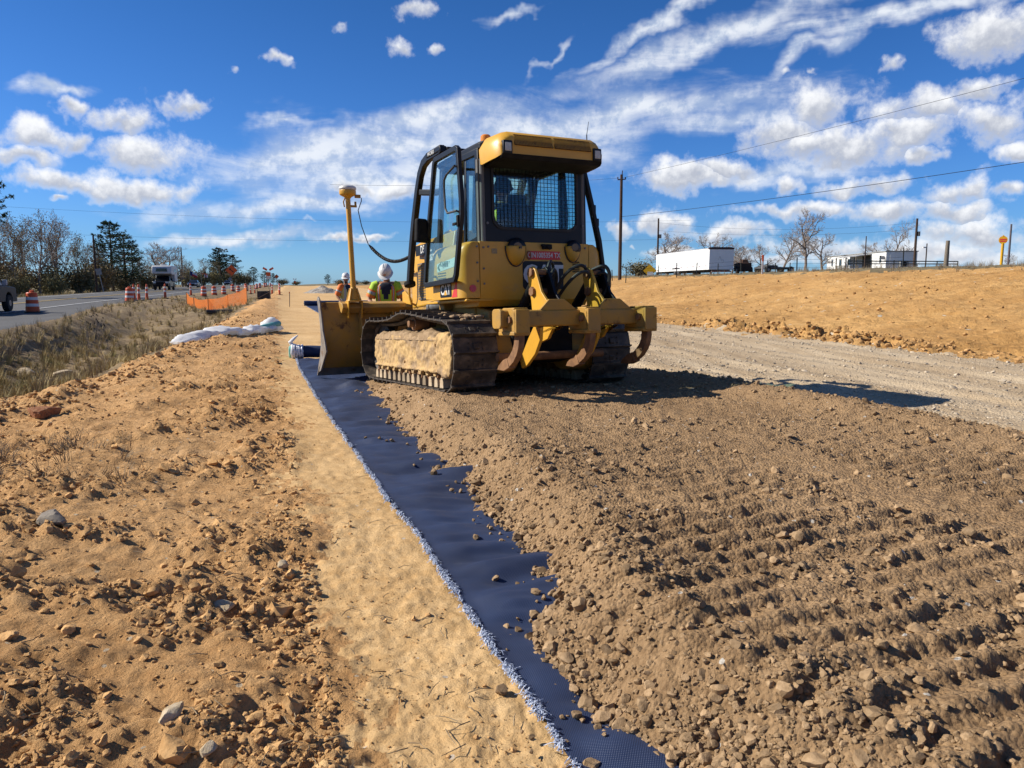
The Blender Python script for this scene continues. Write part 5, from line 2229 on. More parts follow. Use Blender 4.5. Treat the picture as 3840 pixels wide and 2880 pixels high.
def head(parent, c, rot, beard=False):
    """face looks along local -Y"""
    M = Matrix.Translation(Vector(c)) @ rot.to_4x4()
    g = MB()
    g.M = M
    nu, nv = 22, 16
    vs, fs = [], []
    for j in range(nv + 1):
        ph = math.pi * j / nv
        for i in range(nu):
            th = 2 * math.pi * i / nu
            x, y, z = math.sin(ph) * math.cos(th), math.sin(ph) * math.sin(th), math.cos(ph)
            jaw = 1 - .22 * max(0, -z) ** 1.2
            px, py, pz = .076 * x * jaw, .096 * y * (1 - .10 * max(0, -z)), .118 * z
            if y < 0:
                if abs(x) < .35 and -.35 < z < .15:
                    py -= .016 * (1 - abs(x) / .35) * (1 - abs(z + .12) / .3)          # nose
                if .05 < z < .30 and .15 < abs(x) < .6:
                    py += .007                                                           # eye sockets
                if -.62 < z < -.48 and abs(x) < .4:
                    py += .004
            vs.append((px, py, pz))
    for j in range(nv):
        for i in range(nu):
            k = (i + 1) % nu
            fs.append((j * nu + i, (j + 1) * nu + i, (j + 1) * nu + k, j * nu + k))
    g.add(vs, fs)
    for s in (-1, 1):
        g.ell((s * .078, .008, -.005), (.010, .020, .032), 8, 6)
    g.cyl((0, .02, -.08), (0, .035, -.19), .056, .06, 14)
    o = g.build('head', skin, parent, smooth=70)
    q = MB()
    q.M = M
    for s in (-1, 1):
        q.ell((s * .031, -.084, .018), (.013, .007, .008), 8, 6)
    q.build('eyes', mk('eye_white', (.25, .2, .18), None), o)
    q = MB()
    q.M = M
    q.box((0, -.090, -.062), (.045, .012, .008))
    q.build('mouth', mk('lips', (.26, .10, .08), None, rough=.5), o)
    q = MB()
    q.M = M
    q.ell((0, .018, .022), (.082, .090, .105), 18, 10, v0=0, v1=.62)
    if beard:
        q.ell((0, -.078, -.088), (.036, .022, .034), 10, 8)
        q.box((0, -.098, -.045), (.05, .012, .010))
    for s in (-1, 1):
        q.box((s * .031, -.092, .035), (.032, .008, .006))
    q.build('hair', hairm, o, smooth=60)
    return o


def person(name, loc, rz, label, pose, sleeves, beard=False):
    P = empty(name, loc, rz, label, 'person')
    f = pose['lean']                                   # forward lean of the torso, along -Y (the way the person faces)
    hip = Vector((0, 0, .94))
    def up(d, s=0.):                                   # point up the spine
        return hip + Vector((0, -math.sin(f) * d, math.cos(f) * d))
    nk, ch, wa = up(.56), up(.40), up(.16)
    sh = [up(.50) + Vector((s * .185, .0, 0)) for s in (-1, 1)]
    V, E_ = [], []
    V.append((*hip, .15, .11)); V.append((*wa, .15, .105)); V.append((*ch, .165, .115)); V.append((*up(.50), .12, .085)); V.append((*nk, .058))
    E_ += [(0, 1), (1, 2), (2, 3), (3, 4)]
    for i, s in enumerate((-1, 1)):
        el, wr = Vector(pose['elbow'][i]), Vector(pose['wrist'][i])
        k = len(V)
        V.append((*sh[i], .066)); V.append((*(sh[i].lerp(el, .5)), .052)); V.append((*el, .043)); V.append((*(el.lerp(wr, .45)), .040)); V.append((*wr, .027, .022))
        E_ += [(3, k), (k, k + 1), (k + 1, k + 2), (k + 2, k + 3), (k + 3, k + 4)]
        hand_chain(V, E_, k + 4, wr, wr - el, Vector((-s * .6, -.8, 0)), .45)
    for i, s in enumerate((-1, 1)):
        kn, an, to = [Vector(q) for q in pose['leg'][i]]
        k = len(V)
        V.append((s * .10, 0, .88, .095)); V.append((*(Vector((s * .10, 0, .88)).lerp(kn, .5)), .082)); V.append((*kn, .058)); V.append((*(kn.lerp(an, .4)), .056)); V.append((*an, .040)); V.append((*to, .038, .030))
        E_ += [(0, k), (k, k + 1), (k + 1, k + 2), (k + 2, k + 3), (k + 3, k + 4), (k + 4, k + 5)]
    b = skinned('body', V, E_, skin, P)
    # trousers: thicker shells over the legs
    V, E_ = [(*hip, .165, .125), (*up(.10), .158, .118)], [(0, 1)]
    for i, s in enumerate((-1, 1)):
        kn, an, to = [Vector(q) for q in pose['leg'][i]]
        k = len(V)
        V.append((s * .10, 0, .86, .108)); V.append((*(Vector((s * .10, 0, .88)).lerp(kn, .5)), .096)); V.append((*kn, .076)); V.append((*(kn.lerp(an, .6)), .072)); V.append((*an, .066))
        E_ += [(0, k), (k, k + 1), (k + 1, k + 2), (k + 2, k + 3), (k + 3, k + 4)]
    skinned('trousers', V, E_, jeans, P)
    for i, s in enumerate((-1, 1)):
        kn, an, to = [Vector(q) for q in pose['leg'][i]]
        g = MB()
        g.tube([an + Vector((0, .03, .10)), an + Vector((0, .03, -.01)), an + Vector((0, .01, -.045)), to + Vector((0, 0, -.0)), to + Vector((0, -.05, -.012))], [.060, .062, .058, .052, .03], 12)
        g.build('boot', boot, P)
    # shirt
    V, E_ = [(*up(.02), .16, .12), (*wa, .158, .115), (*ch, .175, .125), (*up(.505), .128, .092), (*up(.545), .075)], [(0, 1), (1, 2), (2, 3), (3, 4)]
    skinned('shirt', V, E_, navy, P)
    for i, s in enumerate((-1, 1)):
        el = Vector(pose['elbow'][i])
        e2 = sh[i].lerp(el, pose.get('sleeve', .78))
        g = MB()
        A = sh[i] + Vector((-s * .05, 0, .015))
        L_ = [A, sh[i].lerp(el, .02), sh[i].lerp(el, .25), sh[i].lerp(el, .5), e2]
        g.tube(L_, [.075, .088, .085, .080, .078], 16)
        sl = g.build('sleeve', sleeves, P, smooth=60)
        d = (el - sh[i]).normalized()
        q = d.to_track_quat('Z', 'Y').to_matrix()
        ring_band(sh[i].lerp(el, .50), .088, .088, .05, q, silver, 'sleeve_tape', sl)
        ring_band(sh[i].lerp(el, .72), .086, .086, .055, q, hior, 'sleeve_cuff', sl)
        if sleeves is hiv:
            ring_band(sh[i].lerp(el, .36), .089, .089, .03, q, hior, 'sleeve_stripe', sl)
    rows = []
    for d, rx, ry in ((-.06, .185, .145), (.03, .185, .142), (.10, .183, .14), (.15, .183, .14), (.25, .188, .142), (.34, .196, .145), (.42, .198, .140), (.48, .185, .122), (.525, .140, .098), (.548, .085, .075)):
        p = up(d)
        rows.append((0, p.y, p.z, rx, ry))
    vest_mesh('vest', rows, [pose['vest'], pose['stripe'], silver, navy], P, neck=(4, 7.5))
    hr = Euler(pose['head_rot']).to_matrix()
    hc = nk + Vector(pose['head_off'])
    head(P, hc, hr, beard)
    P.scale = [pose.get('scale', 1.)] * 3
    hard_hat(P, hc + hr @ Vector((0, .004, .045)), hr)
    return P


stand = [((-.12, -.03, .50), (-.13, .02, .09), (-.14, -.14, .04)), ((.12, -.02, .50), (.13, .03, .09), (.15, -.13, .04))]
w1 = (-2.40, 14.6)
person('person', (w1[0], w1[1], H(*w1) + .02), rad(8), 'worker in white hard hat and yellow orange vest looking down behind the blade', dict(
    scale=1.06, lean=rad(8), elbow=[(-.30, -.06, 1.17), (.30, -.05, 1.17)], wrist=[(-.20, -.27, 1.06), (.22, -.26, 1.05)], leg=stand, head_rot=(rad(40), 0, rad(-6)), head_off=(0, -.075, .135), vest=hiv, stripe=hior, sleeve=.80), hiv)
w2 = (-5.02, 23.0)
person('person', (w2[0], w2[1], H(*w2)), rad(58), 'bearded worker in white hard hat and orange sleeves standing left of the blade mast', dict(
    scale=1.03, lean=rad(3), elbow=[(-.27, .06, 1.17), (.27, .05, 1.17)], wrist=[(-.27, -.12, 1.0), (.26, -.14, 1.0)], leg=stand, head_rot=(rad(6), 0, rad(-52)), head_off=(0, -.02, .15), vest=mk('pale_vest', (.50, .48, .16), (.45, .42, .14), 8, .7), stripe=silver, sleeve=.95), hior, True)

# operator in the cab: seated, mostly seen as a dark figure through the rear window
op = empty('person', DZ_O + DM @ Vector((1.16, .76, 1.70)), 0, 'seated operator in vest seen through the rear window of the bulldozer cab', 'person')
op.rotation_euler = (DM @ Matrix.Rotation(math.pi, 3, 'Z')).to_euler()
V = [(0, 0, .10, .16, .12), (0, .03, .28, .165, .12), (0, .05, .48, .17, .12), (0, .05, .58, .12, .09), (0, .03, .66, .055)]
E_ = [(0, 1), (1, 2), (2, 3), (3, 4)]
for s in (-1, 1):
    k = len(V)
    V += [(s * .19, .04, .56, .07), (s * .27, -.02, .36, .055), (s * .26, -.14, .24, .045), (s * .22, -.30, .22, .035)]
    E_ += [(3, k), (k, k + 1), (k + 1, k + 2), (k + 2, k + 3)]
    hand_chain(V, E_, k + 3, Vector((s * .22, -.30, .22)), Vector((0, -1, -.2)), Vector((-s, 0, 0)), .6)
    k = len(V)
    V += [(s * .10, -.08, .08, .095), (s * .12, -.44, .10, .075), (s * .12, -.52, -.28, .05), (s * .12, -.62, -.32, .04)]
    E_ += [(0, k), (k, k + 1), (k + 1, k + 2), (k + 2, k + 3)]
skinned('body', V, E_, mk('work_shirt', (.10, .12, .07), (.14, .16, .09), 8, .9), op)
rows = [(0, .02 + .03 * min(1, d * 3), d, rx, ry) for d, rx, ry in ((.06, .185, .145), (.15, .185, .142), (.22, .183, .14), (.30, .185, .14), (.42, .196, .142), (.52, .19, .13), (.58, .15, .10), (.615, .085, .075))]
vest_mesh('vest', rows, [hiv, hior, silver, hiv], op)
head(op, (0, .02, .77), Euler((rad(5), 0, rad(12))).to_matrix())
hard_hat(op, (0, .025, .815), Euler((rad(5), 0, rad(12))).to_matrix(), mk('dark_cap', (.05, .06, .05), None, rough=.8))


# ------------------------------------------------------------------ rolls, plastic sleeve, fringe things on the work strip
def gz(x, y):
    u, v = to_uv(x, y)
    return float(ground_z(np.array([u]), np.array([v]), np.array([x]), np.array([y]))[0])


fab_m = MATS['navy_fabric']
plast = mk('white_plastic', (.98, .98, .97), (.92, .92, .92), 9, .45, spec=.5, bump=.006, bscale=14)
teal = mk('teal_plastic', (.16, .50, .42), (.24, .58, .50), 9, .4)


def fabric_roll(name, uv0, length, r, label, wrap):
    x0, y0 = to_xy(*uv0)
    x1, y1 = to_xy(uv0[0] + length, uv0[1] + .05)
    z0, z1 = H(x0, y0) + r + .02, H(x1, y1) + r + .02
    E0 = empty(name, (x0, y0, z0), 0, label, 'fabric roll')
    d = Vector((x1 - x0, y1 - y0, z1 - z0))
    g = MB()
    n = 26
    pts = [d * (k / 18) + Vector((0, 0, .006 * math.sin(k * 2.1))) for k in range(19)]
    g.tube(pts, [r * (1 + .02 * math.sin(k * 1.7)) for k in range(19)], n)
    g.build('rolled_fabric', fab_m, E0)
    g = MB()
    dn = d.normalized()
    for k in range(4):                              # spiral layers on the end
        g.tube([Vector((0, 0, 0)) - dn * .004 + (dn.orthogonal().normalized() * math.cos(t) + dn.cross(dn.orthogonal().normalized()) * math.sin(t)) * (r * (.3 + .16 * k)) for t in np.linspace(0, 6.28, 20)[:-1]], .006, 4, closed=True)
    g.build('end_layers', MATS['fringe'], E0)
    g = MB()
    g.cyl(-dn * .03, dn * .02, r * .28, n=16)
    g.build('cardboard_core', mk('cardboard', (.36, .24, .13), (.30, .20, .11), 9, .9), E0)
    if wrap:
        rr_ = random.Random(4)
        g = MB()
        for k in range(5):
            pts = []
            for t in np.linspace(0, 6.28, 18)[:-1]:
                A = dn.orthogonal().normalized()
                B = dn.cross(A)
                pts.append(dn * (-.10 + .05 * k + .02 * rr_.random()) + (A * math.cos(t) + B * math.sin(t)) * (r * (1.03 + .05 * rr_.random() + (.10 if k < 2 else 0))))
            g.tube(pts, .028, 6, closed=True)
        pts = [Vector((0, 0, r)) - dn * .07, Vector((-.02, 0, r + .08)) - dn * .10, Vector((.02, 0, r + .16)) - dn * .06, Vector((.03, .02, r + .22))]
        g.tube(pts, [.05, .045, .03, .012], 8)
        g.build('torn_wrapper', plast, E0, smooth=25)
        g = MB()
        g.lathe([(r * .95, 0), (r * 1.02, .01), (r * 1.0, .05), (r * .6, .06)], n=20)
        o = g.build('end_wrap', teal, E0)
        o.rotation_euler = (-dn).to_track_quat('Z', 'Y').to_euler()
        o.location = -dn * .10
    return E0


fabric_roll('fabric_roll', (-.02, 16.55), 4.4, .125, 'navy fabric roll with torn white wrapper just beyond the blade', True)
fabric_roll('fabric_roll', (.52, 51.8), 4.4, .17, 'far navy fabric roll lying across the sand behind the blade mast', False)
f2 = tag(empty('ground_fabric', (*to_xy(2., 45), H(*to_xy(2., 45)))), 'second navy fabric strip unrolled ahead of the bulldozer', 'fabric')
fe2 = lambda v: np.interp(v, [20, 51.8], [1.9, .62])
sh2 = fabric_sheet('sheet', fe2, 3.8, 20, 51.7, 40, .12, lambda u, v: base_h(u, v) + .03 + .01 * fbm(u, v, .8, 2, 97), f2)
sh2.matrix_parent_inverse = Matrix.Translation(-f2.location)
fr2 = frayed_edge('frayed_edge', fe2, 20, 51.6, 2200, f2, 5, lambda u, v: base_h(u, v) + .03, 1.6)
fr2.matrix_parent_inverse = Matrix.Translation(-f2.location)

# crumpled white plastic sleeve with its tube
A = Vector((-8.15, 18.6, 0))
B = Vector((-7.55, 24.3, 0))
slv = empty('plastic_sleeve', (A.x, A.y, gz(A.x, A.y)), 0, 'crumpled white plastic sleeve lying on the dirt shoulder', 'plastic sleeve')
ns, nc = 90, 22
co, q = [], []
Rg = np.random.RandomState(12)
for i in range(ns):
    t = i / (ns - 1)
    c = A.lerp(B, t) + Vector((.35 * math.sin(t * 3.0) - .1, 0, 0))
    wdt = .40 + .12 * math.sin(t * 7) - .18 * math.exp(-((t - .0) / .05) ** 2)
    hgt = (.12 + .12 * math.exp(-((t - .93) / .07) ** 2) + .04 * math.sin(t * 11 + 1) ** 2) * min(1, t * 14 + .3) * min(1, (1 - t) * 10 + .3)
    g0 = gz(c.x, c.y)
    for k in range(nc):
        an = 2 * math.pi * k / nc
        e = 1 + .16 * math.sin(3 * an + t * 25) + .06 * Rg.normal()
        co.append((c.x + wdt * .62 * math.cos(an) * e, c.y + .10 * math.cos(an) * math.sin(t * 9), g0 + .0 + hgt * (.75 + .75 * math.sin(an) * e)))
for i in range(ns - 1):
    for k in range(nc):
        k2 = (k + 1) % nc
        q.append((i * nc + k, i * nc + k2, (i + 1) * nc + k2, (i + 1) * nc + k))
co = np.array(co) - np.array(slv.location)
np_mesh('sleeve', co, np.array(q), thin_mat('sleeve_plastic', (1.1, 1.1, 1.09), .4, .35), True, None, slv)
g = MB()
e0 = Vector((-7.55, 23.2, gz(-7.55, 23.2) + .20)) - slv.location
e1 = e0 + Vector((.22, .75, .06))
g.cyl(e0 - Vector((.12, .35, .05)), e1, .085, n=16)
tb = g.build('teal_tube', teal, slv)
g = MB()
g.cyl(e1 - Vector((.012, .04, .003)), e1 + Vector((.003, .01, .001)), .07, n=16)
g.build('tube_mouth', blk_m, tb)

# ------------------------------------------------------------------ traffic barrels and slim channelizers
orange = mk('barrel_orange', (.72, .105, .022), (.60, .085, .02), 4, .5, c3=(.42, .12, .05), s3=6, t3=.64, w3=.08)
rflw = mk('barrel_white', (.80, .78, .75), (.70, .68, .65), 6, .5)


def make_barrel():
    b = empty('traffic_barrel')
    prof = [(.29, 0), (.29, .05), (.285, .06)]
    bands = [(.06, .28, .283, orange), (.28, .43, .268, rflw), (.43, .58, .256, orange), (.58, .73, .244, rflw), (.73, .90, .232, orange)]
    g = MB()
    g.lathe([(.33, 0), (.33, .055), (.29, .06)], n=20)
    g.build('rubber_base', rub, b)
    first = None
    g = MB()
    g.lathe([(.272, .055), (.262, .43), (.245, .60), (.228, .90), (.20, .935), (.10, .95), (.08, .955), (.075, 1.0), (.03, 1.01)], n=22)
    body = g.build('drum', orange, b)
    for z0, z1, r, m_ in bands:
        g = MB()
        g.lathe([(r - .004, z0 + .004), (r + .004, z0 + .012), (r - .002, z1 - .012), (r - .010, z1 - .004)], n=22)
        g.build('reflective_band', m_, body)
    g = MB()
    g.tube([(-.09, 0, .95), (-.08, 0, 1.03), (.08, 0, 1.03), (.09, 0, .95)], .022, 8)
    g.build('handle', orange, b)
    return b


def make_cone():
    b = empty('channelizer_cone')
    g = MB()
    g.lathe([(.20, 0), (.19, .04), (.14, .05)], n=8)
    g.box((0, 0, .03), (.62, .42, .06))
    g.build('rubber_base', rub, b, .01)
    g = MB()
    g.lathe([(.11, .05), (.085, .6), (.065, 1.08), (.05, 1.10), (.05, 1.16), (.02, 1.18)], n=14)
    body = g.build('post', orange, b)
    for z0, z1 in ((.52, .66), (.82, .96)):
        g = MB()
        r0, r1 = .112 - .047 * z0, .112 - .047 * z1
        g.lathe([(r0 - .004 + .008, z0), (r0 + .008, z0 + .005), (r1 + .008, z1 - .005), (r1 + .004, z1)], n=14)
        g.build('reflective_band', rflw, body)
    return b


brl, cne = make_barrel(), make_cone()
brl_used = cne_used = False
BARRELS = [(-22.33, 35.55, 'traffic barrel nearest the camera, beside the dark pickup truck'), (-25.85, 51.67, 'second nearest traffic barrel, just left of the slim channelizer cones'),
           (-30.58, 75.91, 'leftmost of three traffic barrels behind the orange mesh fence'), (-32.46, 83.48, 'middle one of three traffic barrels behind the orange mesh fence'), (-34.34, 91.22, 'rightmost of three traffic barrels behind the orange mesh fence'),
           (-40.2, 110.3, 'traffic barrel directly below the orange arrow sign'), (-38.07, 106.5, 'traffic barrel just right of the orange arrow sign post'), (-43.0, 124., 'traffic barrel half hidden right of the arrow sign post'), (-47.0, 135.2, 'traffic barrel farther along the road beyond the arrow sign'),
           (-52.0, 156., None), (-56.0, 170., None), (-59.2, 180., None), (-62.0, 192., None), (-66., 206., None), (-70., 222., None)]
for i, (x, y, lab) in enumerate(BARRELS):
    o = brl if i == 0 else copy_tree(brl)
    o.location = (x, y, gz(x, y) if y < 60 else H(x, y))
    o.rotation_euler = (rad(1.5 * (i % 3 - 1)), rad(2 * (i % 2)), i * .7)
    tag(o, ('orange and white ' + lab) if lab else 'distant orange and white traffic barrel in the row along the far road edge', 'traffic barrel', 'traffic barrels along the road edge')
    if not lab:
        o['group'] = 'distant traffic barrels in the row'
CONES = [(-26.62, 54.57, 'nearest slim channelizer cone, right beside the second barrel'), (-26.85, 56.23, 'second slim channelizer cone from the barrel on the left'), (-27.8, 61.32, 'third slim channelizer cone, in front of the camper truck'), (-30.88, 73.62, 'slim channelizer cone standing at the left end of the mesh fence'),
         (-34.5, 101.1, 'leaning slim channelizer cone right of the arrow sign'), (-34.8, 103.6, 'slim channelizer cone second right of the arrow sign'), (-28.4, 90.6, 'tall slim channelizer cone behind the black inlet box'), (-24.6, 81., 'short looking slim channelizer cone right of the black inlet box'), (-29.2, 96., 'slim channelizer cone left of the tall one behind the inlet box'), (-27.6, 55.9, 'slim channelizer cone partly hidden behind the second barrel')]
for i, (x, y, lab) in enumerate(CONES):
    o = cne if i == 0 else copy_tree(cne)
    o.location = (x, y, H(x, y))
    o.rotation_euler = (rad(6 if 'leaning' in lab else 1), rad(-5 if 'leaning' in lab else 1), i * 1.1)
    tag(o, 'orange ' + lab, 'traffic cone', 'slim channelizer cones along the work zone')

# ------------------------------------------------------------------ orange mesh fence across the ditch end
fen = empty('mesh_fence', (-17.9, 44.9, H(-17.9, 44.9)), 0, 'sagging orange plastic mesh fence at the end of the ditch', 'mesh fence')
pl_ = [Vector((-24.3, 57.1, 0)), Vector((-21.4, 51.4, 0)), Vector((-17.9, 45.0, 0)), Vector((-18.6, 50.0, 0)), Vector((-19.4, 56.0, 0))]
hts = [.80, .62, .70, .80, 1.2]
mesh_m = thin_mat('fence_orange', (1.0, .33, .09), .6, .5)
MO = Vector(fen.location)
for i, p in enumerate(pl_):
    g = MB()
    z = H(p.x, p.y)
    g.cyl(p + Vector((0, 0, z - .3)) - MO, p + Vector((0, 0, z + hts[i] + .08)) - MO, .02, n=6)
    g.build('stake', rust, fen)
g = MB()
cols = []
for i in range(4):
    nseg = 34
    for k in range(nseg):
        t = k / nseg
        p = pl_[i].lerp(pl_[i + 1], t)
        h = hts[i] * (1 - t) + hts[i + 1] * t
        sag = .10 * math.sin(math.pi * t)
        sw = Vector((.05 * math.sin(7 * t + i), .05 * math.cos(9 * t + i), 0))
        z = H(p.x, p.y)
        cols.append((p + sw - MO, z + .02 - MO.z, h - sag))
rows = 13
for a_, b_ in zip(cols[:-1], cols[1:]):
    for r in range(rows):
        z0, z1 = a_[1] + a_[2] * r / (rows - 1), b_[1] + b_[2] * r / (rows - 1)
        p0, p1 = a_[0].copy(), b_[0].copy()
        p0.z, p1.z = z0, z1
        wv_ = .007
        g.add([p0 - Vector((0, 0, wv_)), p1 - Vector((0, 0, wv_)), p1 + Vector((0, 0, wv_)), p0 + Vector((0, 0, wv_))], [(0, 1, 2, 3)])
for p, zb, h in cols:
    for dxx in (0,):
        q0 = Vector((p.x, p.y, zb))
        q1 = Vector((p.x, p.y, zb + h))
        tdir = Vector((.010, .010, 0))
        g.add([q0 - tdir, q0 + tdir, q1 + tdir, q1 - tdir], [(0, 1, 2, 3)])
g.build('plastic_mesh', mesh_m, fen, smooth=0)

# culvert end, inlet box, lath stake, stone pile
cul = empty('culvert_pipe', (-15.3, 40.6, H(-15.3, 40.6)), rad(20), 'dark culvert pipe end under the orange mesh fence', 'pipe')
g = MB()
g.ring([(.13 * math.cos(t), .10 + .13 * math.sin(t)) for t in np.linspace(0, 6.28, 21)[:-1]], [(.10 * math.cos(t), .10 + .10 * math.sin(t)) for t in np.linspace(0, 6.28, 21)[:-1]], 'x', -.9, .5)
g.build('pipe', mk('corrugated_black', (.02, .02, .02), (.05, .045, .04), 5, .6), cul)
g = MB()
for k in range(13):
    g.ring([(.145 * math.cos(t), .10 + .145 * math.sin(t)) for t in np.linspace(0, 6.28, 17)[:-1]], [(.128 * math.cos(t), .10 + .128 * math.sin(t)) for t in np.linspace(0, 6.28, 17)[:-1]], 'x', -.85 + k * .1, -.81 + k * .1)
g.build('corrugations', MATS['corrugated_black'], cul)['kind'] = 'stuff'
ib = empty('inlet_box', (-21.1, 65.1, H(-21.1, 65.1)), rad(14), 'black fabric covered drain inlet box beside the sand strip', 'inlet box')
g = MB()
g.box((0, 0, .36), (1.05, .95, .72), taper=(.94, .94))
g.build('fabric_cover', mk('black_fabric', (.012, .013, .014), (.05, .05, .05), 4, .7, bump=.03, bscale=6), ib, .03)
for sx in (-.5, .5):
    g = MB()
    g.box((sx, -.47, .42), (.05, .05, .84))
    g.build('post', mk('weathered_wood', (.24, .20, .155), (.17, .14, .105), 8, .9), ib)
g = MB()
g.bar([(-.52, -.5, .1), (.52, -.5, .66)], .04, .06)
g.build('brace', MATS['weathered_wood'], ib)
lath = empty('survey_stake', (-13.98, 48.06, H(-13.98, 48.06)), 0, 'thin wooden survey stake beside the far fabric roll', 'stake')
g = MB()
g.box((0, 0, .46), (.04, .015, .95), (0, rad(2), 0))
g.build('lath', MATS['weathered_wood'], lath)
g = MB()
g.box((0, 0, .90), (.05, .02, .10), (0, rad(2), 0))
g.build('ribbon', hior, lath)
pile = tag(np_mesh('stone_pile', np.zeros((0, 3)), np.zeros((0, 4), int), mk('pile_stone', (.44, .40, .35), (.30, .26, .21), 1.2, .9, bump=.15, bscale=3)), 'pale heap of crushed stone far ahead on the work strip', 'stone pile')
bpy.data.objects.remove(pile)
pile = empty('stone_pile', (-25.0, 101.6, H(-25.0, 101.6)), 0, 'pale heap of crushed stone far ahead on the work strip', 'stone pile')
xs = np.linspace(-2.6, 2.6, 60)
X, Y = np.meshgrid(xs, xs, indexing='ij')
Z = np.clip(.95 - .42 * np.hypot(X * .85, Y) + .28 * fbm(X, Y, 1.1, 4, 301) * np.exp(-np.hypot(X, Y) / 2.2), -.05, 2)
i, j = np.meshgrid(np.arange(59), np.arange(59), indexing='ij')
i, j = i.ravel(), j.ravel()
np_mesh('heap', np.stack([X.ravel(), Y.ravel(), Z.ravel()], 1), np.stack([i * 60 + j, (i + 1) * 60 + j, (i + 1) * 60 + j + 1, i * 60 + j + 1], 1), MATS['pile_stone'], False, None, pile)

# ------------------------------------------------------------------ signs
osign = mk('sign_orange', (.80, .13, .015), (.72, .11, .015), 3, .45)
blk_s = mk('sign_black', (.01, .01, .01), None, rough=.5)
alum = mk('sign_back', (.30, .31, .32), (.24, .25, .26), 5, .5, metal=.4)
wood = MATS['weathered_wood']


def diamond_sign(x, y, zc, side, label, arrow=False, plate_m=None, posts=1, rz=None, flags=False):
    z0 = H(x, y)
    s = empty('road_sign', (x, y, z0), math.atan2(-x, y) * 1. if rz is None else rz, label, 'road sign')
    r = side * .7071
    h = zc - z0
    g = MB()
    for px in ((0,) if posts == 1 else (-.5, .5)):
        g.box((px, .05, (h + r * .6) / 2), (.10, .10, h + r * .6))
    g.build('post', wood, s, .004)
    g = MB()
    g.prism([(r, h), (0, h + r), (-r, h), (0, h - r)], 'y', -.012, 0)
    pn = g.build('panel', plate_m or osign, s)
    if plate_m is None:
        g = MB()
        ro, ri = r * .95, r * .91
        g.ring([(ro, h), (0, h + ro), (-ro, h), (0, h - ro)], [(ri, h), (0, h + ri), (-ri, h), (0, h - ri)], 'y', -.0155, -.0125)
        g.build('border', blk_s, pn)
    if arrow:
        g = MB()
        k = r * .62
        pts = [(-.62, .55), (-.05, .42), (-.20, .27), (.60, -.42), (.42, -.62), (-.36, .09), (-.52, -.06)]
        g.prism([(a * k, h + b * k) for a, b in pts], 'y', -.0165, -.0125)
        g.build('arrow', blk_s, pn)
    if flags:
        for sg in (-1, 1):
            g = MB()
            g.bar([(0, 0, h + r * .9), (sg * .55, 0, h + r * .9 + .75)], .03, .03)
            st_ = g.build('flag_staff', wood, s)
            g = MB()
            pts = []
            for k in range(7):
                t = k / 6
                pts.append((sg * (.25 + .65 * t), .06 * math.sin(6 * t), h + r * .9 + .42 + .30 * t))
            vs = [p for p in pts] + [(p[0] - sg * .12, p[1], p[2] + .34) for p in pts]
            g.add(vs, [(k, k + 1, 8 + k, 7 + k) for k in range(6)])
            g.build('flag_cloth', mk('flag_orange', (.90, .20, .10), (.8, .15, .08), 4, .7), st_)
    return s


diamond_sign(-41.63, 114., 3.69, 1.22, 'large orange diamond sign with black arrow pointing up left', True, rz=rad(20))
diamond_sign(-73.6, 240., 4.1, 1.0, 'plain orange diamond sign farther along the road right of the flagged sign', rz=rad(17))
diamond_sign(-107.6, 380., 2.9, 1.1, 'tiny orange diamond sign farthest away at the horizon', rz=rad(16), flags=True)
diamond_sign(-73.5, 200., 3.0, .76, 'grey back of a diamond road sign left of the arrow sign', plate_m=alum, rz=rad(20))
# square warning sign with two flags
fs_ = empty('road_sign', (-47.6, 150., H(-47.6, 150.)), rad(18), 'square orange and white sign topped by two flags near the horizon', 'road sign')
g = MB()
g.box((0, .05, 1.6), (.10, .10, 3.2))
g.build('post', wood, fs_)
g = MB()
g.box((0, -.01, 2.95), (.85, .02, .75))
g.build('panel', osign, fs_)
g = MB()
g.box((0, -.01, 2.25), (.80, .02, .55))
g.build('lower_panel', rflw, fs_)
for sg in (-1, 1):
    g = MB()
    g.bar([(0, 0, 3.3), (sg * .6, 0, 3.95)], .03, .03)
    st_ = g.build('flag_staff', wood, fs_)
    g = MB()
    pts = [(sg * (.3 + .75 * k / 6), .08 * math.sin(k), 3.55 + .42 * k / 6) for k in range(7)]
    g.add(pts + [(p[0] - sg * .15, p[1], p[2] + .36) for p in pts], [(k, k + 1, 8 + k, 7 + k) for k in range(6)])
    g.build('flag_cloth', MATS['flag_orange'], st_)
# leaning roadside sign seen from behind
ls = empty('road_sign', (-48.2, 90.4, H(-48.2, 90.4)), rad(26), 'leaning grey sign post seen from behind across the road', 'road sign')
ls.rotation_euler = (rad(3), rad(-9), rad(26))
g = MB()
g.cyl((0, 0, -.2), (0, 0, 2.6), .04, n=8)
g.build('post', alum, ls)
g = MB()
g.box((0, -.04, 2.45), (.60, .012, .72))
g.build('panel', alum, ls, .005)
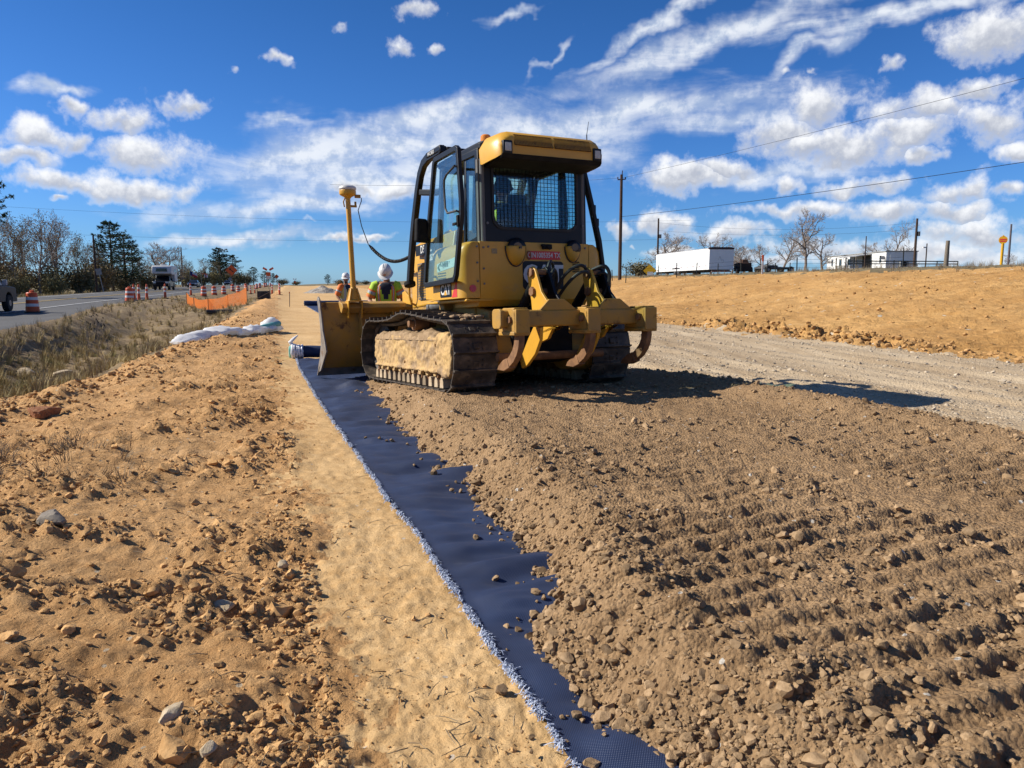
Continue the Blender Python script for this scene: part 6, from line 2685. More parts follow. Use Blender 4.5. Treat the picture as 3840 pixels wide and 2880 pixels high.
# flags on poles across the road
def flag(x, y, zt, label, cols_, wv_):
    z0 = H(x, y)
    F_ = empty('flag', (x, y, z0), rad(20), label, 'flag')
    h = zt - z0
    g = MB()
    g.cyl((0, 0, 0), (0, 0, h), .035, .02, 8)
    g.build('pole', alum, F_)
    g = MB()
    n = 10
    for (x0, x1, y0, y1, mi) in cols_:
        vs, fs = [], []
        for k in range(n + 1):
            t = x0 + (x1 - x0) * k / n
            for yy in (y0, y1):
                vs.append((.04 + 1.25 * t, .10 * math.sin(5 * t + 1), h - .06 - .85 * yy - wv_ * t))
        fs = [(2 * k, 2 * k + 1, 2 * k + 3, 2 * k + 2) for k in range(n)]
        g.add(vs, fs, mi)
    g.build('cloth', [mk('flag_blue', (.02, .03, .16), None, rough=.8), mk('flag_white', (.75, .75, .75), None, rough=.8), mk('flag_red', (.52, .03, .04), None, rough=.8), mk('flag_orange2', (.85, .22, .10), None, rough=.8)], F_)


flag(-62.5, 149., 4.3, 'blue white and red flag hanging on a pole across the road', [(0, .33, 0, 1, 0), (.33, 1, 0, .5, 1), (.33, 1, .5, 1, 2)], .55)
flag(-66.0, 163., 4.1, 'red and white flag blowing on a pole right of the other flag', [(0, 1, 0, .28, 3), (.45, 1, .28, 1, 1), (.6, .8, .28, 1, 2)], .15)

# ------------------------------------------------------------------ vehicles
tyre = mk('tyre', (.014, .014, .015), (.03, .03, .03), 9, .85)
rimm = mk('alloy', (.34, .34, .35), (.26, .26, .27), 9, .35, metal=.6)
vgl = mk('vehicle_glass', (.012, .016, .02), None, rough=.08, spec=.7)
headl = mk('headlamp', (.70, .70, .68), None, rough=.15, spec=.7)


def wheel(parent, c, r, w=.26):
    g = MB()
    g.lathe([(r * .6, -w / 2), (r * .93, -w / 2), (r, -w * .32), (r, w * .32), (r * .93, w / 2), (r * .6, w / 2)], n=26)
    o = g.build('wheel', tyre, parent)
    o.location = c
    o.rotation_euler = (0, rad(90), 0)
    g = MB()
    g.lathe([(r * .10, -w * .50), (r * .2, -w * .53), (r * .56, -w * .46), (r * .62, -w * .50), (r * .62, w * .50), (r * .56, w * .46), (r * .2, w * .53), (r * .1, w * .5)], n=20)
    rm = g.build('rim', rimm, o)
    return o


def arch_profile(y0, y1, zb, zt_pts, wheels, r):
    """lower body outline with wheel arches; zt_pts from front (y1) to rear (y0) over the top"""
    pts = [(y0, zb)]
    for wy in sorted(wheels):
        for k in range(9):
            an = math.pi - math.pi * k / 8
            pts.append((wy + r * math.cos(an), max(zb, zb + (r * 1.0) * math.sin(an))))
    pts.append((y1, zb))
    return pts + zt_pts


def pickup(name, loc, rz, label, paint, camper=False):
    v = empty(name, loc, rz, label, 'pickup truck')
    wy = (-1.75, 1.85)
    out = arch_profile(-2.85, 2.85, .46, [(2.90, .62), (2.90, 1.02), (2.78, 1.16), (1.55, 1.24), (-2.80, 1.22), (-2.88, .9)], wy, .47)
    g = MB()
    g.prism(out, 'x', -.96, .96)
    body = g.build('body', paint, v, .04, 40, 3)
    g = MB()
    cab_ = [(1.50, 1.22), (.85, 1.80), (.55, 1.88), (-.95, 1.88), (-1.15, 1.80), (-1.25, 1.22)]
    vs = []
    for y, z in cab_:
        ins = .02 + .17 * (z - 1.22) / .66
        vs += [(-.94 + ins, y, z), (.94 - ins, y, z)]
    n = 6
    fs = [tuple(2 * i for i in range(n)), tuple(2 * i + 1 for i in range(n))[::-1]] + [(2 * i, 2 * i + 1, 2 * ((i + 1) % n) + 1, 2 * ((i + 1) % n)) for i in range(n)]
    g.add(vs, fs)
    cb_ = g.build('cab', paint, v, .04, 40, 3)
    for s in (-1, 1):
        for (a0, a1) in ((.10, 1.18), (-.98, .02)):
            g = MB()
            pts = []
            for y, z in ((a0 + .02, 1.27), (a1, 1.27), (min(a1, .62 if a1 > .5 else a1), 1.76), (a0 + .02, 1.78)):
                ins = .02 + .17 * (z - 1.22) / .66
                pts.append((s * (.945 - ins + .004), y, z))
            g.add(pts, [(0, 1, 2, 3)])
            g.build('side_window', vgl, cb_)
        g = MB()
        g.box((s * 1.08, 1.02, 1.38), (.20, .10, .26))
        g.build('mirror', mk('mirror_pale', (.55, .56, .56), None, rough=.3) if not camper else blk_m, v, .02)
        g = MB()
        g.bb((s * .965 - .01, -.02, 1.05), (s * .965 + .01, .16, 1.09))
        g.bb((s * .965 - .01, -1.1, 1.05), (s * .965 + .01, -.92, 1.09))
        g.build('door_handle', blk_m, v)
        for w_ in wy:
            wheel(v, (s * .86, w_, .40), .40)
        g = MB()
        g.box((s * .74, 2.88, .98), (.34, .10, .20))
        g.build('headlight', headl, v, .02)
    g = MB()
    pts = []
    for z in (1.27, 1.77):
        ins = .04 + .17 * (z - 1.22) / .66
        y = 1.50 - (z - 1.22) / .58 * .65 + .012
        pts += [(-.92 + ins, y, z), (.92 - ins, y, z)]
    g.add(pts, [(0, 1, 3, 2)])
    g.build('windscreen', vgl, cb_)
    g = MB()
    g.box((0, 2.92, .86), (1.12, .05, .36))
    g.build('grille', blk_m, v, .01)
    g = MB()
    g.box((0, 2.97, .58), (1.86, .16, .24))
    g.box((0, -2.92, .58), (1.86, .16, .22))
    g.build('bumper', grey_s if not camper else blk_m, v, .03)
    if not camper:
        g = MB()                                    # tubular brush guard
        for s in (-1, 1):
            g.tube([(s * .55, 3.02, .55), (s * .55, 3.10, .8), (s * .50, 3.08, 1.18)], .035, 8)
            g.tube([(s * .55, 3.08, 1.05), (s * .92, 3.02, 1.02), (s * .92, 3.0, .75), (s * .55, 3.08, .72)], .028, 8)
        g.tube([(-.55, 3.09, 1.16), (.55, 3.09, 1.16)], .032, 8)
        g.tube([(-.55, 3.10, .86), (.55, 3.10, .86)], .028, 8)
        g.build('brush_guard', blk_m, v)
    return v


dkblue = mk('dark_car_paint', (.014, .018, .024), (.018, .022, .03), 3, .45, spec=.2)
# road heading for a vehicle's local +Y
hz_ = math.atan2(RS, RC)
px_, py_ = to_xy(-14.2, 40.1)
pickup('pickup_truck', (px_, py_, H(px_, py_) + .02), -RA, 'dark pickup truck with brush guard cut off by the left picture edge', dkblue)
cx_, cy_ = to_xy(-18.3, 121.)
cv_ = pickup('camper_truck', (cx_, cy_, H(cx_, cy_) + .02), -RA + math.pi, 'black pickup carrying a white camper over its cab', mk('black_car_paint', (.008, .009, .011), None, rough=.25, spec=.6), True)
cv_.scale = (1.08, 1.08, 1.08)
g = MB()
g.prism([(-3.6, 1.10), (-1.25, 1.10), (-1.25, 2.02), (1.30, 2.02), (1.62, 2.16), (1.66, 2.62), (1.42, 3.12), (1.1, 3.22), (-3.5, 3.22), (-3.6, 3.1)], 'x', -1.2, 1.2)
cp_ = g.build('camper', mk('camper_white', (.74, .73, .70), (.68, .67, .64), 3, .4), cv_, .08, 40, 3)
g = MB()
g.prism([(-.72, 2.42), (.72, 2.42), (.62, 2.86), (-.62, 2.86)], 'y', 1.58, 1.665)
g.build('front_window', vgl, cp_)
g = MB()
g.box((0, -.6, 3.32), (.75, .95, .24))
g.build('roof_air_unit', MATS['camper_white'], cp_, .06)
for s in (-1, 1):
    for y in (-1.2, -2.4):
        g = MB()
        g.box((s * 1.205, y, 2.55), (.02, .6, .4))
        g.build('side_window', vgl, cp_)
g = MB()
g.box((0, 1.0, 1.98), (2.2, .5, .06))
g.build('lower_trim', blk_m, cp_)

# sedan
sx_, sy_ = to_xy(-18.6, 157.)
sed = empty('sedan_car', (sx_, sy_, H(sx_, sy_) + .02), -RA + math.pi, 'dark blue grey sedan driving towards the camera behind the camper', 'car')
spaint = mk('sedan_paint', (.045, .055, .075), (.055, .065, .085), 3, .22, spec=.6, metal=.3)
g = MB()
g.prism(arch_profile(-2.3, 2.3, .30, [(2.34, .48), (2.28, .70), (1.9, .84), (.95, .92), (-1.75, .98), (-2.25, .92), (-2.32, .6)], (-1.35, 1.42), .37), 'x', -.90, .90)
g.build('body', spaint, sed, .06, 40, 3)
g = MB()
vs = []
cp2 = [(1.0, .92), (.25, 1.38), (-.15, 1.43), (-.85, 1.40), (-1.75, .97)]
for y, z in cp2:
    ins = .06 + .18 * (z - .92) / .5
    vs += [(-.88 + ins, y, z), (.88 - ins, y, z)]
n = 5
g.add(vs, [tuple(2 * i for i in range(n)), tuple(2 * i + 1 for i in range(n))[::-1]] + [(2 * i, 2 * i + 1, 2 * ((i + 1) % n) + 1, 2 * ((i + 1) % n)) for i in range(n)])
ro = g.build('roof', spaint, sed, .03)
g = MB()
g.add([(-.78, .985, .96), (.78, .985, .96), (.64, .29, 1.375), (-.64, .29, 1.375)], [(0, 1, 2, 3)])
o = g.build('windscreen', vgl, ro)
o.location = (0, .02, .015)
for s in (-1, 1):
    g = MB()
    g.add([(s * .835, .72, .98), (s * .835, -1.1, 1.0), (s * .71, -.8, 1.34), (s * .70, .22, 1.34)], [(0, 1, 2, 3)])
    g.build('side_window', vgl, ro)
    for w_ in (-1.35, 1.42):
        wheel(sed, (s * .80, w_, .33), .33, .22)
    g = MB()
    g.box((s * .66, 2.27, .66), (.40, .10, .13))
    g.build('headlight', headl, sed, .02)
    g = MB()
    g.box((s * .96, .70, 1.0), (.16, .10, .12))
    g.build('mirror', spaint, sed, .02)
g = MB()
g.box((0, 2.33, .52), (.95, .06, .22))
g.build('grille', blk_m, sed, .01)
# far traffic near the crest
for k, (uu, vv, lab) in enumerate(((-18.4, 232., 'distant dark car near the crest of the road'), )):
    x, y = to_xy(uu, vv)
    o = copy_tree(sed)
    o.location = (x, y, H(x, y))
    tag(o, lab, 'car')

# ------------------------------------------------------------------ loose stones, countable ones
c_names = ['fill_rock', 'fill_rock.001', 'fill_rock.002', 'fill_rock.003', 'fill_rock.004', 'fill_rock.005']
rms = [o.data for o in c_fill.objects]
Rr = random.Random(77)
spots = [(938, 1027, 24), (847, 957, 13), (820, 955, 9), (790, 950, 9), (835, 957, 9), (895, 1005, 9), (910, 997, 12), (1020, 1042, 13), (1000, 1042, 11), (1045, 1100, 10), (1155, 1290, 26), (1175, 1300, 16), (1160, 1305, 10), (1170, 1358, 12), (1130, 1170, 11), (1080, 1150, 9), (1128, 1188, 9), (1245, 1540, 26), (1258, 1548, 16), (1325, 1562, 26), (1305, 1597, 14), (1240, 1505, 8), (1118, 1330, 9), (1095, 1400, 8), (955, 1000, 9), (985, 1042, 9), (880, 960, 9), (860, 930, 8), (905, 950, 7), (1055, 1065, 9)]
for i, (dx, dy, sz) in enumerate(spots):
    d = ray_dir(dx, dy)
    t = (.03 - 1.55) / d.z
    p = Vector((0, 0, 1.55)) + d * t
    u_, v_ = to_uv(p.x, p.y)
    s = sz / 1642 * t * .5
    o = bpy.data.objects.new('stone', Rr.choice(rms))
    COL.objects.link(o)
    o.location = (p.x, p.y, float(fab_z(np.array([u_]), np.array([v_]))[0]) + s * .45)
    o.scale = (s, s * Rr.uniform(.85, 1.1), s * Rr.uniform(.9, 1.2))
    o.rotation_euler = (Rr.uniform(-.4, .4), Rr.uniform(-.4, .4), Rr.uniform(0, 6.28))
    tag(o, 'small brown stone lying loose on the navy fabric', 'stone', 'stones loose on the fabric')
pale = mk('pale_rock', (.62, .50, .34), (.50, .37, .21), 1.5, .85, bump=.004, bscale=6)
grey_r = mk('grey_rock', (.20, .165, .13), (.32, .27, .205), 1.2, .85, bump=.006, bscale=5)


def rock(x, y, s, mat, label, seed, sq=(1, .8, .6), sink=.25):
    o = bpy.data.objects.new('rock', rock_mesh('rock', seed, mat, 3, sq, .3, 20))
    COL.objects.link(o)
    o.location = (x, y, gz(x, y) + s * (sq[2] - sink))
    o.scale = (s, s, s)
    o.rotation_euler = (0, 0, seed)
    tag(o, label, 'rock')


rock(-2.69, 4.30, .092, grey_r, 'largest grey rock lying on the left dirt shoulder', 301, (1.2, .8, .62))
rock(-1.36, 3.40, .060, pale, 'pale flat rock half buried in the dirt left of the sand strip', 302, (1, .8, .5))
rock(-1.16, 2.43, .050, pale, 'whitish stone near the bottom left of the picture', 303, (1.3, .7, .5))
rock(-.98, 2.28, .036, pale, 'small white stone at the bottom picture edge', 304, (.8, 1.1, .6))
rock(-1.23, 3.92, .032, pale, 'small white stone above the pale flat rock', 305, (1, .9, .8))
rock(-5.35, 8.55, .17, mk('red_clay', (.38, .13, .05), (.46, .22, .10), 3, .95, bump=.02, bscale=5), 'big reddish clay clod by the ditch edge on the left', 306, (1.3, .9, .5))
rock(-5.95, 8.3, .22, MATS['clay_clod'], 'orange clay boulder at the far left picture edge', 307, (1.1, .9, .7))
for k, (dx, dy, sd_) in enumerate(((0, 0, 311), (.75, .35, 312))):
    x, y = -12.9 + dx, 20.0 + dy
    rock(x, y, .27, pale, ('left' if k == 0 else 'right') + ' one of two pale concrete chunks in the ditch bottom', sd_, (1.25, .8, .7), .35)

# twigs and straw on the dirt
g = MB()
Rt = random.Random(9)
for k in range(260):
    r = 2.2 * (9 / 2.2) ** Rt.random()
    th = rad(Rt.uniform(-38, 4))
    x, y = r * math.sin(th), r * math.cos(th)
    u_, v_ = to_uv(x, y)
    if u_ > fe(v_) - .1:
        continue
    L = Rt.uniform(.03, .11)
    an = Rt.uniform(0, 6.28)
    z = gz(x, y) + .012
    bend = Rt.uniform(-.3, .3)
    g.tube([(x, y, z), (x + L * .5 * math.cos(an), y + L * .5 * math.sin(an), z + Rt.uniform(.0, .015)), (x + L * math.cos(an + bend), y + L * math.sin(an + bend), z + Rt.uniform(-.005, .02))], [.0022, .002, .0012], 4)
tag(g.build('dry_twigs', mk('twig', (.36, .27, .16), (.20, .14, .08), 20, .9), None, smooth=0), 'dry twigs and straw scattered over the dirt shoulder', 'twigs', kind='stuff')
# matted dead grass patch
x, y, R = rnd_pts(2600, 401, 4.5, 9.5, 44)
kk = np.exp(-(((x + 4.1) / .75) ** 2 + ((y - 6.4) / .42) ** 2)) + .5 * np.exp(-(((x + 3.3) / .5) ** 2 + ((y - 5.6) / .3) ** 2))
k = R.rand(len(x)) < kk * 1.2
x, y = x[k], y[k]
u_, v_ = to_uv(x, y)
z = ground_z(u_, v_, x, y)
c_mat = variants('matted_tufts', 3, lambda i: tuft_mesh('matted_tuft', 53 + i, MATS['grey_weed'], 24, .16, .2, .003, 1.3))
scatter('matted_grass', np.stack([x, y, z], 1), np.stack([R.uniform(-.9, .9, len(x)), R.uniform(-.9, .9, len(x)), R.uniform(0, 6.28, len(x))], 1), R.uniform(.5, 1.2, len(x)), c_mat, 402, 'patch of matted dead grass on the dirt at the left', 'dead grass')


# ------------------------------------------------------------------ right side: trailer, mobile home, poles, fence, markers
# white box trailer
R0, L0, RR0 = Vector((20.49, 80.0, 0)), Vector((18.03, 97.6, 0)), Vector((23.1, 80.9, 0))
tr = empty('box_trailer', (R0.x, R0.y, H(R0.x, R0.y)), 0, 'long white box trailer with dark roof end parked on top of the bank', 'trailer')
ty = (L0 - R0).normalized()
tr.rotation_euler = (0, 0, math.atan2(-ty.x, ty.y))
TL, TW, Z0, Z1 = 17.0, 2.7, .55, 2.72
wsid = mk('trailer_white', (.98, .98, .97), (.92, .92, .91), 1.5, .35, c3=(.60, .58, .54), s3=1.2, t3=.70, w3=.1)
g = MB()
g.bb((0, 0, Z0), (TW, TL, Z1))
bx_ = g.build('box', wsid, tr, .03)
g = MB()
g.prism([(0, Z1), (TW, Z1), (TW - .25, Z1 + .10), (.25, Z1 + .10)], 'y', .25, TL)
g.build('roof', mk('trailer_roof', (.50, .49, .46), (.42, .41, .38), 2, .6), tr)
g = MB()
g.prism([(-.03, Z1 - .08), (TW + .03, Z1 - .08), (TW + .03, Z1 + .06), (TW - .3, Z1 + .16), (.3, Z1 + .16), (-.03, Z1 + .06)], 'y', -.03, .26)
g.build('roof_end', mk('maroon_trim', (.045, .018, .02), None, rough=.5), tr, .02)
for k in range(13):
    g = MB()
    g.bb((-.012, .9 + k * 1.25, Z0 + .02), (-.001, .93 + k * 1.25, Z1 - .05))
    g.build('side_rib', wsid, bx_)
for k in range(9):
    g = MB()
    g.bb((-.014, .5 + k * 1.8, Z0 + .38), (-.002, 1.1 + k * 1.8, Z0 + .43))
    g.build('reflective_mark', mk('dark_mark', (.07, .06, .06), (.3, .05, .05), 2, .6), bx_)
g = MB()
g.bb((.3, .4, .35), (.45, TL - .3, Z0))
g.bb((TW - .45, .4, .35), (TW - .3, TL - .3, Z0))
g.bb((.3, .2, .38), (TW - .3, .38, Z0))
g.build('underframe', blk_m, tr)
for y in (9.2, 10.3):
    for x in (.16, TW - .16):
        wheel(tr, (x, y, .42), .42, .26)
g = MB()
g.bb((-.04, 8.55, .80), (.22, 10.95, .92))
g.build('wheel_fender', blk_m, tr, .02)
g = MB()
g.bb((.25, -.08, .30), (TW - .25, .0, .46))
g.build('bumper', mk('bumper_red', (.35, .06, .04), (.5, .45, .4), 3, .5), tr)
g = MB()
g.tube([(1.0, -.006, 1.55), (1.15, -.006, 1.95), (1.35, -.006, 1.50), (1.5, -.006, 1.60), (1.62, -.006, 1.35)], .018, 5)
g.build('rub_mark', mk('scuff', (.55, .55, .55), None, rough=.6), bx_)
# dark wrecked machine right of the trailer
wr = empty('scrap_machine', (25.2, 84., H(25.2, 84.)), 0, 'dark rusty scrap machinery just right of the white trailer', 'machine')
g = MB()
g.box((0, 0, .75), (1.3, 2.2, .9))
g.box((.2, .3, 1.35), (.8, 1.2, .5), taper=(.7, .8))
g.build('housing', mk('dark_rust', (.06, .03, .022), (.10, .05, .03), 4, .9), wr, .06)
for s in (-1, 1):
    wheel(wr, (s * .7, -.6, .4), .4)
# low dark car beside
lw = empty('flatbed_wagon', (26.6, 78., H(26.6, 78.)), rad(20), 'low dark flatbed wagon in the weeds between trailer and trees', 'wagon')
g = MB()
g.box((0, 0, .50), (3.6, 1.7, .22))
g.box((-.8, 0, .70), (1.3, 1.5, .18))
g.build('bed', mk('dark_tarp', (.05, .055, .06), (.08, .085, .09), 3, .7), lw, .04)
for s in (-1, 1):
    for x in (-1.4, 1.4):
        w_ = wheel(lw, (x, s * .8, .34), .34)
        w_.rotation_euler = (rad(90), 0, 0)

# mobile home
HR, HL = Vector((51.0, 105.0, 0)), Vector((51.6, 126.0, 0))
hm = empty('mobile_home', (HR.x, HR.y, H(HR.x, HR.y) - .05), 0, 'white flat roofed mobile home with a covered porch on the rise', 'mobile home')
hy = (HL - HR).normalized()
hm.rotation_euler = (0, 0, math.atan2(-hy.x, hy.y))
HLn, HW = 21.0, 4.2
sid = mk('home_siding', (.96, .96, .93), (.90, .90, .87), 1.2, .5)
g = MB()
g.bb((0, 0, .12), (HW, HLn, 2.62))
hb = g.build('wall', sid, hm, .02)
g = MB()
g.bb((-.12, -.10, 2.622), (HW + .12, HLn + .12, 2.74))
g.build('roof', mk('home_roof', (.36, .36, .35), (.28, .28, .27), 2, .7), hm)
g = MB()
g.bb((-.02, -.02, -.3), (HW + .02, HLn + .02, .118))
g.build('skirting', mk('home_skirt', (.42, .41, .38), (.34, .33, .31), 2, .8), hm)
for k in range(14):  # grey strips put the shadow line of each siding lap into the colour
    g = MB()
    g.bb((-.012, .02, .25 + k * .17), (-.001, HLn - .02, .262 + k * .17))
    g.build('siding_lap_shade', mk('siding_shadow', (.60, .60, .58), None, rough=.6), hb)
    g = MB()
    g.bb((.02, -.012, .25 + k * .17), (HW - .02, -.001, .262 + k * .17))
    g.build('siding_lap_shade', MATS['siding_shadow'], hb)


def hwin(y, z, w, h):
    g = MB()
    g.ring(rr(y - w / 2 - .06, y + w / 2 + .06, z - .06, z + h + .06, .01, 2), rr(y - w / 2, y + w / 2, z, z + h, .01, 2), 'x', -.05, -.002)
    f_ = g.build('window', sid, hm)
    g = MB()
    g.bb((-.03, y - w / 2, z), (-.012, y + w / 2, z + h))
    g.build('pane', vgl, f_)


hwin(1.6, 1.15, .55, 1.0)
hwin(18.7, 1.1, .6, 1.05)
hwin(12.2, 1.1, .9, .9)
g = MB()
g.ring(rr(14.9, 16.0, .15, 2.2, .01, 2), rr(15.0, 15.9, .2, 2.1, .01, 2), 'x', -.05, -.002)
dr = g.build('door', mk('door_trim', (.5, .5, .46), None, rough=.6), hm)
g = MB()
g.bb((-.035, 15.0, .2), (-.012, 15.9, 2.1))
g.build('door_leaf', mk('door_tan', (.42, .38, .30), (.36, .33, .27), 2, .6), dr)
g = MB()
g.bb((-.05, 15.08, 1.1), (-.033, 15.82, 2.0))
g.build('door_pane', vgl, dr)
# porch
po = empty('porch')
po.parent = hm
g = MB()
g.prism([(-2.2, 2.12), (-2.2, 2.2), (0, 2.52), (0, 2.44)], 'y', 4.4, 12.0)
g.build('porch_roof', mk('porch_tin', (.55, .55, .53), (.42, .41, .4), 2, .6), po)
g = MB()
g.bb((-2.2, 4.5, .10), (-.06, 11.9, .22))
g.build('porch_floor', wood, po)
for y in (4.6, 8.2, 11.8):
    g = MB()
    g.bb((-2.15, y - .06, .22), (-2.03, y + .06, 2.13))
    g.build('porch_post', wood, po)
for z in (.55, .95):
    g = MB()
    g.bb((-2.12, 8.2, z), (-2.06, 11.8, z + .05))
    g.build('porch_rail', wood, po)
for k in range(17):
    g = MB()
    g.bb((-2.11, 8.3 + k * .2, .24), (-2.08, 8.33 + k * .2, .95))
    g.build('baluster', wood, po)
g = MB()
g.bb((-.10, 4.7, .25), (-.012, 7.3, 2.25))
g.build('porch_dark_panel', mk('dark_panel', (.03, .03, .03), (.10, .09, .08), 3, .7), po)  # dark panel against the wall, standing for the dark porch interior
# end wall: air conditioner and dish
ac = empty('wall_air_conditioner')
ac.parent = hm
g = MB()
g.bb((1.8, -.45, .55), (2.9, -.02, 1.35))
g.build('casing', mk('ac_grey', (.30, .31, .31), (.25, .26, .26), 3, .5), ac, .02)
g = MB()
g.cyl((2.35, -.46, .95), (2.35, -.50, .95), .30, n=20)
g.build('fan_guard', blk_m, ac)
g = MB()
g.bb((.55, -.04, .3), (1.15, -.005, 2.6))
g.build('corner_trim', sid, hm)
g = MB()
g.lathe([(.02, 0), (.16, .03), (.27, .09), (.30, .13)], n=18)
o = g.build('satellite_dish', mk('dish_grey', (.16, .16, .17), None, rough=.5), hm)
o.location = (-.25, .35, 1.75)
o.rotation_euler = (rad(60), rad(-30), 0)


# ------------------------------------------------------------------ poles and wires
polem = mk('pole_wood', (.055, .032, .022), (.085, .052, .036), 6, .9)


def pole(name, x, y, h, label, r=.15, cross=False, can=False, mat=None, lean=0.):
    z = H(x, y)
    P = empty(name, (x, y, z), 0, label, 'pole')
    g = MB()
    g.cyl((0, 0, -.4), (lean * h, 0, h), r, r * .72, 12)
    g.build('shaft', mat or polem, P)
    if cross:
        g = MB()
        g.bar([(-.35, 0, h - .45), (.38, 0, h - .40)], .09, .09)
        g.tube([(.05, 0, h), (.08, 0, h + .35)], .04, 6)
        for a in (-.33, .36):
            g.cyl((a, 0, h - .38), (a, 0, h - .22), .05, n=8)
        g.build('crossarm', polem, P)
    if can:
        g = MB()
        g.cyl((.30, 0, h * .66), (.30, 0, h * .66 + .55), .18, n=12)
        g.build('transformer', grey_s, P)
        g = MB()
        g.bar([(.0, 0, h * .72), (.30, 0, h * .72)], .06, .06)
        g.build('bracket', grey_s, P)
    return P


pole('utility_pole', 9.81, 69.9, 9.3, 'tall dark utility pole with small crossarm right behind the bulldozer', .17, True)
pole('utility_pole', 20.8, 110., 8.2, 'utility pole with transformer rising behind the white trailer', .16, False, True)
pole('utility_pole', 50.2, 96., 6.3, 'dark utility pole with transformer right of the mobile home', .17, False, True)
pole('yard_light_pole', 48.4, 90., 3.0, 'short dark yard light pole right of the mobile home', .08)
g = MB()
g.box((-.25, 0, 2.55), (.4, .2, .14))
g.build('lamp_head', rflw, [o for o in bpy.data.objects if o.name == 'yard_light_pole'][0])
pole('fence_post', 28.2, 50., 1.75, 'thick grey wooden post standing alone on the bank', .16, mat=wood, lean=.02)
pole('utility_pole', 51.6, 80., 4.4, 'plain grey pole near the right picture edge', .12, mat=mk('grey_pole', (.16, .14, .15), (.12, .10, .11), 5, .8))
pole('pole', 32.1, 70., 3.1, 'thin dark pole standing in front of the mobile home', .06)
pole('utility_pole', -51.5, 95., 7.0, 'dark utility pole in front of the pines on the left', .14)
pole('dead_tree_pole', -88., 205., 10.5, 'dark snag like pole above the road behind the camper', .2)


def wire(pts, r, label, sag=.0):
    g = MB()
    P = []
    for a, b in zip(pts[:-1], pts[1:]):
        a, b = Vector(a), Vector(b)
        for k in range(24):
            t = k / 24
            p = a.lerp(b, t)
            p.z -= sag * 4 * t * (1 - t)
            P.append(p)
    P.append(Vector(pts[-1]))
    g.tube(P, r, 5)
    tag(g.build('power_line', blk_m, None, smooth=60), label, 'wire')


zp = H(9.81, 69.9)
wire([(9.85, 69.9, zp + 9.0), (24.5, 38., 11.35), (31.5, 22.8, 12.6)], .010, 'upper thin power line climbing to the right from the tall pole', .12)
wire([(9.85, 69.9, zp + 5.6), (24.87, 38., 7.46), (32.2, 22.5, 8.4)], .016, 'thicker lower power line sloping up to the right picture edge', .16)
wire([(9.7, 69.9, zp + 9.0), (-14, 60., 9.2)], .009, 'short power line behind the cab left of the tall pole', .3)
wire([(20.8, 110., 10.3), (50.2, 96., 9.2)], .011, 'upper faint power line over the bare trees on the right', .9)
wire([(20.8, 110., 9.2), (50.2, 96., 8.4)], .011, 'lower faint power line over the bare trees on the right', .7)
wire([(-78, 105., 12.6), (-25, 118., 11.2), (30, 130., 12.3)], .012, 'upper faint power line crossing the sky on the left', .3)
wire([(-66, 98., 8.3), (-22, 118., 8.2), (30, 136., 9.6)], .012, 'lower faint power line crossing the sky on the left', .3)

# fence along the bank top
fpm = mk('steel_post', (.035, .04, .035), (.06, .06, .05), 5, .7)
FP = [(8.9, 68.0, .98), (9.2, 62.0, 1.25), (12.1, 72.0, .9), (14.1, 74.0, 1.05), (13.3, 62.0, 1.15), (16.8, 70.0, 1.14), (19.3, 72.0, 1.03), (17.3, 58.0, 1.15), (20.6, 62.0, 1.0), (24.0, 70.0, .9), (25.3, 70.0, .9), (21.5, 58.0, 1.1), (27.5, 62., 1.1), (30.5, 60., 1.7)]
wired = [(9.2, 62.0), (13.3, 62.0), (17.3, 58.0), (21.5, 58.0), (27.5, 62.), (30.5, 60.)]
proto = None
words = ['first', 'second', 'third', 'fourth', 'fifth', 'sixth', 'seventh', 'eighth', 'ninth', 'tenth', 'eleventh', 'twelfth', 'thirteenth', 'fourteenth']
for i, (x, y, h) in enumerate(sorted(FP, key=lambda q: q[0] / q[1])):
    g = MB()
    g.box((0, 0, h / 2 - .15), (.07, .05, h + .3))
    g.box((0, .03, h / 2), (.02, .03, h))
    o = g.build('fence_post', fpm, None)
    o.location = (x, y, H(x, y))
    o.rotation_euler = (rad((i * 37 % 5) - 2), rad((i * 53 % 7) - 3), 0)
    tag(o, 'dark wire fence post on the bank, %s from the bulldozer' % words[i], 'fence post', 'posts of the bank top fence')
for k, hh in enumerate((.35, .65, .95)):
    wire([(x, y, H(x, y) + hh) for x, y in wired], .008, ('lowest', 'middle', 'top')[k] + ' strand of the wire fence along the bank top', .02)

# pipeline markers and warning sign
mp = empty('marker_post', (16.92, 51.9, H(16.92, 51.9)), 0, 'white marker post with orange top on the bank', 'marker post')
g = MB()
g.box((0, 0, .42), (.11, .05, .90))
g.build('post', rflw, mp)
g = MB()
g.box((0, 0, 1.08), (.115, .055, .42))
g.build('orange_top', osign, mp)
ym = empty('pipeline_marker', (31.8, 50., H(31.8, 50.)), rad(-30), 'yellow round topped pipeline marker on the bank at the right', 'marker post')
ylw = mk('marker_yellow', (.80, .42, .01), (.72, .38, .01), 3, .45)
g = MB()
g.cyl((0, 0, -.2), (0, 0, 1.5), .085, n=12)
g.build('post', ylw, ym)
g = MB()
g.cyl((0, .07, 1.70), (0, -.07, 1.70), .25, n=24)
hd_ = g.build('round_head', ylw, ym)
g = MB()
g.box((0, -.076, 1.73), (.36, .008, .09))
g.box((0, -.076, 1.61), (.36, .008, .07))
g.build('red_print', red_p, hd_)
g = MB()
g.cyl((0, .08, 1.955), (0, -.08, 1.955), .05, n=10)
g.build('cap', ylw, hd_)
ws = empty('warning_sign', (13.0, 72.5, H(13.0, 72.5)), rad(-10), 'yellow diamond warning sign with white plate in the weeds left of the trailer', 'road sign')
g = MB()
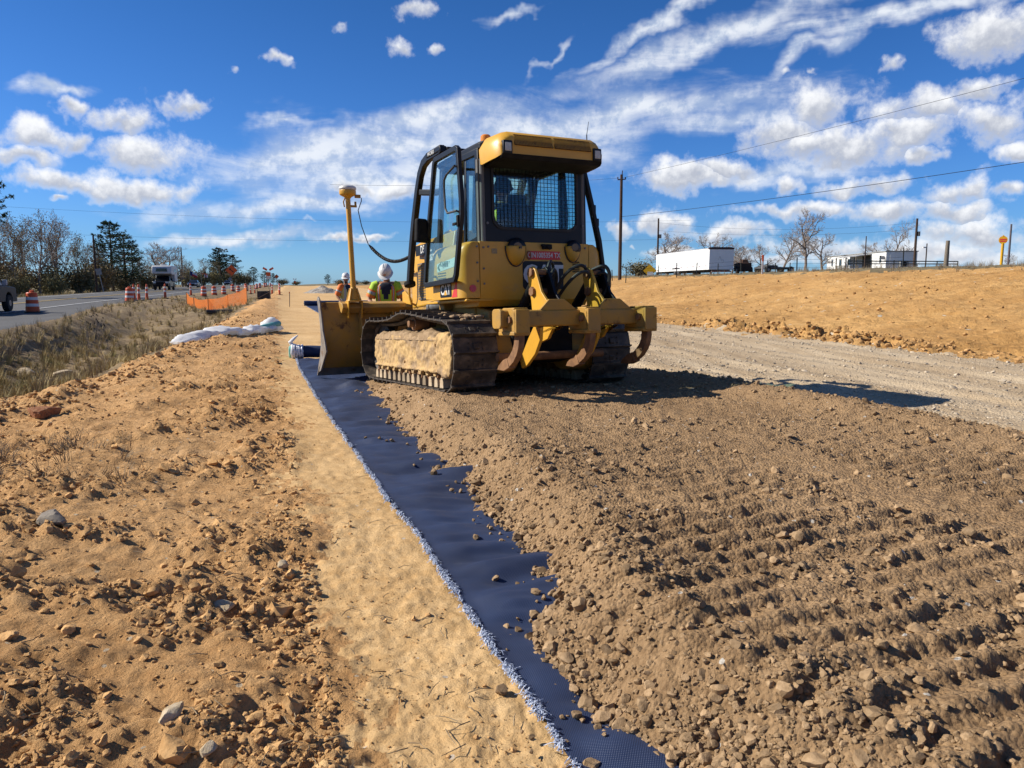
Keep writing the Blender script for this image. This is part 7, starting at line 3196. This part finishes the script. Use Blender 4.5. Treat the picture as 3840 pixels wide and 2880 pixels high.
g.prism([(.62, .55), (0, 1.17), (-.62, .55), (0, -.05)], 'y', -.012, 0)
g.build('panel', mk('warning_yellow', (.80, .46, .01), None, rough=.5), ws)
g = MB()
g.box((.05, -.02, .28), (.55, .01, .35))
g.build('lower_plate', rflw, ws)
g = MB()
g.box((0, .04, .5), (.06, .06, 1.2))
g.build('post', wood, ws)
# gate rail behind the weeds
gr_ = empty('pipe_rail', (36., 72., H(36., 72.)), rad(10), 'low dark pipe rail along the rise at the right', 'rail')
g = MB()
for z in (.55, .8):
    g.cyl((-5, 0, z), (9, 3, z + .12), .05, n=8)
g.build('rails', fpm, gr_)
for k in range(6):
    g = MB()
    x_ = -5 + 14 * k / 5
    g.cyl((x_, 3 * k / 5, -.2), (x_, 3 * k / 5, .95), .05, n=8)
    g.build('rail_post', fpm, gr_)


# ------------------------------------------------------------------ trees and shrubs
bark = mk('bark_grey', (.27, .215, .175), (.18, .14, .115), 3, .95, bump=.01, bscale=10)
twigm = mk('twig_bark', (.36, .285, .23), (.26, .205, .165), 2, .95)
pinebark = mk('pine_bark', (.07, .045, .03), (.10, .065, .045), 3, .95)


def leaf_mat(name, c1, c2, t=.25):
    m = mk(name, c1, c2, 1.2, .85, spec=.1)
    return m


lf_brown = leaf_mat('leaf_brown', (.29, .21, .10), (.38, .275, .14))
lf_olive = leaf_mat('leaf_olive', (.21, .185, .08), (.29, .245, .115))
lf_pine = leaf_mat('needle_green', (.045, .078, .034), (.075, .11, .05))
lf_dark = leaf_mat('leaf_dark', (.15, .135, .07), (.22, .175, .09))


def grow(seed, h, r0, levels=4, kids=(5, 5, 5, 4), spread=.75, up=.25, first=.28, wig=.18, rmin=.016, lens=(.62, .55, .5, .45)):
    rng = random.Random(seed)
    thick, thin, tips = MB(), MB(), []

    def rv():
        return Vector((rng.gauss(0, 1), rng.gauss(0, 1), rng.gauss(0, 1))).normalized()

    def branch(p, d, L, r, lev):
        n = 5 if lev < 2 else 3
        pts, rs = [p.copy()], [r]
        q = p.copy()
        dd = d.copy()
        for k in range(n):
            dd = (dd + rv() * wig + Vector((0, 0, up * (.5 if lev else .1)))).normalized()
            q = q + dd * (L / n)
            pts.append(q.copy())
            rs.append(max(rmin * .7, r * (1 - .72 * (k + 1) / n)))
        (thick if lev < 2 else thin).tube(pts, rs, (7, 5, 4, 3, 3)[lev], caps=False)
        if lev >= levels:
            tips.append((q, dd))
            return
        nk = kids[lev]
        for j in range(nk):
            t = (first if lev == 0 else .18) + (1 - (first if lev == 0 else .18)) * (j + rng.random() * .8) / nk
            t = min(t, .98)
            i = min(int(t * n), n - 1)
            f = t * n - i
            bp_ = pts[i].lerp(pts[i + 1], f)
            br = max(rmin, (rs[i] * (1 - f) + rs[i + 1] * f) * rng.uniform(.5, .75))
            base = (pts[i + 1] - pts[i]).normalized()
            o_ = rv()
            o_ = (o_ - base * o_.dot(base)).normalized()
            if o_.z < -.2:
                o_.z *= .3
            nd = (base * (1 - spread * .62) + o_ * spread).normalized()
            branch(bp_, nd, L * lens[lev] * rng.uniform(.75, 1.2) * (1.1 - .35 * t), br, lev + 1)
        tips.append((q, dd))
    branch(Vector((0, 0, -.2)), Vector((rng.uniform(-.06, .06), rng.uniform(-.06, .06), 1)).normalized(), h * .78, r0, 0)
    return thick, thin, tips


def add_leaves(mb, tips, n, spread, size, rng, squash=.8):
    for k in range(n):
        c, d = rng.choice(tips)
        p = c + Vector((rng.gauss(0, spread), rng.gauss(0, spread), rng.gauss(0, spread * squash)))
        s = size * rng.uniform(.6, 1.4)
        a = Vector((rng.gauss(0, 1), rng.gauss(0, 1), rng.gauss(0, 1))).normalized()
        b = a.orthogonal().normalized()
        c2 = a.cross(b)
        mb.add([p - b * s, p - c2 * s * .6, p + b * s, p + c2 * s * .6], [(0, 1, 2, 3)])


def fast_build(mb, name, mat, parent):
    me = bpy.data.meshes.new(name)
    me.from_pydata(mb.v, [], mb.f)
    me.materials.append(mat)
    o = bpy.data.objects.new(name, me)
    COL.objects.link(o)
    o.parent = parent
    return o


def norm_height(root, h):
    """scale children so that the tree is 1 m high at scale 1"""
    zs = max(v.co.z for c in root.children for v in c.data.vertices)
    for c in root.children:
        c.data.transform(Matrix.Scale(1 / zs, 4))


def bare_tree(seed, h, r0, **k):
    t = empty('bare_tree')
    a, b, tips = grow(seed, h, r0, **k)
    fast_build(a, 'trunk', bark, t)
    fast_build(b, 'crown', twigm, t)
    norm_height(t, h)
    return t


def leafy_tree(seed, h, r0, mat, nleaf, **k):
    t = empty('woodland_tree')
    a, b, tips = grow(seed, h, r0, **k)
    rng = random.Random(seed + 1)
    fast_build(a, 'trunk', bark, t)
    br_ = fast_build(b, 'limbs', twigm, t)
    m = MB()
    add_leaves(m, tips, int(nleaf * 1.7), .45, .09, rng)
    fast_build(m, 'crown', mat, t)
    norm_height(t, h)
    return t


def pine_tree(seed, h, crown0=.3, rad_=2.4, dens=1.):
    rng = random.Random(seed)
    t = empty('pine_tree')
    m, n = MB(), MB()
    m.tube([(0, 0, -.2), (.05, .02, h * .5), (.1, .0, h)], [.24, .16, .04], 8)
    z = h * crown0
    while z < h * .985:
        f = (z - h * crown0) / (h * (1 - crown0))
        L = rad_ * (math.sin(math.pi * min(1, .18 + f * .82)) ** .8 * .9 + .15) * rng.uniform(.75, 1.15)
        for j in range(rng.randint(3, 5)):
            a = rng.uniform(0, 6.28)
            tip = Vector((L * math.cos(a), L * math.sin(a), z + L * rng.uniform(.05, .45)))
            b0 = Vector((0, 0, z))
            mid = b0.lerp(tip, .5) + Vector((0, 0, -.08 * L))
            m.tube([b0, mid, tip], [.05, .035, .02], 4, caps=False)
            for q in range(int(5 * dens) + 2):
                c = b0.lerp(tip, rng.uniform(.35, 1.05)) + Vector((rng.gauss(0, .16), rng.gauss(0, .16), rng.gauss(.05, .10)))
                for w in range(14):
                    d = Vector((rng.gauss(0, 1), rng.gauss(0, 1), rng.gauss(.35, .8))).normalized()
                    e = d.orthogonal().normalized() * .035
                    l_ = rng.uniform(.18, .36)
                    n.add([c - e, c + e, c + d * l_], [(0, 1, 2)])
        z += rng.uniform(.28, .5)
    fast_build(m, 'trunk', pinebark, t)
    fast_build(n, 'crown', lf_pine, t)
    norm_height(t, h)
    return t


def shrub(seed, mat, h=3., nleaf=1500):
    rng = random.Random(seed)
    t = empty('shrub')
    m, n = MB(), MB()
    tips = []
    for k in range(16):
        a = rng.uniform(0, 6.28)
        r = rng.uniform(.1, 1.3)
        tip = Vector((r * math.cos(a), r * math.sin(a), h * rng.uniform(.45, 1.0) * (1 - .22 * r)))
        m.tube([(r * .2 * math.cos(a), r * .2 * math.sin(a), 0), tip * .5 + Vector((0, 0, .2)), tip], [.05, .035, .015], 4, caps=False)
        for j in range(4):
            tips.append((tip * rng.uniform(.45, 1.), tip))
    add_leaves(n, tips, int(nleaf * 1.6), .36, .09, rng)
    fast_build(m, 'stems', twigm, t)
    fast_build(n, 'foliage', mat, t)
    norm_height(t, h)
    return t


def place(protos, k, x, y, h, name, label, cat, group, wide=1., rz=0., used=set()):
    p = protos[k % len(protos)]
    o = p if p.name not in used else copy_tree(p)
    used.add(p.name)
    o.location = (x, y, H(x, y) - .05)
    o.scale = (h * wide, h * wide, h)
    o.rotation_euler = (0, 0, rz)
    tag(o, label, cat, group)
    return o


leafy = [leafy_tree(31, 11, .22, lf_brown, 1500, kids=(9, 6, 5, 3), first=.22, up=.30, spread=.62, lens=(.42, .55, .5, .45)), leafy_tree(32, 11, .2, lf_olive, 1700, kids=(9, 6, 5, 3), first=.2, up=.34, spread=.6, lens=(.42, .55, .5, .45)), leafy_tree(33, 11, .2, lf_brown, 900, kids=(8, 6, 5, 3), first=.3, up=.36, spread=.55, lens=(.45, .55, .5, .45))]
oak = [bare_tree(41, 10, .34, kids=(9, 7, 6, 4), first=.22, up=.10, spread=.85, wig=.28, lens=(.62, .55, .5, .45), rmin=.022), bare_tree(42, 10, .30, kids=(8, 7, 5, 4), first=.25, up=.14, spread=.8, wig=.26, lens=(.58, .55, .5, .45), rmin=.022), bare_tree(43, 9, .28, kids=(8, 6, 6, 4), first=.2, up=.12, spread=.82, wig=.30, lens=(.6, .55, .5, .45), rmin=.022)]
pines = [pine_tree(51, 12, .52, 2.4), pine_tree(52, 11, .18, 2.8, 1.2), pine_tree(53, 9, .12, 2.6, 1.2)]
shrubs = [shrub(61, lf_dark), shrub(62, lf_olive), shrub(63, lf_brown), shrub(64, lf_dark, 2.4)]

place(pines, 0, -43.2, 62.0, 11.6, 'pine', 'tall dark pine whose branches reach in at the left picture edge', 'tree', None, 1.1)
LEAFY = [(-65.1, 98.0, 9.6, 0, 'olive brown tree at the far left, partly behind the pickup'), (-59.6, 92.0, 10.0, 2, 'thin grey brown tree second from the left picture edge'), (-65.7, 104.0, 10.6, 1, 'olive tree third from the left picture edge'), (-58.5, 95.0, 10.7, 2, 'tall twiggy tree left of the bare forked one'), (-66.9, 112.0, 10.7, 0, 'brown tree directly behind the bare forked tree'), (-61.0, 108.0, 8.9, 1, 'olive tree just right of the bare forked tree'), (-61.0, 112.0, 7.4, 0, 'brown tree left of the dark pines'), (-66.6, 125.0, 8.5, 1, 'olive tree behind the gap left of the pines'), (-68.2, 140.0, 5.8, 0, 'low brown tree right of the dark pines'), (-71.3, 150.0, 5.6, 1, 'low olive tree left of the wide bare oak'), (-82.9, 193.0, 8.4, 0, 'brown tree right of the wide bare oak'), (-88.1, 211.0, 8.1, 1, 'olive tree behind the flags'), (-95.8, 238.0, 8.8, 0, 'brown tree right of the flags'), (-103.1, 265.0, 9.5, 1, 'olive tree left of the tall pine clump')]
for i, (x, y, h, k, lab) in enumerate(LEAFY):
    place(leafy, k, x, y, h, 'tree', lab, 'tree', 'mixed trees along the far side of the road', .95, i * 1.3)
place(oak, 1, -58.9, 100.0, 11.4, 'tree', 'tall bare forked tree rising above the left woodland', 'tree', 'bare trees on the left', .75, .4)
place(oak, 0, -73.6, 160.0, 9.9, 'tree', 'wide bare oak above the white camper', 'tree', 'bare trees on the left', 1.25, 0)
place(oak, 2, -78.6, 178.0, 9.6, 'tree', 'smaller bare oak right of the wide one', 'tree', 'bare trees on the left', 1.1, 2.)
for i, (x, y, h, lab) in enumerate([(-62.5, 120.0, 11.3, 'tallest dark green pine in the left woodland'), (-64.5, 128.0, 9.8, 'dark pine just right of the tallest one'), (-67.1, 136.0, 8.4, 'shorter dark pine at the right end of the left pines'), (-111.9, 295.0, 15.0, 'rounded dark pine left of the arrow sign'), (-127.8, 352.0, 14.6, 'rounded dark pine right behind the arrow sign'), (-116.5, 305., 12., 'lower pine at the foot of the rounded clump'), (-175.6, 521.0, 13.0, 'broad dark pine right of the arrow sign'), (-229.3, 711.0, 13.5, 'dark pine behind the flagged sign'), (-304.8, 978.0, 15.5, 'last dark pine before the road crest')]):
    place(pines, 1 + i % 2, x, y, h, 'pine', lab, 'tree', 'dark pines along the road', 1.25 if i > 2 else 1.05, i * 1.1)
place(pines, 1, -79.3, 330.0, 4.8, 'pine', 'lone small round evergreen on the horizon left of the workers', 'tree', None, 1.3, .3)
SHR = [(-57.0, 86.0, 2.8), (-57.3, 88.5, 3.0), (-60.1, 95.0, 3.6), (-59.6, 98.5, 4.0), (-56.4, 100.0, 4.1), (-58.3, 104.0, 4.0), (-60.4, 112.0, 5.0), (-65.1, 128.0, 4.0), (-68.3, 142.0, 3.8), (-72.7, 156.0, 4.4), (-77.4, 174.0, 5.0), (-89.5, 216.0, 4.6), (-95.4, 237.0, 5.0), (-103.1, 265.0, 6.5), (-118.3, 318.0, 7.0), (-136.0, 381.0, 7.2), (-157.3, 456.0, 7.5), (-54.8, 92., 3.2), (-62.5, 91., 4.5), (-66.5, 100., 5.0), (-63., 117., 5.2), (-83.5, 197., 5.5), (-71., 134., 4.6)]
for i, (x, y, h) in enumerate(SHR):
    place(shrubs, i, x, y, h * 1.12, 'shrub', 'dense brownish shrub in the thicket along the far side of the road', 'shrub', 'shrubs of the roadside thicket', 1.05, i * .9)
for i, (x, y, h) in enumerate([(-269.6, 900.0, 8.0), (-253.3, 900.0, 6.0), (-73.9, 330.0, 2.7), (-69.0, 335.0, 2.4), (-63.9, 335.0, 2.1), (-58., 338., 2.2)]):
    place(shrubs, i, x, y, h, 'shrub', 'distant low shrub on the horizon', 'shrub', 'distant shrubs on the horizon', 2.2, i)
RB = [(23.8, 118.0, 6.9, 0, 'bare grey tree rising left behind the white trailer', 1.25), (27.5, 122.0, 5.8, 1, 'bare tree behind the middle of the white trailer', 1.1), (32.3, 125.0, 7.0, 2, 'bare tree top showing over the trailer roof end', .9), (33.7, 118.0, 4.8, 0, 'low bare tree just right of the trailer', 1.1), (34.9, 115.0, 5.2, 1, 'second bare tree right of the trailer', 1.), (39.0, 120.0, 4.8, 2, 'third bare tree right of the trailer', 1.1), (40.8, 116.0, 7.3, 1, 'bare tree left of the tallest one in the middle of the rise', .95), (42.6, 112.0, 9.6, 0, 'tallest bare tree between trailer and mobile home', .72), (47.8, 118.0, 6.4, 2, 'round bare tree right of the tallest one', 1.05), (65.7, 140.0, 5.4, 0, 'hazy bare tree behind the mobile home roof', 1.2), (66.6, 135.0, 9.2, 1, 'big crooked bare tree rising behind the mobile home', .8), (71.2, 140.0, 4.3, 2, 'low bare tree right behind the mobile home', 1.1), (67.2, 104.0, 2.0, 0, 'small leafless sapling left of the yellow marker', 1.1), (75.1, 112.0, 2.2, 1, 'small leafless sapling right of the yellow marker', 1.1), (37.2, 124., 4.6, 0, 'faint bare tree in the middle of the row', 1.2)]
for i, (x, y, h, k, lab, wd) in enumerate(RB):
    place(oak, k, x, y, h, 'tree', lab, 'tree', 'bare trees on the right rise', wd, i * 1.7)
place(shrubs, 3, 15.0, 90.0, 2.2, 'shrub', 'round dark evergreen bush left of the white trailer', 'shrub', None, 1.6, 0)
place(shrubs, 0, 58.0, 112.0, 1.9, 'shrub', 'dark bush at the right end of the mobile home', 'shrub', None, 1.3, 1)
# bare sapling and weed stalks in the ditch
sp_ = empty('sapling', (-11.0, 20.6, gz(-11.0, 20.6)), 0, 'thin leafless sapling standing in the ditch grass', 'sapling')
a_, b_, t_ = grow(91, 1.5, .014, levels=2, kids=(5, 3), rmin=.004, spread=.6, first=.35)
a_.v += []
fast_build(a_, 'stem', twigm, sp_)
fast_build(b_, 'twigs', twigm, sp_)
wk = empty('dead_weed', (-14.6, 27.6, gz(-14.6, 27.6)), 0, 'tall dead weed with dark seed heads beside the asphalt edge', 'weed')
a_, b_, t_ = grow(92, 1.7, .012, levels=2, kids=(7, 4), rmin=.004, spread=.55, first=.3, up=.4)
fast_build(a_, 'stem', twigm, wk)
fast_build(b_, 'twigs', twigm, wk)
g = MB()
for c, d in t_[:22]:
    g.ell(c, (.02, .02, .035), 6, 4)
fast_build(g, 'seed_heads', blk_m, wk)['kind'] = 'stuff'
